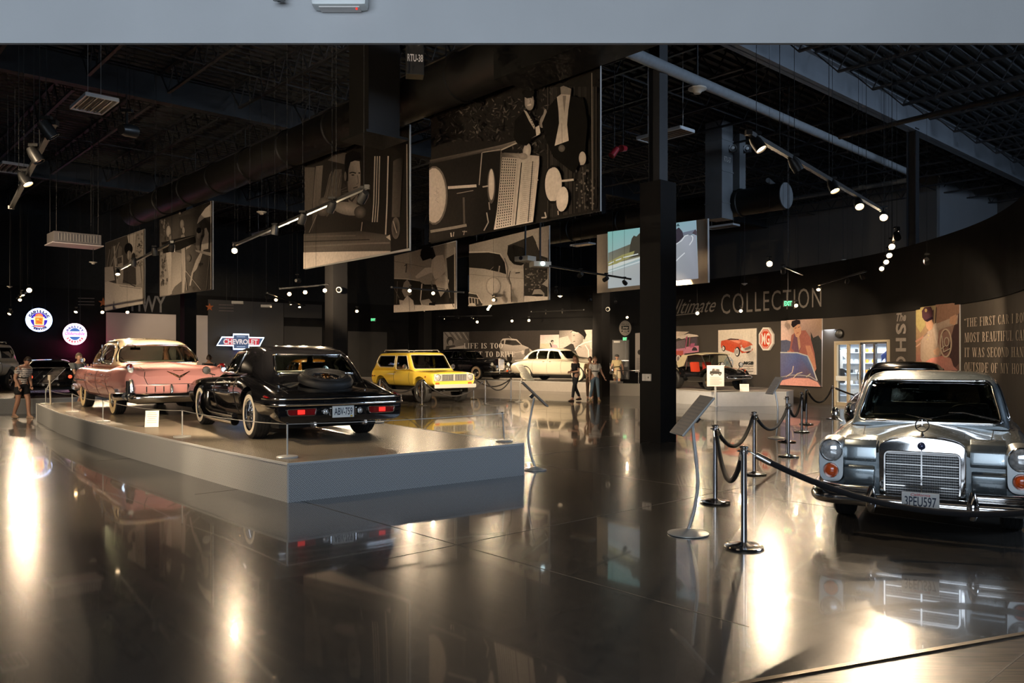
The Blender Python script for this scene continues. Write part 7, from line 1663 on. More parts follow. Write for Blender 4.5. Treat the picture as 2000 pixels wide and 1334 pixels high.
# ---------------------------------------------------------------- vintage limousines on the far platform
def make_saloon(label,loc,rz,paint,wm,scale=1.0,light=True):
 t = thing('vintage_saloon',label,'car',loc,rz,scale=scale)
 def Q(zb,ws,zs,wm_,zm,wsh,zsh,yf,zf,yd,zd,zt): return P8(zb,ws,zs,wm_,zm,wsh,zsh,yf,zf,yd,zd,zt)
 b = [(-2.72,Q(.42,.5,.46,.62,.56,.60,.66,.50,.74,.3,.76,.78)),(-2.5,Q(.34,.74,.40,.86,.58,.84,.76,.68,.88,.4,.90,.92)),(-1.9,Q(.30,.84,.38,.93,.60,.92,.84,.78,1.0,.5,1.02,1.05)),(-1.2,Q(.28,.86,.36,.94,.62,.93,.88,.82,1.05,.6,1.06,1.08)),(0,Q(.28,.86,.36,.92,.62,.91,.88,.80,1.06,.6,1.06,1.06)),
   (.8,Q(.28,.86,.36,.93,.62,.92,.88,.80,1.04,.52,1.06,1.10)),(1.5,Q(.30,.86,.38,.94,.62,.94,.84,.82,.98,.44,.92,1.12)),(2.1,Q(.34,.84,.42,.93,.62,.92,.80,.80,.94,.36,.84,1.10)),(2.42,Q(.42,.74,.50,.84,.62,.84,.76,.72,.86,.28,.76,1.05)),(2.48,Q(.46,.68,.54,.78,.62,.78,.72,.66,.80,.26,.72,1.0))]
 def Cb(ws,z0,wt,zt,ch): return [(0,z0),(ws*.6,z0),(ws,z0),(ws*.98,z0+(zt-z0)*.4),(wt,zt-ch),(wt*.82,zt-.02),(wt*.4,zt),(0,zt+.006)]
 c_ = [(-1.98,Cb(.60,1.0,.56,1.06,.02)),(-1.75,Cb(.74,1.02,.62,1.30,.08)),(-1.4,Cb(.80,1.04,.64,1.52,.10)),(-.9,Cb(.81,1.04,.65,1.62,.10)),(-.2,Cb(.81,1.04,.65,1.64,.10)),(.25,Cb(.80,1.04,.64,1.58,.09)),(.42,Cb(.79,1.04,.64,1.50,.08)),(.78,Cb(.77,1.04,.70,1.16,.03)),(.9,Cb(.74,1.04,.68,1.08,.01))]
 body,cab,bs,cs = car_shell(t,b,c_,paint,paint,[(1.56,.36,.42,.80),(-1.56,.34,.41,.80)],
  [rnd_poly([(.58,1.10),(.30,1.46),(-.18,1.50),(-.18,1.10)],.06),rnd_poly([(-.27,1.10),(-.27,1.50),(-.85,1.50),(-.85,1.10)],.05),rnd_poly([(-.92,1.10),(-.92,1.50),(-1.25,1.44),(-1.45,1.25),(-1.45,1.10)],.08)],
  rnd_poly([(-.66,1.12),(.66,1.12),(.58,1.50),(-.58,1.50)],.07),rnd_poly([(-.42,1.18),(.42,1.18),(.38,1.42),(-.38,1.42)],.07),glassm=autoglass_dark,fr=.012,n=34,cn=22)
 mb = MB(); mb.prism([(-.24,.50),(.24,.50),(.26,1.10),(.20,1.13),(0,1.20),(-.20,1.13),(-.26,1.10)],(0,0,0),(0,1,0),(0,0,1),2.36,2.56); g = mb.build('grille_shell',chrome,t,bevel=.01)
 mb = MB()
 for k in range(12): y = -.19+k*.0345; mb.bar((2.565,y,.54),(2.565,y,1.07),.012,.016,up=(0,1,0))
 mb.build('grille_bar',chrome2,g); mb = MB(); mb.tube([(2.46,0,1.20),(2.46,0,1.25),(2.42,0,1.31)],[.02,.012,.02],6); mb.build('grille_mascot',chrome,g,smooth=60)
 for sg in (-1,1):
  lamp(t,'headlamp',(2.46,sg*.66,.80),(1,0,0),.11,clear_lens); lamp(t,'fog_lamp',(2.60,sg*.40,.56),(1,0,0),.075,clear_lens)
  for x in (.62,-.22,-1.10): trim(bs,'side',[(x,1.03),(x,.40)],.0045,seam,'door_gap',t,sg)
  trim(bs,'side',[(2.0,.93),(.6,1.0),(-1.4,1.0)],.008,chrome,'waist_trim',t,sg)
  for x in (.0,-.4): mb = MB(); mb.box((x,sg*.93,.97),(.12,.025,.02)); mb.build('door_handle',chrome,t)
 pts = catmull([(2.2,-.93,0),(2.55,-.84,0),(2.72,-.4,0),(2.74,0,0),(2.72,.4,0),(2.55,.84,0),(2.2,.93,0)],5)
 mb = MB(); mb.tube([Vector((p.x,p.y,.44)) for p in pts],.06,10); mb.build('front_bumper',chrome,t,smooth=60)
 for sg in (-1,1): mb = MB(); mb.tube([(2.76,sg*.42,.34),(2.78,sg*.42,.45),(2.75,sg*.42,.60)],[.03,.04,.03],8); mb.build('overrider',chrome,t,smooth=60)
 pts = catmull([(-2.4,-.86,0),(-2.72,-.74,0),(-2.86,0,0),(-2.72,.74,0),(-2.4,.86,0)],5)
 mb = MB(); mb.tube([Vector((p.x,p.y,.44)) for p in pts],.06,10); mb.build('rear_bumper',chrome,t,smooth=60)
 mb = MB(); mb.box((2.80,.30,.46),(.02,.34,.09)); mb.build('license_plate',amber_lens if not light else mat('plate_dark',(.05,.05,.05),.4),t)
 seats(t,(.05,-.95),z=.5); steering(t,.5,.36,1.1,.2)
 st = dict(rim=.54,white=(.57,.88),kind='cap',wm=wm,rm=paint if light else P_black)
 for x in (1.56,-1.56):
  for sg in (-1,1): wheel(t,x,sg*.79,.37,.2,sg,st)
 mb = MB(); mb.box((0,0,.32),(4.6,1.4,.14)); mb.build('underside',under,t)
 return t
RZ = math.atan2(-.62,.785)
make_saloon('cream white vintage saloon parked on the far platform before the mural',(2.45,40.2,.45),rad(-37.5),mat('ivory_paint',(.74,.66,.52),.22,coat=1),white_rubber,1.0)
make_saloon('black vintage limousine with upright chrome grille left of the ivory saloon',(-2.55,43.1,.45),rad(-38.5),P_black,mat('peach_wall_rubber',(.62,.45,.28),.5),1.0,light=False)
# dark estate and orange car far behind the coupe; black limousine behind the silver one
make_saloon('black limousine parked close behind the silver limousine',(7.6,15.4,0),rad(-119),P_black,white_rubber,.95,light=False)
# ---------------------------------------------------------------- black mid-engined sports car (far left)
def make_sports():
 t = thing('sports_car','low black wedge sports car seen from behind on the far left platform','car',(-15.2,26.1,.44),rad(122))
 def Q(zb,ws,zs,wm_,zm,wsh,zsh,yf,zf,yd,zd,zt): return P8(zb,ws,zs,wm_,zm,wsh,zsh,yf,zf,yd,zd,zt)
 b = [(-2.12,Q(.36,.80,.40,.88,.52,.88,.68,.84,.76,.5,.78,.79)),(-2.0,Q(.28,.84,.34,.92,.50,.92,.70,.86,.80,.5,.82,.83)),(-1.2,Q(.22,.86,.30,.93,.48,.93,.68,.84,.84,.5,.86,.86)),(0,Q(.18,.84,.26,.90,.44,.89,.64,.80,.80,.5,.80,.80)),(1.2,Q(.20,.86,.28,.92,.44,.90,.58,.80,.70,.5,.68,.68)),(2.1,Q(.28,.80,.32,.86,.40,.84,.48,.74,.54,.4,.54,.55))]
 def Cb(ws,z0,wt,zt,ch): return [(0,z0),(ws*.6,z0),(ws,z0),(ws*.97,z0+(zt-z0)*.35),(wt,zt-ch),(wt*.86,zt-.012),(wt*.45,zt),(0,zt+.004)]
 c_ = [(-1.75,Cb(.72,.80,.60,.84,.01)),(-1.6,Cb(.74,.80,.60,.90,.02)),(-.7,Cb(.78,.78,.58,1.10,.04)),(-.2,Cb(.78,.77,.56,1.13,.05)),(.2,Cb(.78,.76,.56,1.10,.05)),(.9,Cb(.74,.72,.66,.80,.02)),(1.0,Cb(.72,.70,.64,.74,.01))]
 body,cab,bs,cs = car_shell(t,b,c_,P_black,P_black,[(1.25,.33,.38,.78),(-1.25,.34,.40,.80)],[rnd_poly([(.62,.82),(.10,1.04),(-.45,1.05),(-.40,.82)],.04)],
  rnd_poly([(-.64,.80),(.64,.80),(.52,1.06),(-.52,1.06)],.05),rnd_poly([(-.58,.87),(.58,.87),(.48,1.06),(-.48,1.06)],.05),glassm=autoglass_dark,frame=None,n=30,cn=18)
 for sg in (-1,1):
  o = rear_lamp(t,'tail_lamp',[(sg*.42,.52),(sg*.78,.52),(sg*.78,.68),(sg*.42,.68)][::sg],-2.10,sg,seam,None)
  mb = MB(); mb.lathe([(0,0),(.055,0),(.05,.012),(0,.016)],16,M=T(-2.125,sg*.52,.60) @ rotm((-1,0,0))); mb.build('lit_lens',mat('lit_red_orange',(.8,.05,.02),.3,emit=(1.0,.10,.04),es=1.6),o,smooth=50)
  mb = MB(); mb.tube([(-2.2,sg*.2,.36),(-2.0,sg*.2,.36)],.035,10); mb.build('exhaust_tip',chrome,t)
 mb = MB(); mb.box((-2.12,0,.58),(.02,.40,.14)); mb.build('license_plate',mat('plate_white'),t)
 mb = MB(); mb.prism([(-.86,.32),(.86,.32),(.86,.46),(-.86,.46)],(0,0,0),(0,1,0),(0,0,1),-2.16,-1.9); mb.build('rear_bumper',P_black,t,bevel=.02)
 mb = MB(); mb.box((-1.55,0,.87),(.9,1.1,.012)); mb.build('engine_louvre',seam,t)
 seats(t,(-.1,),z=.3,w_=1.2,h=.42); st = dict(rim=.62,kind='slot')
 for x,r_ in ((1.25,.31),(-1.25,.33)):
  for sg in (-1,1): wheel(t,x,sg*.78,r_,.24,sg,st,detail=False)
 mb = MB(); mb.box((0,0,.24),(3.8,1.4,.1)); mb.build('underside',under,t)
make_sports()
# ---------------------------------------------------------------- dune buggy
def make_buggy():
 t = thing('dune_buggy','black open dune buggy with a beige soft top on the pale platform','car',(7.18,29.25,.47),rad(-66),scale=.98)
 b = [(-1.55,[(0,.34),(.35,.34),(.44,.38),(.52,.50),(.50,.62),(.40,.70),(.2,.72),(.1,.72),(0,.72)]),(-1.0,[(0,.30),(.45,.30),(.56,.34),(.66,.50),(.70,.72),(.60,.82),(.36,.84),(.2,.84),(0,.84)]),(-.5,[(0,.26),(.5,.26),(.60,.30),(.66,.45),(.68,.62),(.64,.70),(.58,.44),(.3,.40),(0,.40)]),(.3,[(0,.26),(.5,.26),(.60,.30),(.66,.45),(.68,.60),(.64,.68),(.58,.44),(.3,.40),(0,.40)]),
   (.62,[(0,.28),(.46,.28),(.56,.32),(.64,.46),(.68,.66),(.58,.80),(.3,.86),(.15,.87),(0,.87)]),(1.15,[(0,.30),(.36,.30),(.46,.36),(.54,.48),(.62,.68),(.52,.78),(.28,.80),(.14,.82),(0,.82)]),(1.6,[(0,.36),(.24,.36),(.34,.40),(.42,.48),(.50,.60),(.42,.66),(.2,.66),(.1,.67),(0,.67)]),(1.72,[(0,.42),(.2,.42),(.28,.45),(.34,.50),(.38,.56),(.32,.60),(.2,.61),(.1,.61),(0,.61)])]
 body = tmp_obj(loft(b,40,2),P_black); finish(body,'body',t,40)
 M_red = mat('red_seat',(.50,.05,.02),.45)
 for sg in (-1,1):
  for x in (1.0,-1.0):     # flared wings over the wheels
   mb = MB(); pts = [(x+.42*math.cos(a),sg*.66,.34+.42*math.sin(a)) for a in [math.pi*k/10 for k in range(1,10)]]
   for a_,b_ in zip(pts[:-1],pts[1:]): mb.bar(a_,b_,.26,.03,up=(0,1,0)) if False else mb.box(((a_[0]+b_[0])/2,sg*.66,(a_[2]+b_[2])/2),(math.dist((a_[0],a_[2]),(b_[0],b_[2]))+.01,.28,.03),M=Matrix.Rotation(-math.atan2(b_[2]-a_[2],b_[0]-a_[0]),3,'Y'))
   mb.build('wing',P_black,t)
  mb = MB(); mb.box((-.15,sg*.28,.50),(.42,.36,.12)); mb.box((-.38,sg*.28,.76),(.12,.36,.50),M=Matrix.Rotation(-.2,3,'Y')); mb.build('seat',M_red if sg < 0 else mat('red_black_seat',(.35,.03,.02),.45),t,smooth=40,bevel=.03)
  mb = MB(); mb.tube([(.72,sg*.58,.80),(.40,sg*.58,1.28)],.02,8); mb.build('windshield_post',chrome2,t)
  mb = MB(); mb.tube([(-.62,sg*.52,.72),(-.55,sg*.52,1.26)],.025,8); mb.build('roll_bar',chrome,t,smooth=60)
  mb = MB(); mb.tube([(1.25,sg*.42,.76),(1.32,sg*.42,.86)],.012,6); hb = mb.build('lamp_stalk',chrome,t); lamp(hb,'headlamp',(1.38,sg*.42,.92),(1,0,.05),.085,clear_lens)
  mb = MB(); mb.tube([(1.3,sg*.42,.92),(1.37,sg*.42,.92)],[.02,.08],12); mb.build('lamp_shell',chrome,hb,smooth=50)
  lamp(t,'turn_lamp',(1.42,sg*.56,.72),(1,0,0),.035,amber_lens)
  wheel(t,-1.02,sg*.70,.36,.30,sg,dict(rim=.58,kind='slot',rm=mat('bronze_rim',(.35,.28,.18),.25,1.0)),detail=False); wheel(t,1.0,sg*.66,.33,.20,sg,dict(rim=.56,kind='slot',rm=mat('bronze_rim')),detail=False)
 mb = MB(); mb.tube([(.40,-.58,1.28),(.40,.58,1.28)],.02,8); mb.tube([(.72,-.58,.80),(.72,.58,.80)],.02,8); mb.build('windshield_frame',chrome2,t)
 mb = MB(); mb.add([(.72,-.56,.82),(.72,.56,.82),(.41,.56,1.27),(.41,-.56,1.27)],[(0,1,2,3)]); mb.build('windshield',autoglass,t)
 M_top = mat('beige_canvas',(.46,.40,.27),.8,var=.08,bump=.2)
 vs = []; nx,ny = 8,6
 for i in range(nx+1):
  for j in range(ny+1):
   u = i/nx; v = j/ny*2-1; x = .50-u*1.55; z = 1.30+.05*math.sin(u*math.pi*2.5)*.5+.05*(1-v*v)-max(0,u-.7)*1.1; vs.append((x,v*.64,z))
 fs = [(i*(ny+1)+j,i*(ny+1)+j+1,(i+1)*(ny+1)+j+1,(i+1)*(ny+1)+j) for i in range(nx) for j in range(ny)]
 n = len(vs); vs2 = [(x,y,z-.03) for x,y,z in vs]; fs2 = [tuple(n+k for k in f)[::-1] for f in fs]
 bd = [i*(ny+1) for i in range(nx+1)]+[nx*(ny+1)+j for j in range(1,ny+1)]+[i*(ny+1)+ny for i in range(nx-1,-1,-1)]+[j for j in range(ny-1,0,-1)]
 fs3 = [(bd[k],bd[(k+1) % len(bd)],n+bd[(k+1) % len(bd)],n+bd[k]) for k in range(len(bd))]
 MB().add(vs+vs2,fs+fs2+fs3).build('soft_top',M_top,t,smooth=60)
 for sg in (-1,1):
  mb = MB(); mb.prism([(-1.05,.95),(-.70,1.28),(-.35,1.28),(-.62,.86),(-.95,.80)],(0,0,0),(1,0,0),(0,0,1),-sg*.62,-sg*.645); mb.build('side_curtain',M_top,t)
 # looped front bumper
 mb = MB(); mb.tube(rnd3 := [(1.78,-.50,.44),(1.80,-.56,.49),(1.80,-.50,.54),(1.84,0,.54),(1.80,.50,.54),(1.80,.56,.49),(1.78,.50,.44),(1.82,0,.44)],.02,8,closed=True); mb.build('front_bumper',chrome,t,smooth=60)
 [MB().tube([(1.6,y_,.45),(1.8,y_,.49)],.015,6).build('bumper_bracket',steel_dark,t) for y_ in (-.2,.2)]
 mb = MB(); mb.box((-1.45,0,.46),(.5,.7,.34)); mb.tube([(-1.5,.2,.4),(-1.9,.2,.55)],.05,8); mb.tube([(-1.5,-.2,.4),(-1.9,-.2,.55)],.05,8); mb.build('engine',mat('engine_metal',(.25,.25,.25),.4,.7),t,bevel=.02)
 mb = MB(); mb.bar((1.0,-.6,.33),(1.0,.6,.33),.06); mb.bar((-1.02,-.6,.36),(-1.02,.6,.36),.08); mb.build('axle',steel_dark,t); steering(t,.35,.28,.86,.15)
make_buggy()
# ---------------------------------------------------------------- a sliver of an orange saloon behind the coupe
make_saloon('orange saloon mostly hidden behind the black coupe roof',(-8.05,32.2,0),rad(-60),mat('orange_paint',(.62,.24,.03),.25,coat=1),white_rubber,.96)
# ================================================================ BARRIERS
def rope_pts(a,b,sag,n=14):
 a = Vector(a); b = Vector(b); return [a.lerp(b,i/n)-Vector((0,0,sag*4*(i/n)*(1-i/n))) for i in range(n+1)]
M_rope = mat('black_velvet_rope',(.012,.011,.012),.9,bump=.3,bs=300)
SH = .88
def post(px,py,label,group=None):
 x,y = fl(px,py); t = thing('rope_post',label,'post',(x,y,0),group=group)
 mb = MB(); mb.lathe([(0,0),(.165,0),(.17,.012),(.165,.022),(.06,.032),(.03,.05),(0,.05)],28); mb.build('base',chrome,t,smooth=40)
 mb = MB(); mb.lathe([(.025,.04),(.025,SH-.05)],18); mb.build('pole',chrome2,t,smooth=60)
 mb = MB(); mb.lathe([(.025,SH-.07),(.034,SH-.07),(.034,SH-.035),(.028,SH-.03),(.040,SH-.01),(.034,SH),(0,SH+.004)],18); mb.build('cap',chrome,t,smooth=40)
 mb = MB(); mb.tube([(.055*math.cos(a),.055*math.sin(a),SH-.045) for a in [2*math.pi*k/16 for k in range(16)]],.005,5,closed=True); mb.build('hook_ring',chrome,t,smooth=60)
 return t
def rope(a,b,sag,label,r=.024):
 A = Vector(a.location)+Vector((0,0,SH-.05)); B = Vector(b.location)+Vector((0,0,SH-.05)) if hasattr(b,'location') else Vector(b)
 d = (B-A); d.z = 0; d.normalize(); A += d*.05; B -= d*.05
 P = rope_pts(A,B,sag,20); t = thing('velvet_rope',label,'rope',tuple(P[10]),group='velvet ropes')
 L = Vector(t.location); P = [p-L for p in P]
 mb = MB(); mb.tube(P[1:-1],r,10); mb.build('rope_body',M_rope,t,smooth=60)
 for p,q in ((P[0],P[1]),(P[-1],P[-2])):
  mb = MB(); mb.tube([p,p.lerp(q,.25),p.lerp(q,.3),q],[.006,.008,r*1.15,r*1.15],10); mb.build('rope_end',chrome,t,smooth=50)
 return t
G1 = 'rope posts around the silver limousine'
S1 = post(1453,1070,'nearest chrome rope post left of the silver limousine',G1); S2 = post(1397,982,'chrome rope post beside the right slanted info stand',G1)
S3 = post(1473,927,'third nearest chrome rope post left of the silver limousine',G1); S4 = post(1540,892,'chrome rope post fourth from the front beside the silver limousine',G1)
S5 = post(1537,863,'chrome rope post just behind the fourth one, nearly hidden by it',G1); S6 = post(1566,844,'chrome rope post with a rope loop hanging straight down beside it',G1)
S7 = post(1575,829,'chrome rope post behind the post with the straight rope loop',G1); S8 = post(1626,818,'chrome rope post in front of the bright shop door',G1)
rope(S1,S2,.40,'black rope in a deep loop between the two nearest posts'); rope(S2,S3,.30,'black rope from the post beside the info stand to the third post'); rope(S3,S4,.28,'black rope between the third and fourth posts')
rope(S4,S6,.30,'black rope between the fourth post and the one behind it'); rope(S6,S7,.42,'black rope loop hanging steeply between two far posts'); rope(S7,S8,.34,'black rope swagging before the tall colour poster'); rope(S8,(10.5,19.0,.83),.30,'black rope from the shop door post to behind the silver limousine'); rope(S1,(5.35,6.05,.84),.46,'long black rope passing in front of the silver limousine bumper',.026)
S9 = post(2000,1000,'chrome rope post beyond the right edge of the photo',None); S9.location = (5.40,6.03,0)
G2 = 'rope posts around the yellow truck'
T1 = post(824,792,'chrome rope post before the yellow truck front wheel',G2); T2 = post(948,791,'chrome rope post right of the yellow truck',G2); T3 = post(998,785,'chrome rope post near the slanted sign before the ivory saloon',G2); T4 = post(925,780,'chrome rope post just behind the yellow truck bumper',G2)
T0 = post(742,789,'chrome rope post hidden behind the black coupe',G2)
rope(T1,T2,.52,'black rope swagging in front of the yellow truck bumper'); rope(T2,T3,.36,'lower black rope right of the yellow truck'); rope(T4,T3,.30,'upper black rope right of the yellow truck'); rope(T0,T1,.40,'black rope from the yellow truck front wheel towards the coupe')
# small wire barrier on the platform
M_wire = mat('barrier_wire',(.45,.44,.42),.4,.6)
def mini(px,py,label,lean=0.0):
 D = (EYE-PLH)*FPX/(py-HZ); x = (px-1000)/FPX*D
 t = thing('low_barrier_post',label,'post',(x,D,PLH),group='low wire barrier posts')
 mb = MB(); mb.lathe([(0,0),(.125,0),(.128,.012),(.12,.022),(.02,.03),(0,.03)],24); mb.build('base',M_alu,t,smooth=40)
 mb = MB(); mb.tube([(0,0,.02),(lean,0,.41)],.010,10); mb.build('pole',M_alu,t,smooth=60)
 mb = MB(); mb.tube([(lean,0,.40),(lean,0,.42)],.013,10); mb.build('cap',black_metal,t,smooth=40); return t
B1 = mini(561,894,'low metal post at the near corner of the platform'); B2 = mini(356,854,'low metal post beside the white placard on the platform'); B3 = mini(201,824,'low metal post beside the pink car rear wheel'); B4 = mini(141,805,'low metal post near the pink car front wheel'); B5 = mini(89,789,'low metal post at the far left corner of the platform'); B6 = mini(985,862,'leaning low metal post at the right corner of the platform',-.03); B7 = mini(737,826,'low metal post behind the coupe rear wheel')
def wire(a,b,sag,label):
 A = Vector(a.location)+Vector((0,0,.40)); B = Vector(b.location)+Vector((0,0,.40)); mb = MB(); mb.tube(rope_pts(A,B,sag,10),.0055,6); o = mb.build('barrier_cord',M_wire,smooth=60); tag(o,label,'cord','barrier cords on the platform')
wire(B1,B2,.03,'thin cord between the near corner post and the placard post'); wire(B2,B3,.05,'thin cord passing behind the white placard'); wire(B3,B4,.04,'thin cord between the two posts beside the pink car'); wire(B4,B5,.05,'thin cord at the far left end of the platform'); wire(B1,B6,.02,'thin cord along the near edge of the platform behind the coupe plate')
# pale sensor pole
t = thing('sensor_pole','pale slim pole with a square head at the far left platform corner','pole',(*fl(97,790,PLH),PLH))
mb = MB(); mb.tube([(.03,0,0),(0,0,.62)],.022,8); mb.lathe([(0,0),(.09,0),(.09,.015),(0,.02)],16); mb.build('pole',mat('pale_post',(.55,.50,.40),.5),t); mb = MB(); mb.box((0,0,.68),(.07,.06,.13)); mb.build('head',mat('pale_post'),t,bevel=.008)
# placards
M_card = mat('placard_white',(.70,.66,.60),.5); M_print_grey = mat('placard_print',(.25,.22,.20),.6)
def placard(x,y,z,w_,h_,rz,tilt,label,lines=6):
 t = thing('placard',label,'sign',(x,y,z),rz); M = Matrix.Rotation(-tilt,4,'X')
 mb = MB(); mb.box((0,0,h_/2),(w_,.012,h_)); mb.v = [tuple(M @ Vector(v)) for v in mb.v]; mb.build('card',M_card,t)
 mb = MB(); fr = [(-w_/2,0,0),(w_/2,0,0),(w_/2,0,h_),(-w_/2,0,h_)]; mb.tube([M @ Vector(p) for p in fr],.006,5,closed=True); mb.build('frame',mat('clear_frame',(.6,.58,.52),.2),t)
 mb = MB()
 for k in range(lines): z0 = h_*(.86-k*.12); ww = w_*(.36 if k % 3 else .28); mb.add([M @ Vector(p) for p in ((-ww,-.0075,z0),(ww,-.0075,z0),(ww,-.0075,z0+h_*.03),(-ww,-.0075,z0+h_*.03))],[(0,1,2,3)])
 mb.build('printed_text',M_print_grey,t)
 mb = MB(); mb.bar(M @ Vector((0,.0,h_*.8)),(0,h_*.45,0.0),.02,.006); mb.build('prop_leg',M_alu,t)
 return t
x,y = fl(296,834,PLH); placard(x,y,PLH,.21,.29,.30,.35,'white placard leaning on the platform in front of the pink car')
x,y = fl(1454,764.5,.47); placard(x,y,.47,.30,.26,-.2,.3,'small white placard on the pale platform under the dune buggy',3)
x,y = fl(925,742,.45); placard(x,y,.45,.28,.30,.1,.2,'small white card stand by the black vintage limousine',3)
# information stands
def info_stand(px,py,label,lo,hi,wv,bulge,panel_m,baser=.19):
 x,y = fl(px,py); t = thing('info_stand',label,'stand',(x,y,0))
 mb = MB(); mb.lathe([(0,0),(baser,.004),(baser,.012),(baser*.5,.03),(.02,.05),(0,.05)],28); mb.build('base',M_alu,t,smooth=40)
 lo = Vector(lo)-Vector((x,y,0)); hi = Vector(hi)-Vector((x,y,0)); wv = Vector(wv); mid = (lo+hi)/2
 P = [Vector((0,0,.04)),Vector((bulge*.7,0,.25)),Vector((bulge,0,.48)),Vector((bulge*.8,0,.7)),mid+Vector((-.02*0,0,-.06))]
 mb = MB(); mb.tube([p for p in catmull(P,6)],.016,10); mb.build('curved_pole',M_alu,t,smooth=60)
 nn = (hi-lo).cross(wv).normalized(); nn = nn if nn.z > 0 else -nn
 q = [lo-wv/2,lo+wv/2,hi+wv/2,hi-wv/2]
 mb = MB(); mb.add([p+nn*.012 for p in q]+[p-nn*.012 for p in q],[(0,1,2,3),(7,6,5,4),(0,4,5,1),(1,5,6,2),(2,6,7,3),(3,7,4,0)]); pn = mb.build('panel',panel_m,t)
 mb = MB(); mb.tube([p for p in q],.011,6,closed=True); mb.build('panel_frame',M_alu,t,smooth=60)
 mb = MB()
 for k in range(9):
  a = lo.lerp(hi,.12+k*.085)+nn*.0135; b = lo.lerp(hi,.12+k*.085+.03)+nn*.0135; w2 = wv*(.40 if k % 4 else .25); mb.add([a-w2,a+w2,b+w2,b-w2],[(0,1,2,3)])
 mb.build('printed_text',M_print_grey,t)
 mb = MB(); mb.bar(mid-nn*.02,mid-nn*.08,.05); mb.build('bracket',black_metal,t); return t
M_ptan = mat('panel_tan',(.40,.34,.28),.35); M_pdark = mat('panel_dark',(.05,.045,.04),.35)
info_stand(1344,1043,'slanted information panel on a curved silver pole beside the rope posts',(1.535,7.42,.93),(1.83,7.46,1.275),(.06,-.26,-.01),.09,M_ptan)
info_stand(1045,918,'slanted dark information panel on a curved pole right of the platform corner',(.50,11.5,.94),(.145,11.75,1.28),(.03,-.30,.0),-.10,M_pdark,.17)
info_stand(1516,856,'slim slanted information panel behind the rope posts near the tall colour poster',(5.20,16.1,.90),(5.47,16.3,1.23),(.05,-.30,0),.03,M_ptan,.17)
x,y = fl(1014,785); info_stand(1014,785,'pale information panel with a blue picture beside the rope post before the ivory saloon',(x+.42,y,.78),(x-.02,y+.25,1.36),(.30,.02,0),.04,mat('panel_pale',(.55,.55,.48),.4),.17)
info_stand(90,814,'black information panel behind the woman in the patterned top',(-12.86,21.9,.92),(-12.62,22.2,1.32),(.32,.05,0),.0,M_pdark,.17)
# tall poster stand before the buggy
x,y = fl(1397,794); t = thing('poster_stand','white poster on a post with a picture of a buggy before the pale platform','stand',(x,y,0))
mb = MB(); mb.lathe([(0,0),(.17,0),(.17,.015),(0,.025)],20); mb.bar((0,0,0),(0,0,.72),.06,.03); mb.build('post',M_alu,t)
mb = MB(); mb.box((0,-.03,1.02),(.57,.02,.70)); mb.build('poster_board',M_card,t,bevel=.004)
pp = Print(lambda X,Y,o_: Vector((X,-.0415-o_,Y)),step=.002)
pp.poly([(-.14,1.14),(.14,1.14),(.12,1.24),(-.10,1.26)],(.12,.10,.09)); pp.poly([(-.20,1.08),(.20,1.08),(.20,1.15),(-.18,1.18)],(.05,.045,.04)); pp.ell(-.12,1.08,.045,.05,(.04,.04,.04)); pp.ell(.14,1.08,.045,.05,(.04,.04,.04)); pp.ell(-.12,1.08,.02,.02,(.4,.36,.3)); pp.ell(.14,1.08,.02,.02,(.4,.36,.3)); pp.poly([(-.04,1.20),(.02,1.20),(.02,1.25),(-.04,1.25)],(.4,.36,.3))
for k in range(7): pp.line([(-.2,.98-k*.04),(.2 if k % 3 else .12,.98-k*.04)],.010,(.30,.27,.24))
pp.build('printed_image',M_print,t,local=True)

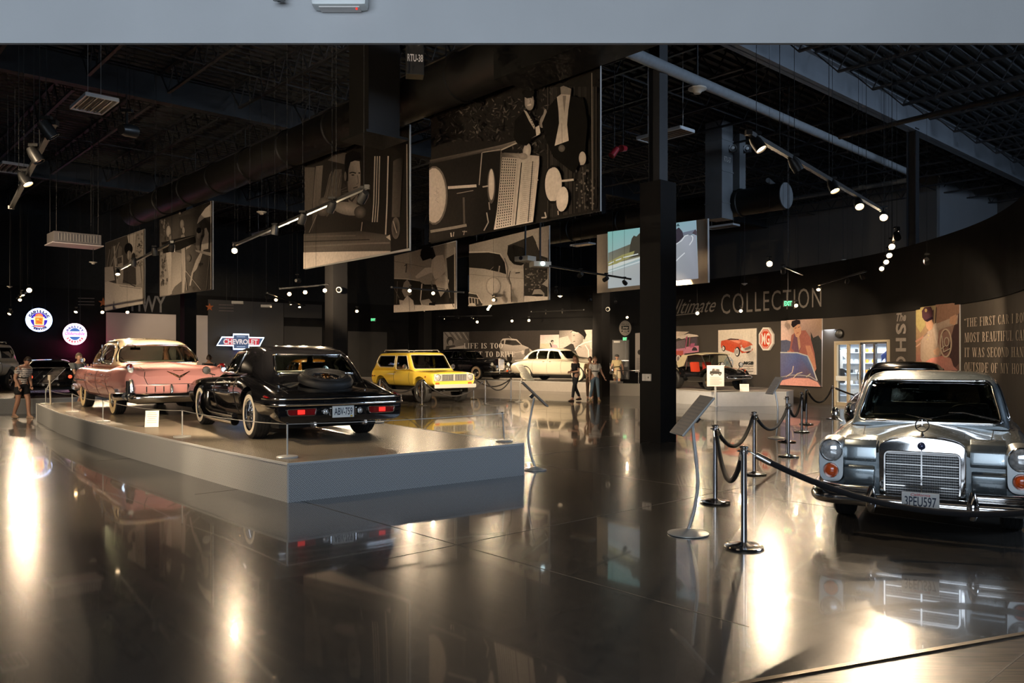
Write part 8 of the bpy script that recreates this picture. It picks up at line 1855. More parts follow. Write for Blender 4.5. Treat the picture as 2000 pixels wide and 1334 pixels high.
# ================================================================ PEOPLE
SKIN = mat('skin',(.42,.235,.16),.5); SKIN2 = mat('skin_light',(.52,.31,.23),.5)
def skin_mesh(nodes,edges,sub=2):
 me = bpy.data.meshes.new('sk'); me.from_pydata([n[0] for n in nodes],edges,[]); o = bpy.data.objects.new('sk',me); C.objects.link(o)
 md = o.modifiers.new('s','SKIN'); md.use_smooth_shade = True
 for i,n in enumerate(nodes):
  r = n[1]; me.skin_vertices[0].data[i].radius = (r,r) if not hasattr(r,'__len__') else r
  me.skin_vertices[0].data[i].use_root = (i == 0)
 o.modifiers.new('u','SUBSURF').levels = sub; m2 = evalmesh(o)
 v = [tuple(q.co) for q in m2.vertices]; f = [tuple(p.vertices) for p in m2.polygons]
 bpy.data.objects.remove(o); bpy.data.meshes.remove(me); bpy.data.meshes.remove(m2); return v,f
def person(label,loc,rz,H,pose,top,topm,bottom,botm,hairm,hair='short',skin=SKIN,build=1.0,extra=None):
 """pose: joint overrides in metres for a 1.7 m figure; x forward, y left"""
 k = H/1.7; t = thing('person',label,'person',loc,rz)
 J = dict(pelvis=(0,0,.93),waist=(0,0,1.06),chest=(.0,0,1.26),neck=(.0,0,1.43),head=(.02,0,1.58),
  shL=(0,.17,1.38),shR=(0,-.17,1.38),elL=(-.02,.23,1.10),elR=(-.02,-.23,1.10),wrL=(.05,.24,.87),wrR=(.05,-.24,.87),
  hiL=(0,.09,.88),hiR=(0,-.09,.88),knL=(.02,.10,.49),knR=(.02,-.10,.49),anL=(-.02,.10,.08),anR=(-.02,-.10,.08))
 J.update(pose); V = {n: Vector(p)*k for n,p in J.items() if n != 'shoe'}; b = build
 N = []; E = []; ix = {}
 def nd(name,p,r): ix[name] = len(N); N.append((tuple(p),r if hasattr(r,'__len__') else r*k)); return ix[name]
 nd('pelvis',V['pelvis'],.125*b); nd('waist',V['waist'],.105*b); nd('chest',V['chest'],.13*b); nd('uch',V['chest'].lerp(V['neck'],.6),.10*b); nd('neck',V['neck'],.052); nd('hd',V['neck'].lerp(V['head'],.55),.055)
 E += [(ix['pelvis'],ix['waist']),(ix['waist'],ix['chest']),(ix['chest'],ix['uch']),(ix['uch'],ix['neck']),(ix['neck'],ix['hd'])]
 for s in 'LR':
  sy = 1 if s == 'L' else -1
  nd('sh'+s,V['sh'+s],.058*b); nd('el'+s,V['el'+s],.042*b); nd('fa'+s,V['el'+s].lerp(V['wr'+s],.35),.041*b); nd('wr'+s,V['wr'+s],.026)
  d = (V['wr'+s]-V['el'+s]).normalized(); hp = V['wr'+s]+d*.06*k; nd('pa'+s,hp,.034)
  E += [(ix['uch'],ix['sh'+s]),(ix['sh'+s],ix['el'+s]),(ix['el'+s],ix['fa'+s]),(ix['fa'+s],ix['wr'+s]),(ix['wr'+s],ix['pa'+s])]
  nd('hi'+s,V['hi'+s],.092*b); nd('th'+s,V['hi'+s].lerp(V['kn'+s],.35),.085*b); nd('kn'+s,V['kn'+s],.056*b); nd('ca'+s,V['kn'+s].lerp(V['an'+s],.3),.056*b); nd('an'+s,V['an'+s],.036)
  fd = Vector(pose.get('foot'+s,(1,0,0))).normalized(); nd('he'+s,V['an'+s]+Vector((0,0,-.045*k))-fd*.03*k,.032); nd('to'+s,V['an'+s]+fd*.15*k+Vector((0,0,-.055*k)),.022)
  E += [(ix['pelvis'],ix['hi'+s]),(ix['hi'+s],ix['th'+s]),(ix['th'+s],ix['kn'+s]),(ix['kn'+s],ix['ca'+s]),(ix['ca'+s],ix['an'+s]),(ix['an'+s],ix['he'+s]),(ix['an'+s],ix['to'+s])]
 body = MB(); v,f = skin_mesh(N,E,2); body.add(v,f)
 for s in 'LR':     # five fingers, slightly curled
  d = (V['wr'+s]-V['el'+s]).normalized(); sd = Vector((0,1,0)).cross(d).normalized(); pn = d.cross(sd)
  c0_ = V['wr'+s]+d*.085*k
  for i,L_ in enumerate((.062,.072,.068,.055)):
   o0 = c0_+sd*(.027-.018*i)*k; body.tube([o0,o0+d*L_*.5*k,o0+d*L_*k*.85+pn*.018*k*(1 if s == 'L' else -1)],[.009*k,.0085*k,.006*k],5)
  o0 = V['wr'+s]+d*.03*k+sd*.02*k; body.tube([o0,o0+(sd*.035+d*.03)*k,o0+(sd*.04+d*.065)*k],[.011*k,.010*k,.007*k],5)
 # head
 hd = V['head']; fw = Vector(pose.get('look',(1,0,0))).normalized(); up = Vector((0,0,1)); up = (up-fw*up.dot(fw)).normalized(); lf = up.cross(fw)
 R = Matrix((fw,lf,up)).transposed()
 def hp_(x,y,z): return hd+R @ Vector((x*k,y*k,z*k))
 vs = []; fs = []; n,m = 16,12
 for j in range(m+1):
  ph = math.pi*j/m; z = math.cos(ph)*.118; r = math.sin(ph)
  for i in range(n):
   a = 2*math.pi*i/n; x = math.cos(a)*r*.092; y = math.sin(a)*r*.074
   if z < 0: tp = 1-.38*(-z/.118)**1.3; y *= tp; x = x*(tp if x < 0 else 1-.12*(-z/.118))+ (.008 if x > 0 else .012)*(-z/.118)
   vs.append(hp_(x,y,z))
 for j in range(m):
  for i in range(n): l = (i+1) % n; fs.append((j*n+i,(j+1)*n+i,(j+1)*n+l,j*n+l))
 body.add(vs,fs)
 body.tube([hp_(.088,0,.02),hp_(.102,0,-.008),hp_(.112,0,-.028),hp_(.092,0,-.036)],[.008*k,.011*k,.015*k,.010*k],6)
 for sg in (-1,1): body.tube([hp_(.0,sg*.076,.02),hp_(-.012,sg*.086,.012),hp_(-.004,sg*.080,-.03)],[.008*k,.012*k,.008*k],6)
 body.build('body',skin,t,smooth=70)
 mb = MB()
 for sg in (-1,1): mb.tube([hp_(.085,sg*.018,.016),hp_(.081,sg*.042,.014)],.007*k,5); mb.tube([hp_(.088,sg*.014,.034),hp_(.083,sg*.046,.032)],.004*k,4)
 mb.build('eyes',mat('eye_dark',(.03,.02,.015),.3),t); mb = MB(); mb.tube([hp_(.082,.024,-.060),hp_(.094,0,-.058),hp_(.082,-.024,-.060)],.006*k,5); mb.build('mouth',mat('lips',(.32,.10,.09),.5),t)
 # hair
 mb = MB(); vs = []; fs = []
 for j in range(9):
  ph = math.pi*.62*j/8; z = math.cos(ph)*.128
  for i in range(n):
   a = 2*math.pi*i/n; r = math.sin(ph); x = math.cos(a)*r*.102-.008; y = math.sin(a)*r*.085; zz = z
   if math.cos(a) > .25 and j > 4: zz = max(z,.052); x = min(x,.088)
   vs.append(hp_(x,y,zz+.004))
 for j in range(8):
  for i in range(n): l = (i+1) % n; fs.append((j*n+i,(j+1)*n+i,(j+1)*n+l,j*n+l))
 mb.add(vs,fs)
 if hair == 'long':
  for i in range(9):
   a = rad(95+i*21); mb.tube([hp_(math.cos(a)*.088,math.sin(a)*.078,.04),hp_(math.cos(a)*.10-.01,math.sin(a)*.09,-.08),hp_(math.cos(a)*.08-.03,math.sin(a)*.085,-.2),hp_(math.cos(a)*.07-.03,math.sin(a)*.07,-.34)],[.03*k,.033*k,.03*k,.012*k],6)
 if hair == 'bun': mb.lathe([(0,-.03),(.03,-.02),(.04,0),(.03,.025),(0,.03)],10,M=T(*hp_(-.10,0,-.01)))
 mb.build('hair',hairm,t,smooth=70)
 if hair == 'cap':
  mb = MB(); M = T(*hp_(0,0,.03)) @ R.to_4x4(); mb.lathe([(.108*k,0),(.110*k,.03*k),(.09*k,.075*k),(.05*k,.10*k),(0,.105*k)],20,M=M); mb.prism([(0.02,-.08),(.15,-.07),(.19,0),(.15,.07),(.02,.08)],M @ Vector((0,0,0)),R @ Vector((k,0,0)),R @ Vector((0,k,0)),0,.012); mb.build('cap',mat('cap_black',(.03,.03,.03),.8),t,smooth=50)
 # clothes
 def cloth(names,edges,grow,name,m,sleeves=()):
  idx = {n: i for i,n in enumerate(names)}; nn = []
  for n in names:
   p,r = N[ix[n]] if n in ix else sleeves[n]; nn.append((p,r*1.0+grow*k))
  v,f = skin_mesh(nn,[(idx[a],idx[c]) for a,c in edges],2); mb = MB(); mb.add(v,f); return mb.build(name,m,t,smooth=70)
 sl = {}
 for s in 'LR': sl['sl'+s] = (tuple(V['sh'+s].lerp(V['el'+s],.62)),.052*b*k)
 if top == 'tee':
  sl['hem'] = (tuple(V['pelvis']+Vector((0,0,-.07*k))),.122*b*k); cloth(['chest','waist','hem','uch','shL','slL','shR','slR'],[('chest','waist'),('waist','hem'),('chest','uch'),('uch','shL'),('shL','slL'),('uch','shR'),('shR','slR')],.014,'shirt',topm,sl)
 if bottom == 'pants':
  for s in 'LR': sl['cf'+s] = (tuple(V['kn'+s].lerp(V['an'+s],.92)),.040*b*k)
  sl['wl'] = (tuple(V['pelvis'].lerp(V['waist'],.55)),.112*b*k); cloth(['wl','pelvis','hiL','thL','knL','caL','cfL','hiR','thR','knR','caR','cfR'],[('wl','pelvis'),('pelvis','hiL'),('hiL','thL'),('thL','knL'),('knL','caL'),('caL','cfL'),('pelvis','hiR'),('hiR','thR'),('thR','knR'),('knR','caR'),('caR','cfR')],.010,'trousers',botm,sl)
 if bottom == 'shorts':
  for s in 'LR': sl['cf'+s] = (tuple(V['hi'+s].lerp(V['kn'+s],.72 if extra != 'long_shorts' else .95)),.078*b*k)
  sl['wl'] = (tuple(V['pelvis'].lerp(V['waist'],.55)),.112*b*k); cloth(['wl','pelvis','hiL','thL','cfL','hiR','thR','cfR'],[('wl','pelvis'),('pelvis','hiL'),('hiL','thL'),('thL','cfL'),('pelvis','hiR'),('hiR','thR'),('thR','cfR')],.018,'shorts',botm,sl)
 for s in 'LR':
  fd = Vector(pose.get('foot'+s,(1,0,0))).normalized(); a = V['an'+s]; mb = MB(); mb.tube([a-fd*.06*k+Vector((0,0,-.058*k)),a+fd*.0*k+Vector((0,0,-.055*k)),a+fd*.10*k+Vector((0,0,-.06*k)),a+fd*.18*k+Vector((0,0,-.066*k))],[.03*k,.042*k,.042*k,.022*k],8); mb.build('shoe',pose.get('shoe',mat('shoe_grey',(.25,.22,.2),.6)),t,smooth=60)
 return t
def chevron_material():
 m = bpy.data.materials.new('chevron_blouse'); m.use_nodes = True; nt = m.node_tree; N = nt.nodes; L = nt.links; b = N['Principled BSDF']; b.inputs['Roughness'].default_value = .85
 tc = N.new('ShaderNodeTexCoord'); wv = N.new('ShaderNodeTexWave'); wv.wave_type = 'BANDS'; wv.bands_direction = 'Z'; wv.inputs['Scale'].default_value = 5.5; wv.inputs['Distortion'].default_value = 4; wv.inputs['Detail Scale'].default_value = 2.2
 L.new(tc.outputs['Object'],wv.inputs['Vector']); cr = N.new('ShaderNodeValToRGB'); cr.color_ramp.elements[0].position = .12; cr.color_ramp.elements[1].position = .22; cr.color_ramp.elements[0].color = (.05,.05,.05,1); cr.color_ramp.elements[1].color = (.62,.58,.54,1)
 L.new(wv.outputs['Fac'],cr.inputs['Fac']); L.new(cr.outputs[0],b.inputs['Base Color']); return m
HB = mat('hair_dark_brown',(.025,.014,.009),.5); HL = mat('hair_light_brown',(.16,.09,.045),.5); HG = mat('hair_grey_brown',(.12,.09,.06),.6)
C_black = mat('cloth_black',(.014,.014,.016),.9); C_jean = mat('denim_blue',(.13,.20,.28),.85,bump=.1); C_navy = mat('dark_leggings',(.02,.023,.03),.8); C_white = mat('white_tee',(.66,.64,.62),.85); C_khaki = mat('khaki_shirt',(.40,.33,.19),.85); C_kh2 = mat('khaki_shorts',(.44,.37,.26),.85); C_gray = mat('grey_tee',(.11,.12,.125),.9)
x,y = fl(42,817)
person('woman in a white zigzag blouse and black shorts looking down at the far left',(x,y,0),rad(-20),1.70,
 dict(chest=(.06,0,1.25),waist=(.01,0,1.06),neck=(.13,0,1.41),head=(.22,0,1.53),look=(1,0,-.75),shL=(.10,.16,1.36),shR=(.10,-.16,1.36),elL=(.05,.21,1.08),elR=(.02,-.21,1.08),wrL=(.16,.16,.90),wrR=(.14,-.18,.86),
   knL=(.12,.10,.49),anL=(.14,.10,.08),knR=(.0,-.10,.49),anR=(-.16,-.10,.10),shoe=mat('sandal',(.35,.24,.17),.6)),'tee',chevron_material(),'shorts',C_black,HB,skin=SKIN,build=1.08)
person('person in a grey tee photographed from the side beside the front of the pink car',(-12.35,22.7,0),rad(-25),1.76,
 dict(elL=(.10,.22,1.12),elR=(.12,-.20,1.12),wrL=(.34,.10,1.30),wrR=(.34,-.08,1.30),knR=(.26,-.10,.52),anR=(.02,-.10,.20),footR=(1,0,-.8)),'tee',C_gray,'shorts',mat('shorts_black',(.03,.03,.03),.9),HG,hair='bun',skin=SKIN)
person('visitor with a black backpack seen from behind between the pink car and the bow-tie sign',(-10.35,27.2,0),rad(105),1.72,dict(),'tee',C_gray,'pants',C_black,HB,extra=None)
q = Vector((-10.35,27.2,0)); t = thing('backpack','black backpack on the visitor behind the pink car','bag',(-10.30,27.02,1.02),rad(105)); mb = MB(); mb.box((-.02,0,.2),(.16,.28,.42)); mb.build('bag_body',C_black,t,smooth=50,bevel=.05); mb = MB(); mb.box((-.11,0,.14),(.05,.22,.2)); mb.build('front_pocket',C_black,t,bevel=.02)
x,y = fl(1124,783.5)
person('woman with long brown hair in black top and dark leggings walking before the ivory saloon',(x,y,0),rad(-150),1.70,
 dict(elL=(.0,.21,1.12),elR=(.0,-.21,1.12),wrL=(.22,.05,1.08),wrR=(.22,-.05,1.10),knL=(.14,.09,.49),anL=(.20,.09,.08),knR=(-.06,-.09,.49),anR=(-.26,-.09,.12),look=(1,.2,-.1),shoe=mat('flip_flop',(.04,.03,.03),.6)),'tee',C_black,'pants',C_navy,HL,hair='long',skin=SKIN2)
x,y = fl(1162,783)
person('woman in a white tee and light jeans walking with her arm out',(x,y,0),rad(-75),1.66,
 dict(elL=(.02,.25,1.12),elR=(.0,-.22,1.10),wrL=(.06,.36,.90),wrR=(.06,-.24,.86),knL=(.06,.10,.49),anL=(.10,.12,.08),knR=(.0,-.12,.49),anR=(-.12,-.16,.10),look=(1,.25,0),shoe=mat('canvas_shoe',(.30,.22,.10),.6)),'tee',C_white,'pants',C_jean,HL,skin=SKIN2,build=.96)
person('dark-haired person mostly hidden behind the woman in the white tee',(x-.10,y+.8,0),rad(-100),1.66,dict(elR=(.0,-.22,1.12),wrR=(.16,-.14,.98)),'tee',mat('olive_tan_tee',(.28,.17,.09),.9),'pants',mat('brown_trousers',(.10,.06,.04),.9),HB)
person('man in khaki shirt, shorts and black cap standing by the exit door',(5.31,40.3,0),rad(-95),1.76,dict(elL=(.02,.27,1.12),elR=(.02,-.27,1.12),wrL=(.04,.29,.88),wrR=(.04,-.29,.88)),'tee',C_khaki,'shorts',C_kh2,HG,hair='cap',skin=SKIN,build=1.18,extra='long_shorts')

# ================================================================ HANGING FITTINGS
def baylight(label,px,py,w_,l_,rz,z=7.0):
 D = (z-EYE)*FPX/(HZ-py); x = (px-1000)/FPX*D; t = thing('hanging_light_fixture',label,'light',(x,D,z),rz)
 M_refl = mat('reflector',(.42,.38,.35),.25,.7); M_case = mat('fixture_case',(.62,.66,.70),.4)
 mb = MB(); mb.box((0,w_/2,.03),(l_,.03,.07)); mb.box((0,-w_/2,.03),(l_,.03,.07)); mb.box((l_/2,0,.03),(.03,w_,.07)); mb.box((-l_/2,0,.03),(.03,w_,.07)); mb.box((0,0,.07),(l_,w_,.01)); mb.build('fixture_frame',M_case,t)
 mb = MB(); n = 4
 for i in range(n):
  y0 = -w_/2+.02+i*(w_-.04)/n; y1 = y0+(w_-.04)/n; mb.add([(-l_/2+.02,y0,.005),(-l_/2+.02,(y0+y1)/2,.05),(-l_/2+.02,y1,.005),(l_/2-.02,y0,.005),(l_/2-.02,(y0+y1)/2,.05),(l_/2-.02,y1,.005)],[(0,1,4,3),(1,2,5,4)])
 mb.build('reflector',M_refl,t)
 for i in range(n): y0 = -w_/2+.02+(i+.5)*(w_-.04)/n; m2 = MB(); m2.tube([(-l_/2+.04,y0,.022),(l_/2-.04,y0,.022)],.013,8); m2.build('unlit_tube',mat('tube_off',(.50,.47,.44),.3),t)
 for sx in (-1,1): m2 = MB(); m2.tube([(sx*l_*.4,0,.08),(sx*l_*.4,0,HANG-z)],.006,5); m2.build('hanging_wire',mat('wire_pale',(.35,.35,.35),.5),t)
aj = math.atan2(JY,JX)
baylight('unlit four-tube light fixture high at the upper left',184,206,.62,1.22,aj); baylight('unlit light fixture at the left edge above the spot track',22,330,.62,1.22,aj)
baylight('unlit light fixture crossing behind the big column',1299,266,.55,1.30,aj); baylight('unlit pale light fixture under the end of the round duct',1411,444,.5,1.30,aj); baylight('unlit fixture left of the projection screen',1138,479,.5,1.2,aj); baylight('unlit fixture behind the long spot track at centre left',514,457,.5,1.2,aj)
def hdevice(name,label,cat,px,py,D,r,m,kind='detector'):
 q = at(px,py,D); t = thing(name,label,cat,q)
 mb = MB(); mb.lathe([(0,0),(r*.35,0),(r*.5,r*.25),(r,r*.45),(r,r*.6),(0,r*.6)],18); mb.build('housing',m,t,smooth=40)
 mb = MB(); mb.tube([(0,0,r*.6),(0,0,HANG-q.z)],.008 if kind != 'rod' else .02,6); mb.build('hanging_rod',steel_dark,t)
M_sens = mat('sensor_cream',(.42,.40,.36),.5)
hdevice('smoke_detector','cream detector disc hanging beside the slim column top','detector',1362,183,16.5,.19,M_sens,'rod')
hdevice('smoke_detector','small white detector hanging between the left photographs and the man in the window','detector',511,419,20,.12,M_sens); hdevice('smoke_detector','small white detector below the hanging heater','detector',182,516,24,.11,M_sens); hdevice('smoke_detector','tiny pale detector at the far left above the lamps','detector',19,562,26,.08,M_sens)
hdevice('smoke_detector','pale detector above the letters COLLECTION','detector',1454,557,27,.10,M_sens); hdevice('smoke_detector','pale detector left of the projection screen foot','detector',1094,581,30,.10,M_sens); hdevice('smoke_detector','pale detector on the upper edge of the curved fascia','detector',1647,510,30,.10,M_sens)
def dome(label,px,py,D):
 q = at(px,py,D); t = thing('dome_camera',label,'camera',q-Vector((0,0,.09)),0); M = T(0,0,.09) @ rotm((-.2 if px < 1000 else -.3,-1,-.1))
 mb = MB(); mb.lathe([(0,-.05),(.09,-.05),(.09,.01),(.07,.03)],18,M=M); mb.build('housing',mat('camera_white',(.6,.58,.54),.4),t,smooth=40); mb = MB(); mb.lathe([(.065,.01),(.05,.05),(.02,.07),(0,.075)],16,M=M); mb.build('dark_dome',mat('dome_glass',(.01,.01,.01),.05,coat=1),t,smooth=60)
dome('white dome camera on the black column behind the coupe',662,566,24.45); dome('white dome camera on the far black column',1187,604,32.7)
# unit heater
q = at(145,480,23.5); t = thing('unit_heater','grey box heater hanging at the left with its underside coloured as lit pink','heater',q,gdir)
mb = MB(); mb.box((0,0,.18),(1.25,.85,.30)); mb.build('casing',mat('heater_grey',(.16,.15,.15),.5),t,bevel=.01); mb = MB(); mb.box((0,0,.0),(1.35,.95,.03)); mb.build('underside_panel',mat('underside_pink_lit',(.50,.45,.47),.5),t)  # pink light on the underside is put into the pale panel colour
mb = MB()
for k in range(14): mb.box((-.5+k*.077,-.43,.18),(.02,.02,.2))
mb.build('louvre',mat('louvre_pale',(.25,.24,.23),.5),t)
for sx in (-.55,.55):
 for sy in (-.38,.38): m2 = MB(); m2.tube([(sx,sy,.33),(sx,sy,HANG-q.z)],.010,5); m2.build('hanging_rod',steel_dark,t)
def projector(label,px,py,D,rz,on):
 q = at(px,py,D); t = thing('projector',label,'projector',q-Vector((0,0,.06)),rz)
 mb = MB(); mb.box((0,0,.06),(.52,.40,.15)); mb.build('casing',mat('projector_cream',(.50,.48,.42),.5),t,bevel=.015); mb = MB(); mb.lathe([(.05,-.0),(.06,.0),(.06,.03),(0,.02)],14,M=T(0,-.2,.07) @ rotm((0,-1,0))); mb.build('lens',mat('lens_on',(.6,.8,.9),.2,emit=(.7,.95,1),es=4) if on else mat('lens_off',(.03,.03,.04),.1),t)
 mb = MB(); mb.tube([(0,0,.13),(0,0,HANG-q.z)],.03,8); mb.build('mount_pole',steel_dark,t)
projector('cream projector with a glowing lens hanging before the right far photograph',1055,517,22.5,rad(18),True); projector('smaller white projector tilted left of the glowing one',1026,506,24,rad(-40),False)
for px,py,D,lab in ((464,591,27,'small pale speaker box hanging under a cord left of the bow-tie sign'),(520,598,29,'small pinkish device hanging near the bow-tie sign')):
 q = at(px,py,D); t = thing('hanging_sensor',lab,'device',q-Vector((0,0,.06)),.3); mb = MB(); mb.box((0,0,.06),(.38,.22,.10)); mb.build('casing',mat('device_pale',(.38,.36,.32),.5),t,bevel=.015); mb = MB(); mb.tube([(0,0,.1),(0,0,HANG-q.z+.08)],.008,5); mb.build('hanging_rod',steel_dark,t)
# red stage lamps
for px,py,D,lab,dr in ((1200,297,19,'left red spotlight can under the roof joists',(-.6,-.3,-.8)),(1217,290,19.6,'right red spotlight can under the roof joists',(-.5,-.8,-.2))):
 q = at(px,py,D); t = thing('stage_lamp',lab,'light',q); M = rotm(dr).copy(); mb = MB(); mb.lathe([(0,-.12),(.07,-.12),(.085,.10),(.085,.13),(0,.09)],14,M=M); mb.build('lamp_can',mat('red_can',(.35,.02,.03),.4),t,smooth=40); mb = MB(); mb.tube([(0,0,.05),(0,0,.6)],.01,5); mb.tube([(0,0,.6),(0,0,HANG-q.z)],.008,5); mb.build('hanging_rod',steel_dark,t)
# ================================================================ TRACK LIGHTING
TZ = 3.85
M_lampface = mat('lamp_face_warm',(.9,.7,.4),.3,emit=(1.0,.62,.28),es=38)
M_lampdim = mat('lamp_face_dim',(.6,.5,.4),.3,emit=(1.0,.7,.4),es=9)
M_wireb = mat('black_wire',(.004,.004,.004),.9)
M_track = mat('track_black',(.02,.02,.02),.35,.3)
def tp(px,py,z=TZ): D = (z-EYE)*FPX/(HZ-py); return Vector(((px-1000)/FPX*D,D,z))
def track(pa,pb,label,za=TZ,zb=TZ,cord=2,hz=HANG):
 A = tp(*pa,za); B = tp(*pb,zb); mid = (A+B)/2; t = thing('light_track',label,'track',mid)
 mb = MB(); mb.bar(A-mid,B-mid,.05,.045); mb.build('rail',M_track,t)
 for e in (A,B): MB().box(e-mid,(.06,.06,.05)).build('end_cap',M_track,t)
 for k in range(cord): f = (k+.5)/cord; p = A.lerp(B,f)-mid; m2 = MB(); m2.tube([p,p+Vector((0,0,hz-mid.z))],.004,5); m2.build('hanging_wire',M_wireb,t)
 return A,B
hn = [0]
def head(p,aim,label,lit=True,power=120,size=58,r=.06,group='track spotlights',dim=False,L=.16,blend=.5):
 """spotlight head; p = centre of its face"""
 p = Vector(p); d = (Vector(aim)-p).normalized(); t = thing('spotlight_head',label,'spotlight',p,group=group)
 M = rotm(d); back = -d*L
 mb = MB(); mb.lathe([(0,-L),(r*.75,-L),(r,-L*.6),(r,0.004),(r*.9,.004),(r*.88,-.02)],16,M=M); mb.build('lamp_can',black_metal,t,smooth=40)
 mb = MB(); mb.lathe([(r*.88,-.012),(r*.4,-.004),(0,-.002)],14,M=M); mb.build('lamp_face',(M_lampdim if dim else M_lampface) if lit else mat('lamp_face_off',(.35,.33,.3),.2,.5),t)
 mb = MB(); mb.tube([back*.6,back*.6+Vector((0,0,.10)),Vector((back.x*.6,back.y*.6,.16))],.012,6); mb.box(Vector((back.x*.6,back.y*.6,.17)),(.10,.04,.03)); mb.tube([Vector((back.x*.6,back.y*.6,.17)),Vector((back.x*.6,back.y*.6,HANG-p.z))],.003,4); mb.build('yoke',M_wireb,t)
 if lit and power: s_ = spot(p+d*.03,aim,power,size,blend,.03)
 return t
cam0 = Vector((0,0,EYE))
# --- heads seen lit: positions surveyed from the photograph at track height
def H(px,py,aim,label,power=120,D=None,**k):
 p = at(px,py,D) if D else tp(px,py,TZ-.12); return head(p,aim,label,True,power,**k)
# track 1 (upper left)
track((106,240),(22,405),'black light track at the upper left with three heads')
H(55,360,(-3.6,9.6,.2),'lit spotlight on the upper left track',260,size=62); head(tp(104,268,TZ-.15),(-2,9,0),'unlit spotlight near the top of the upper left track',False); head(tp(76,316,TZ-.15),(-3,9,0),'unlit spotlight in the middle of the upper left track',False)
# track 2
track((717,365),(458,479),'long black light track crossing before the man in the window photograph',cord=3)
H(458,490,(-2.6,5.6,0),'lit spotlight at the left end of the long track',42,size=60); 
for px,py,lab in ((535,458,'second'),(588,436,'third'),(644,412,'fourth'),(705,393,'fifth')): head(tp(px,py,TZ-.16),(-4.5,13.5,.8),lab+' head from the left on the long track, facing away',True,360 if lab in ('third','fourth') else 130,size=52,dim=True)
# track 3 in front of the left photographs
track((232,527),(337,473),'pale-lit light track before the two left hanging photographs')
for px,py,lab,aim in ((230,536,'leftmost dark',(-8.7,18,.9)),(261,520,'second, lit',(-9,18.6,1.0)),(303,498,'third, lit',(-7.4,17.4,.6)),(335,489,'rightmost dark',(-8,18,.6))): head(tp(px,py,TZ-.14),aim,lab+' head of the track before the left hanging photographs',True,330,size=55,dim='dark' in lab)
# track 4 centre-left
track((523,572),(595,597),'short far light track left of the black column')
for px,py,lab in ((523,583,'first'),(539,586,'second'),(568,595,'third'),(585,600,'fourth')): head(tp(px,py,TZ-.12),(-8,31.5,.5) if lab != 'second' else (-6,20,0),lab+' head of the short far track left of the black column',True,60,dim=lab in ('first',))
for px,py,lab,aim in ((565,574.5,'left',(-5.0,14.8,1.0)),(596,571,'middle',(-3.6,13.6,1.2)),(634.5,567.5,'right',(-2.2,12.0,.4))): H(px,py,aim,lab+' bright lamp of the three in a row before the black column',420,D=22.3,size=50)
track((548,564),(640,556),'light track carrying three bright lamps before the black column',3.55,3.67)
# track 5 far left bright
track((62,563),(34,583),'short light track at the far left carrying the brightest lamp')
H(57,567,(-5.5,11.0,0),'brightest starry lamp at the far left',70,size=70,r=.08); H(39,586,(-14,23,.2),'lamp just below the brightest lamp at the far left',160); H(45,577,(-15,26,1),'small lamp between the two bright far left lamps',100,dim=True)
for px,py,D,lab,aim in ((18,613.5,27,'tiny lamp at the left edge beside the blue neon sign',(-17.5,25,.8)),(148,609.5,28.5,'bright lamp above the pink neon sign',(-15.2,26,.9)),(200,610,29,'lamp under the left orange star',(-9.5,20,0)),(249,610,30,'lamp under the leftmost hanging photograph',(-8.5,21,0))): H(px,py,aim,lab,90,D=D)
# centre tracks
track((765,561),(905,571),'thin light track before the photograph of the bending man')
H(800,568,(-2.6,17,0),'bright lamp hanging before the photograph of the bending man',48,size=60); H(846,573,(-1.2,18,0),'second lamp before the photograph of the bending man',34,size=60)
for px,py,D,lab,aim in ((697,608,30,'lamp right of the black column above the yellow truck',(-4.2,19,0)),):
 H(px,py,aim,lab,60,D=D)
A,B = track((965,577),(950,604),'steep light track seen end-on below the far photographs')
for k in range(6):
 px = 964-k*2.2; py = 586+k*3.6; head(tp(px,py,TZ-.14),[(.2,20,0),(0,33,0),(3,31,0),(-.5,24,0),(1,28,0),(.4,20,0)][k],['nearest','second','third','fourth','fifth','farthest'][k]+' lamp of the bright end-on row below the far photographs',True,22,size=60)
for px,py,D,lab,aim,pw in ((932,629,37.5,'lamp above the words LIFE IS TOO',(-1.2,26,0),26),(1000,627,36.5,'lamp above the painted car on the mural',(0,26,0),26),(1033,626,35.5,'bright lamp above the ivory saloon roof',(.6,24,0),36)): H(px,py,aim,lab,pw,D=D,size=75)
track((858,618),(960,616.5),'thin dark light track with small heads above the mural left part'); track((1038,609),(1140,605),'thin dark light track with small heads above the mural right part')
for px,py in ((868,623),(896,621),(925,622),(1066,613),(1098,611)): head(tp(px,py,TZ-.1),(px/200-3.6,42.5,1.9),['first','second','third','fourth','last'][(868,896,925,1066,1098).index(px)]+' tiny dark head from the left on the thin tracks above the mural',True,230,size=80,dim=True,r=.035,group='tiny dark heads above the mural')
# track 11: dark heads before the screen
track((1075,520),(1231,545),'black light track passing before the projection screen')
for px,py,lab in ((1131,539,'left'),(1180,547,'middle'),(1222,554,'right')): head(tp(px,py,TZ-.15),(-2.6,29.5,1) if lab != 'right' else (6.9,28.5,1.3),lab+' black head of the track before the projection screen',True,1500 if lab != 'right' else 200,size=36,dim=True)
# track 7 upper right
track((1462,259),(1722,410),'long black light track running down from the upper right of the big column',cord=3)
for px,py,lab,lit,aim in ((1487,292,'first','d',(4.0,6.6,.6)),(1560,333,'second','d',(5,9,.8)),(1631,373,'third','l',(4.6,8.6,.9)),(1679,404,'fourth','l',(4.2,8.0,.8)),(1726,425,'fifth','l',(3.4,7.2,.6))): head(tp(px,py,TZ-.14),aim,lab+' head from the top of the long right track',True,150 if lit == 'l' else 60,size=48,dim=lit == 'd')
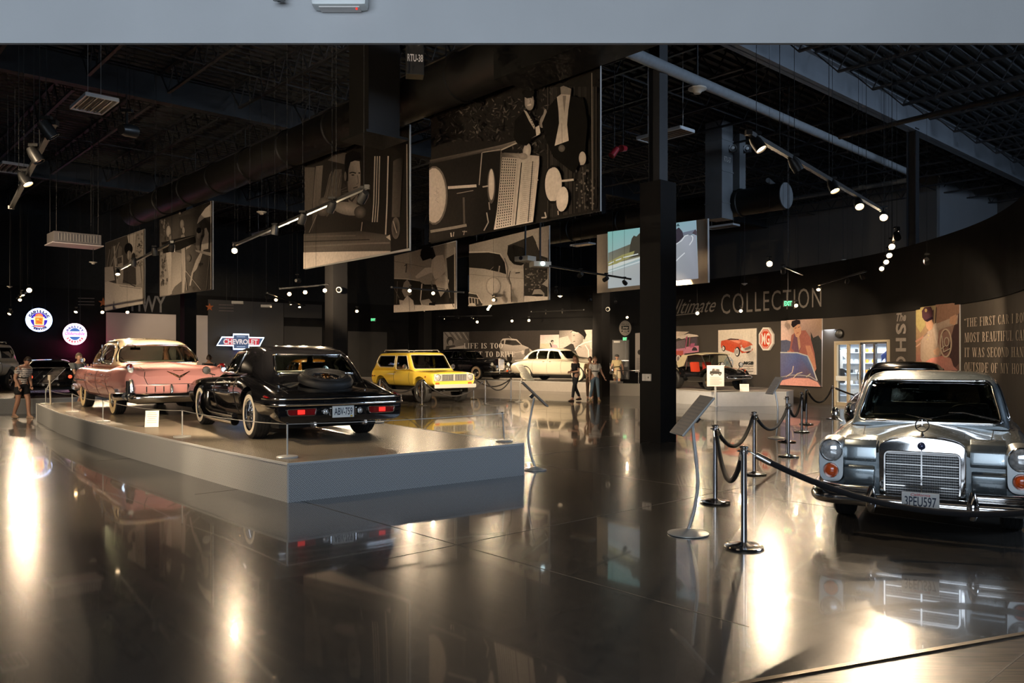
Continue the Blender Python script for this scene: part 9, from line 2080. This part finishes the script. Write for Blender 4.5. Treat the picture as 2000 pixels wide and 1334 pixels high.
# track 8 bright cluster at right
track((1753,447),(1722,530),'light track seen nearly end-on at the right, above the curved fascia')
for px,py,lab,pw in ((1753,465,'top',150),(1742,482,'brightest',95),(1737,499,'third',160),(1731,512,'fourth small',90),(1722,525,'lowest small',90)): H(px,py,(3.2,5.2,0) if lab == 'brightest' else (6.2,11.5,.9) if lab != 'top' else (9.5,18,1.8),lab+' lamp of the cluster above the curved wall on the right',pw,size=62,dim='small' in lab)
track((1532,521),(1567,536),'short light track beside the starry lamp above COLLECTION')
H(1503,515.5,(2.6,6.6,0),'big starry lamp above the word COLLECTION',190,size=62,r=.07); H(1530,532,(8.4,24,1.8),'small lamp right of the big starry lamp',160)
track((1600,556),(1690,530),'short light track below the upper edge of the curved fascia')
for px,py,lab,aim in ((1598.5,566,'left bright',(7.5,20,0)),(1654,551,'middle small',(10.5,27,1.9)),(1686,543,'right small',(11,23,1.9))): H(px,py,aim,lab+' lamp of the short track on the curved fascia',50 if 'left' in lab else 180,size=60)
for px,py,D,lab,aim,pw in ((1225,620,37,'small lamp above the oval badge',(4.4,30,0),16),(1362,612,26.5,'bright lamp under the word Ultimate',(4.6,17,0),36),(1447,607.5,27.2,'lamp under the first O of COLLECTION',(6.0,18,0),26),(1555,597,25.5,'small lamp under the T of COLLECTION',(7.2,17,0),18)): H(px,py,aim,lab,pw,D=D,size=70)
# added spotlight heads, most out of view, to brighten walls, photographs and cars
def unseen(p,aim,power,size=70,label=''): head(p,aim,label,True,power,size=size)
unseen((9.6,12.6,3.6),(11.1,17.9,1.7),200,62,'added spotlight outside the frame washing the serif lettering')
unseen((8.6,16.5,3.6),(11.5,21.2,1.6),240,66,'added spotlight above the black limousine washing the officer poster')
unseen((-8.5,9.6,3.8),(-2.4,19.4,5.0),420,75,'added spotlight before the two middle hanging photographs')
unseen((-3.6,7.6,3.8),(.0,17.0,5.1),420,75,'added spotlight above the platform before the largest photograph')
unseen((-14.5,17.5,3.8),(-8.2,26.2,4.9),420,75,'added spotlight over the floor washing the tent photograph')
unseen((-19.0,24.2,3.8),(-15,33.0,5.0),330,75,'added spotlight over the black sports car washing the leftmost photograph')
unseen((-6.0,22.5,3.8),(-2.2,30.5,4.4),420,80,'added spotlight over the floor washing the far photographs')
unseen((-9.5,5.0,3.85),(-6.0,13.0,.2),150,85,'added spotlight left of the frame lighting the platform side')
unseen((-14.0,14.0,3.85),(-13.4,21.5,.9),240,80,'added spotlight left of the frame lighting the woman in the zigzag blouse')
unseen((-5.5,5.8,3.85),(-6.8,16.2,1.0),300,60,'added spotlight before the platform lighting the pink car boot')
unseen((1.5,27,3.85),(2.4,40.0,1.1),3000,32,'added spotlight before the ivory saloon')
unseen((3.0,31,3.85),(-2.2,43.0,1.6),400,50,'added spotlight lighting the black vintage limousine')
unseen((-15.5,13.0,3.85),(-10.3,18.6,.9),420,60,'added spotlight left of the frame lighting the flank of the pink car')
unseen((-8.0,7.0,3.85),(-4.6,12.6,.9),260,60,'added spotlight left of the frame lighting the flank of the coupe')
unseen((4.45,24.0,3.85),(8.6,30.6,1.9),420,85,'added spotlight behind the big column washing the roadster poster')
unseen((4.4,23.4,3.8),(7.2,29.2,1.2),260,50,'added spotlight behind the big column lighting the dune buggy')
unseen((3.9,30.0,3.7),(5.4,41.0,1.6),240,60,'added spotlight behind the far column lighting the man in khaki')
q_ = at(360,530,35.5); unseen(tuple(q_),(-15.5,41.5,2.0),240,80,'added spotlight behind the tent photograph washing the grey wall panel')
